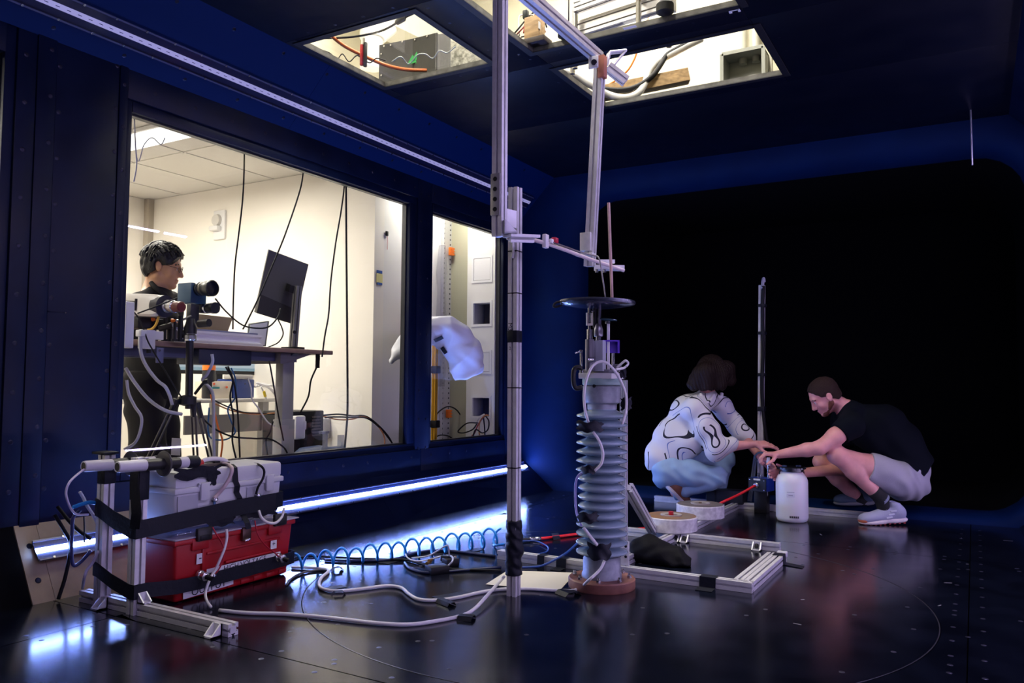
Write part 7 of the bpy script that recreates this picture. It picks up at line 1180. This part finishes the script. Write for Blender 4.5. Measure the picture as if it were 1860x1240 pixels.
g = grid_for([pel, hipN, hipF, knN, knF, anN, anF], .2, .006); g.ell(J(1214, 860, .08), (.110, .17, .112), None, .05); g.rc(J(1212, 836, .08), J(1213, 858, .08), .112, .115, .04); g.chain([hipN + UPV * .004, hipN + (knN - hipN) * .5 + UPV * .008, knN], [.112, .098, .074], .04); g.ell(knN + RIGHT * .002, (.080, .07, .075), None, .03); g.chain([knN - UPV * .022, knN + (anN - knN) * .45 - UPV * .005, anN + UPV * .0], [.066, .066, .055], .009); g.chain([hipF, knF], [.11, .078], .04); g.chain([knF, anF], [.072, .056], .03)

for k_, a_ in ((knN, anN), (knF, anF)): e = unit(a_ - k_); g.cut(lambda P, e=e, a_=a_: np.minimum((P - a_ - e * .01) @ e, .085 - np.linalg.norm(P - a_ - e * .03, axis=-1)))
g.warp(folds(.005, 60, RIGHT * .7 + UPV * .8)); g.warp(wob(.004, 42)); g.mesh('jeans', JEAN, wom)
hl = J(1206, 888, -.0); te = V3(onz(1236, 921)); te[2] = .006; te = te + RIGHT * .03; hl = te - RIGHT * .15 - FWD * .10 + UPV * .155
o, P, (f, s, u) = shoe(wom, hl, te, UPV * .8 + RIGHT * .6, .06, mat('shoe_brown', (.24, .10, .055), .6, var=.2), mat('sole_pale', (.74, .73, .76), .5), sole_t=.024, toe_m=mat('shoe_navy', (.010, .012, .03), .6)); 
hf = V3(anF) * [1, 1, 0] - RIGHT * .06 + [0, 0, .003]; tf = hf + RIGHT * .23; shoe(wom, hf, tf, UPV, .06, mat('shoe_navy', (0, 0, 0)), mat('sole_dark', (0, 0, 0)))
bc_, ba_ = wrF + (elF - wrF) * .10, unit(wrF - elF); MB().tube([bc_ + (math.cos(t) * perp(ba_)[0] + math.sin(t) * perp(ba_)[1]) * .033 for t in np.linspace(0, 2 * math.pi, 20)], .006, 6, 0).obj('bracelet', mat('bracelet_teal', (.20, .42, .55), .5), wom, ang=180)
# ---- man in the control room
D = 5.0
man2 = thing('person', 'man with glasses and black hair in a dark polo standing behind the desk', 'person', J(283, 900, .05) * [1, 1, 0] + [0, 0, -.02])
nb = J(283, 528, .03); shN, shF = J(252, 556, -.16), J(307, 552, .22); chest = J(280, 590, .04); pel = J(272, 680, .06)
hc = Head(J(297, 484, .03), RIGHT * .93 + FWD * .22 - UPV * .20, UPV * .97 + RIGHT * .2, 1.055)
elN, wrN = J(243, 624, -.10), J(292, 614, .0); elF, wrF = J(316, 612, .2), J(345, 610, .12)
fx_ = J(272, 680, .06) * [1, 1, 0]; hipN, hipF = pel + toCam * .10 - UPV * .04, pel - toCam * .10 - UPV * .04; knN, knF = V3((hipN[0] + .03, hipN[1] + .04, .48)), V3((hipF[0] + .03, hipF[1] + .04, .48)); anN, anF = V3((hipN[0], hipN[1], .07)), V3((hipF[0], hipF[1], .07))
g = grid_for([nb, shN, shF, pel, elN, wrN + RIGHT * .2, wrF + RIGHT * .2, anN, anF, hc.p(.1, 0, .14), hc.p(-.1, 0, .14)], .13, .0065)
g.chain([pel, J(278, 635, .05), chest, nb], [.13, .13, .13, .065], .06); hc.build(g, nb); g.chain([nb, shN], [.06, .06], .04); g.chain([nb, shF], [.06, .06], .04)
for a, b_, c in ((shN, elN, wrN), (shF, elF, wrF)): g.chain([a, b_], [.056, .043], .03); g.chain([b_, c], [.043, .027], .02); hand(g, c, unit(RIGHT * .9 - UPV * .1), -UPV, FWD, curl=(.3, .35, .4, .45))
for a, b_, c in ((hipN, knN, anN), (hipF, knF, anF)): g.chain([a, b_, c], [.095, .06, .04], .03)
g.mesh('body', SKINB, man2); hc.eyes(man2); hc.brows(man2, HAIRK)
lo, hi = hc.p(0, 0, .03) - .2, hc.p(0, 0, .03) + .2; hr = hc.hair(lo, hi, .0042, HAIRK, man2, .024, .004, front=.052, nape=-.085, fr=120)
rh = random.Random(2); mb = MB()
for k in range(150):                                                   # locks of hair combed from the crown forward and down
    a = rh.uniform(-1.5, 1.5); b_ = rh.uniform(.15, 3.0); n0 = np.array([math.cos(b_) * math.cos(a), math.sin(a), math.sin(b_) * math.cos(a)]); R_ = np.array([.121, .099, .109])
    if n0[0] > .75 or (n0[2] < .35 and n0[0] > -.2): continue
    p = hc.p(*(np.array([-.014, 0, .037]) + n0 * R_)); w_ = hc.R.T @ unit(n0); fl_ = unit(hc.f * .8 - UPV * .55 + hc.s * n0[1] * .6) if n0[0] > -.25 else unit(-UPV + hc.f * -.25 + hc.s * rh.uniform(-.3, .3)); fl_ = unit(fl_ - w_ * (fl_ @ w_) * .8); L_k = rh.uniform(.035, .065)
    mb.tube([p - fl_ * L_k * .5 - w_ * .008, p + w_ * .004, p + fl_ * L_k * .5 - w_ * .004 + w_ * rh.uniform(0, .012)], rh.uniform(.004, .007), 5, 3)
mb.obj('hair_lock', HAIRK, hr)['kind'] = 'stuff'
mb = MB(); c0 = hc.p(.104, 0, .004)
for q in (-1, 1): mb.tube([hc.p(.102, q * .033, .002) + (hc.s * math.cos(t) * .024 + hc.u * math.sin(t) * .019 - hc.f * (.004 * abs(math.cos(t)))) for t in np.linspace(0, 2 * math.pi, 18)], .0019, 5, 0); mb.tube([hc.p(.098, q * .056, .008), hc.p(.06, q * .076, .010), hc.p(.0, q * .082, .012), hc.p(-.018, q * .083, -.006)], .0017, 5)
mb.tube([hc.p(.104, -.010, .006), hc.p(.107, 0, .010), hc.p(.104, .010, .006)], .0018, 5); mb.obj('glasses', mat('frame_brown', (.05, .03, .02), .3, .5), man2, ang=180)
POLO = mat('polo_dark', (.022, .021, .022), .85, spec=.2, bump=.12, bscale=250)
g = grid_for([nb, shN, shF, pel, elN, elF], .2, .0065); g.chain([pel - UPV * .10, pel - UPV * .02, J(278, 635, .05), chest, nb + UPV * -.025], [.175, .165, .145, .142, .070], .06); g.chain([nb - UPV * .02, shN, shN + (elN - shN) * .7], [.066, .074, .07], .05); g.chain([nb - UPV * .02, shF, shF + (elF - shF) * .7], [.066, .074, .07], .05)
g.warp(folds(.005, 42, UPV + RIGHT * .7)); g.warp(wob(.003, 35)); g.plane(pel - UPV * .15, -UPV); g.mesh('polo_shirt', POLO, man2)
MB().tube([J(275, 514, -.04), J(284, 523, -.08), J(296, 532, -.06), J(305, 540, -.02)], .016, 7).obj('collar', POLO, man2, ang=180); MB().tube([J(275, 514, .0), J(270, 518, .08), J(285, 520, .12), J(300, 528, .1), J(305, 540, .0)], .014, 7).obj('collar', POLO, man2, ang=180)
TR = mat('trousers_dark', (.020, .018, .018), .85, spec=.2, bump=.1, bscale=200); g = grid_for([pel, hipN, hipF, anN, anF], .2, .008); g.ell(pel - UPV * .05, (.16, .16, .12), None, .04)
for a, b_, c in ((hipN, knN, anN), (hipF, knF, anF)): g.chain([a, b_, c], [.125, .105, .09], .04)
g.warp(folds(.006, 40, UPV + RIGHT * .6)); g.plane(pel + UPV * .03, UPV); g.plane((0, 0, .05), -UPV); g.mesh('trousers', TR, man2)
for c in (anN, anF): h_ = c * [1, 1, 0] - RIGHT * .06 + [0, 0, -.017]; shoe(man2, h_, h_ + RIGHT * .26, UPV, .07, mat('shoe_black', (.012, .012, .012), .5), mat('sole_dark', (0, 0, 0)), vox=.007)
# ------------------------------------------------------------------ last small things
from mathutils.bvhtree import BVHTree
def surf(o, px, py, off=.002):
    me = o.data; b = wpos(o); vs = [Vector(V3(v.co) + b) for v in me.vertices]; t = BVHTree.FromPolygons(vs, [tuple(p.vertices) for p in me.polygons]); h, nn, i, d = t.ray_cast(Vector(CP), Vector(dvec(px, py)).normalized()); return None if h is None else (V3(h), V3(nn))
for (xa, ya, xb, yb) in ((789, 618, 804, 611), (803, 630, 811, 641)):
    A_, B_ = surf(sheet, xa, ya), surf(sheet, xb, yb)
    if A_ and B_:
        nn = unit(A_[1] + B_[1]); nn = nn if nn @ (CP - A_[0]) > 0 else -nn; d = unit(B_[0] - A_[0]); MB().ribbon([A_[0] + nn * .006, (A_[0] + B_[0]) / 2 + nn * .008, B_[0] + nn * .006], .035, np.cross(nn, d), .003).obj('black_stripe', TAPE, sheet, False)
# cables spilling from the lowest access box
Yq = 5.88
for k, (pts, m_, lab) in enumerate((([(880, 752), (872, 757), (866, 766), (862, 785), (858, 797)], WCAB, 'white cable spilling from the lowest access box'), ([(884, 753), (876, 760), (868, 772), (862, 786), (852, 797)], mat('wire_red', (0, 0, 0)), 'red cable spilling from the lowest access box'), ([(888, 754), (880, 755), (872, 765), (870, 780), (872, 796)], mat('orange_dull', (0, 0, 0)), 'orange cable spilling from the lowest access box'), ([(882, 755), (888, 765), (886, 780), (876, 786), (864, 780), (858, 796)], BRUB, 'black cable coiling below the lowest access box'), ([(878, 756), (880, 775), (881, 796)], BRUB, 'straight black cable below the lowest access box'), ([(868, 768), (850, 768), (838, 776), (832, 784), (842, 786), (858, 780), (866, 770)], BRUB, 'black cable loop left of the lowest access box'), ([(790, 757), (800, 745), (815, 738), (830, 745), (840, 762), (842, 780), (836, 794)], BRUB, 'large black cable loop behind the yellow pole'), ([(789, 795), (800, 790), (815, 792), (826, 800)], BRUB, 'low black cable arc behind the yellow pole'))):
    cable('spilling_cable', [ony(x, y, Yq - .02 * (k % 4)) if k < 6 else onx(x, y, -4.0) for x, y in pts], .006, m_, lab)
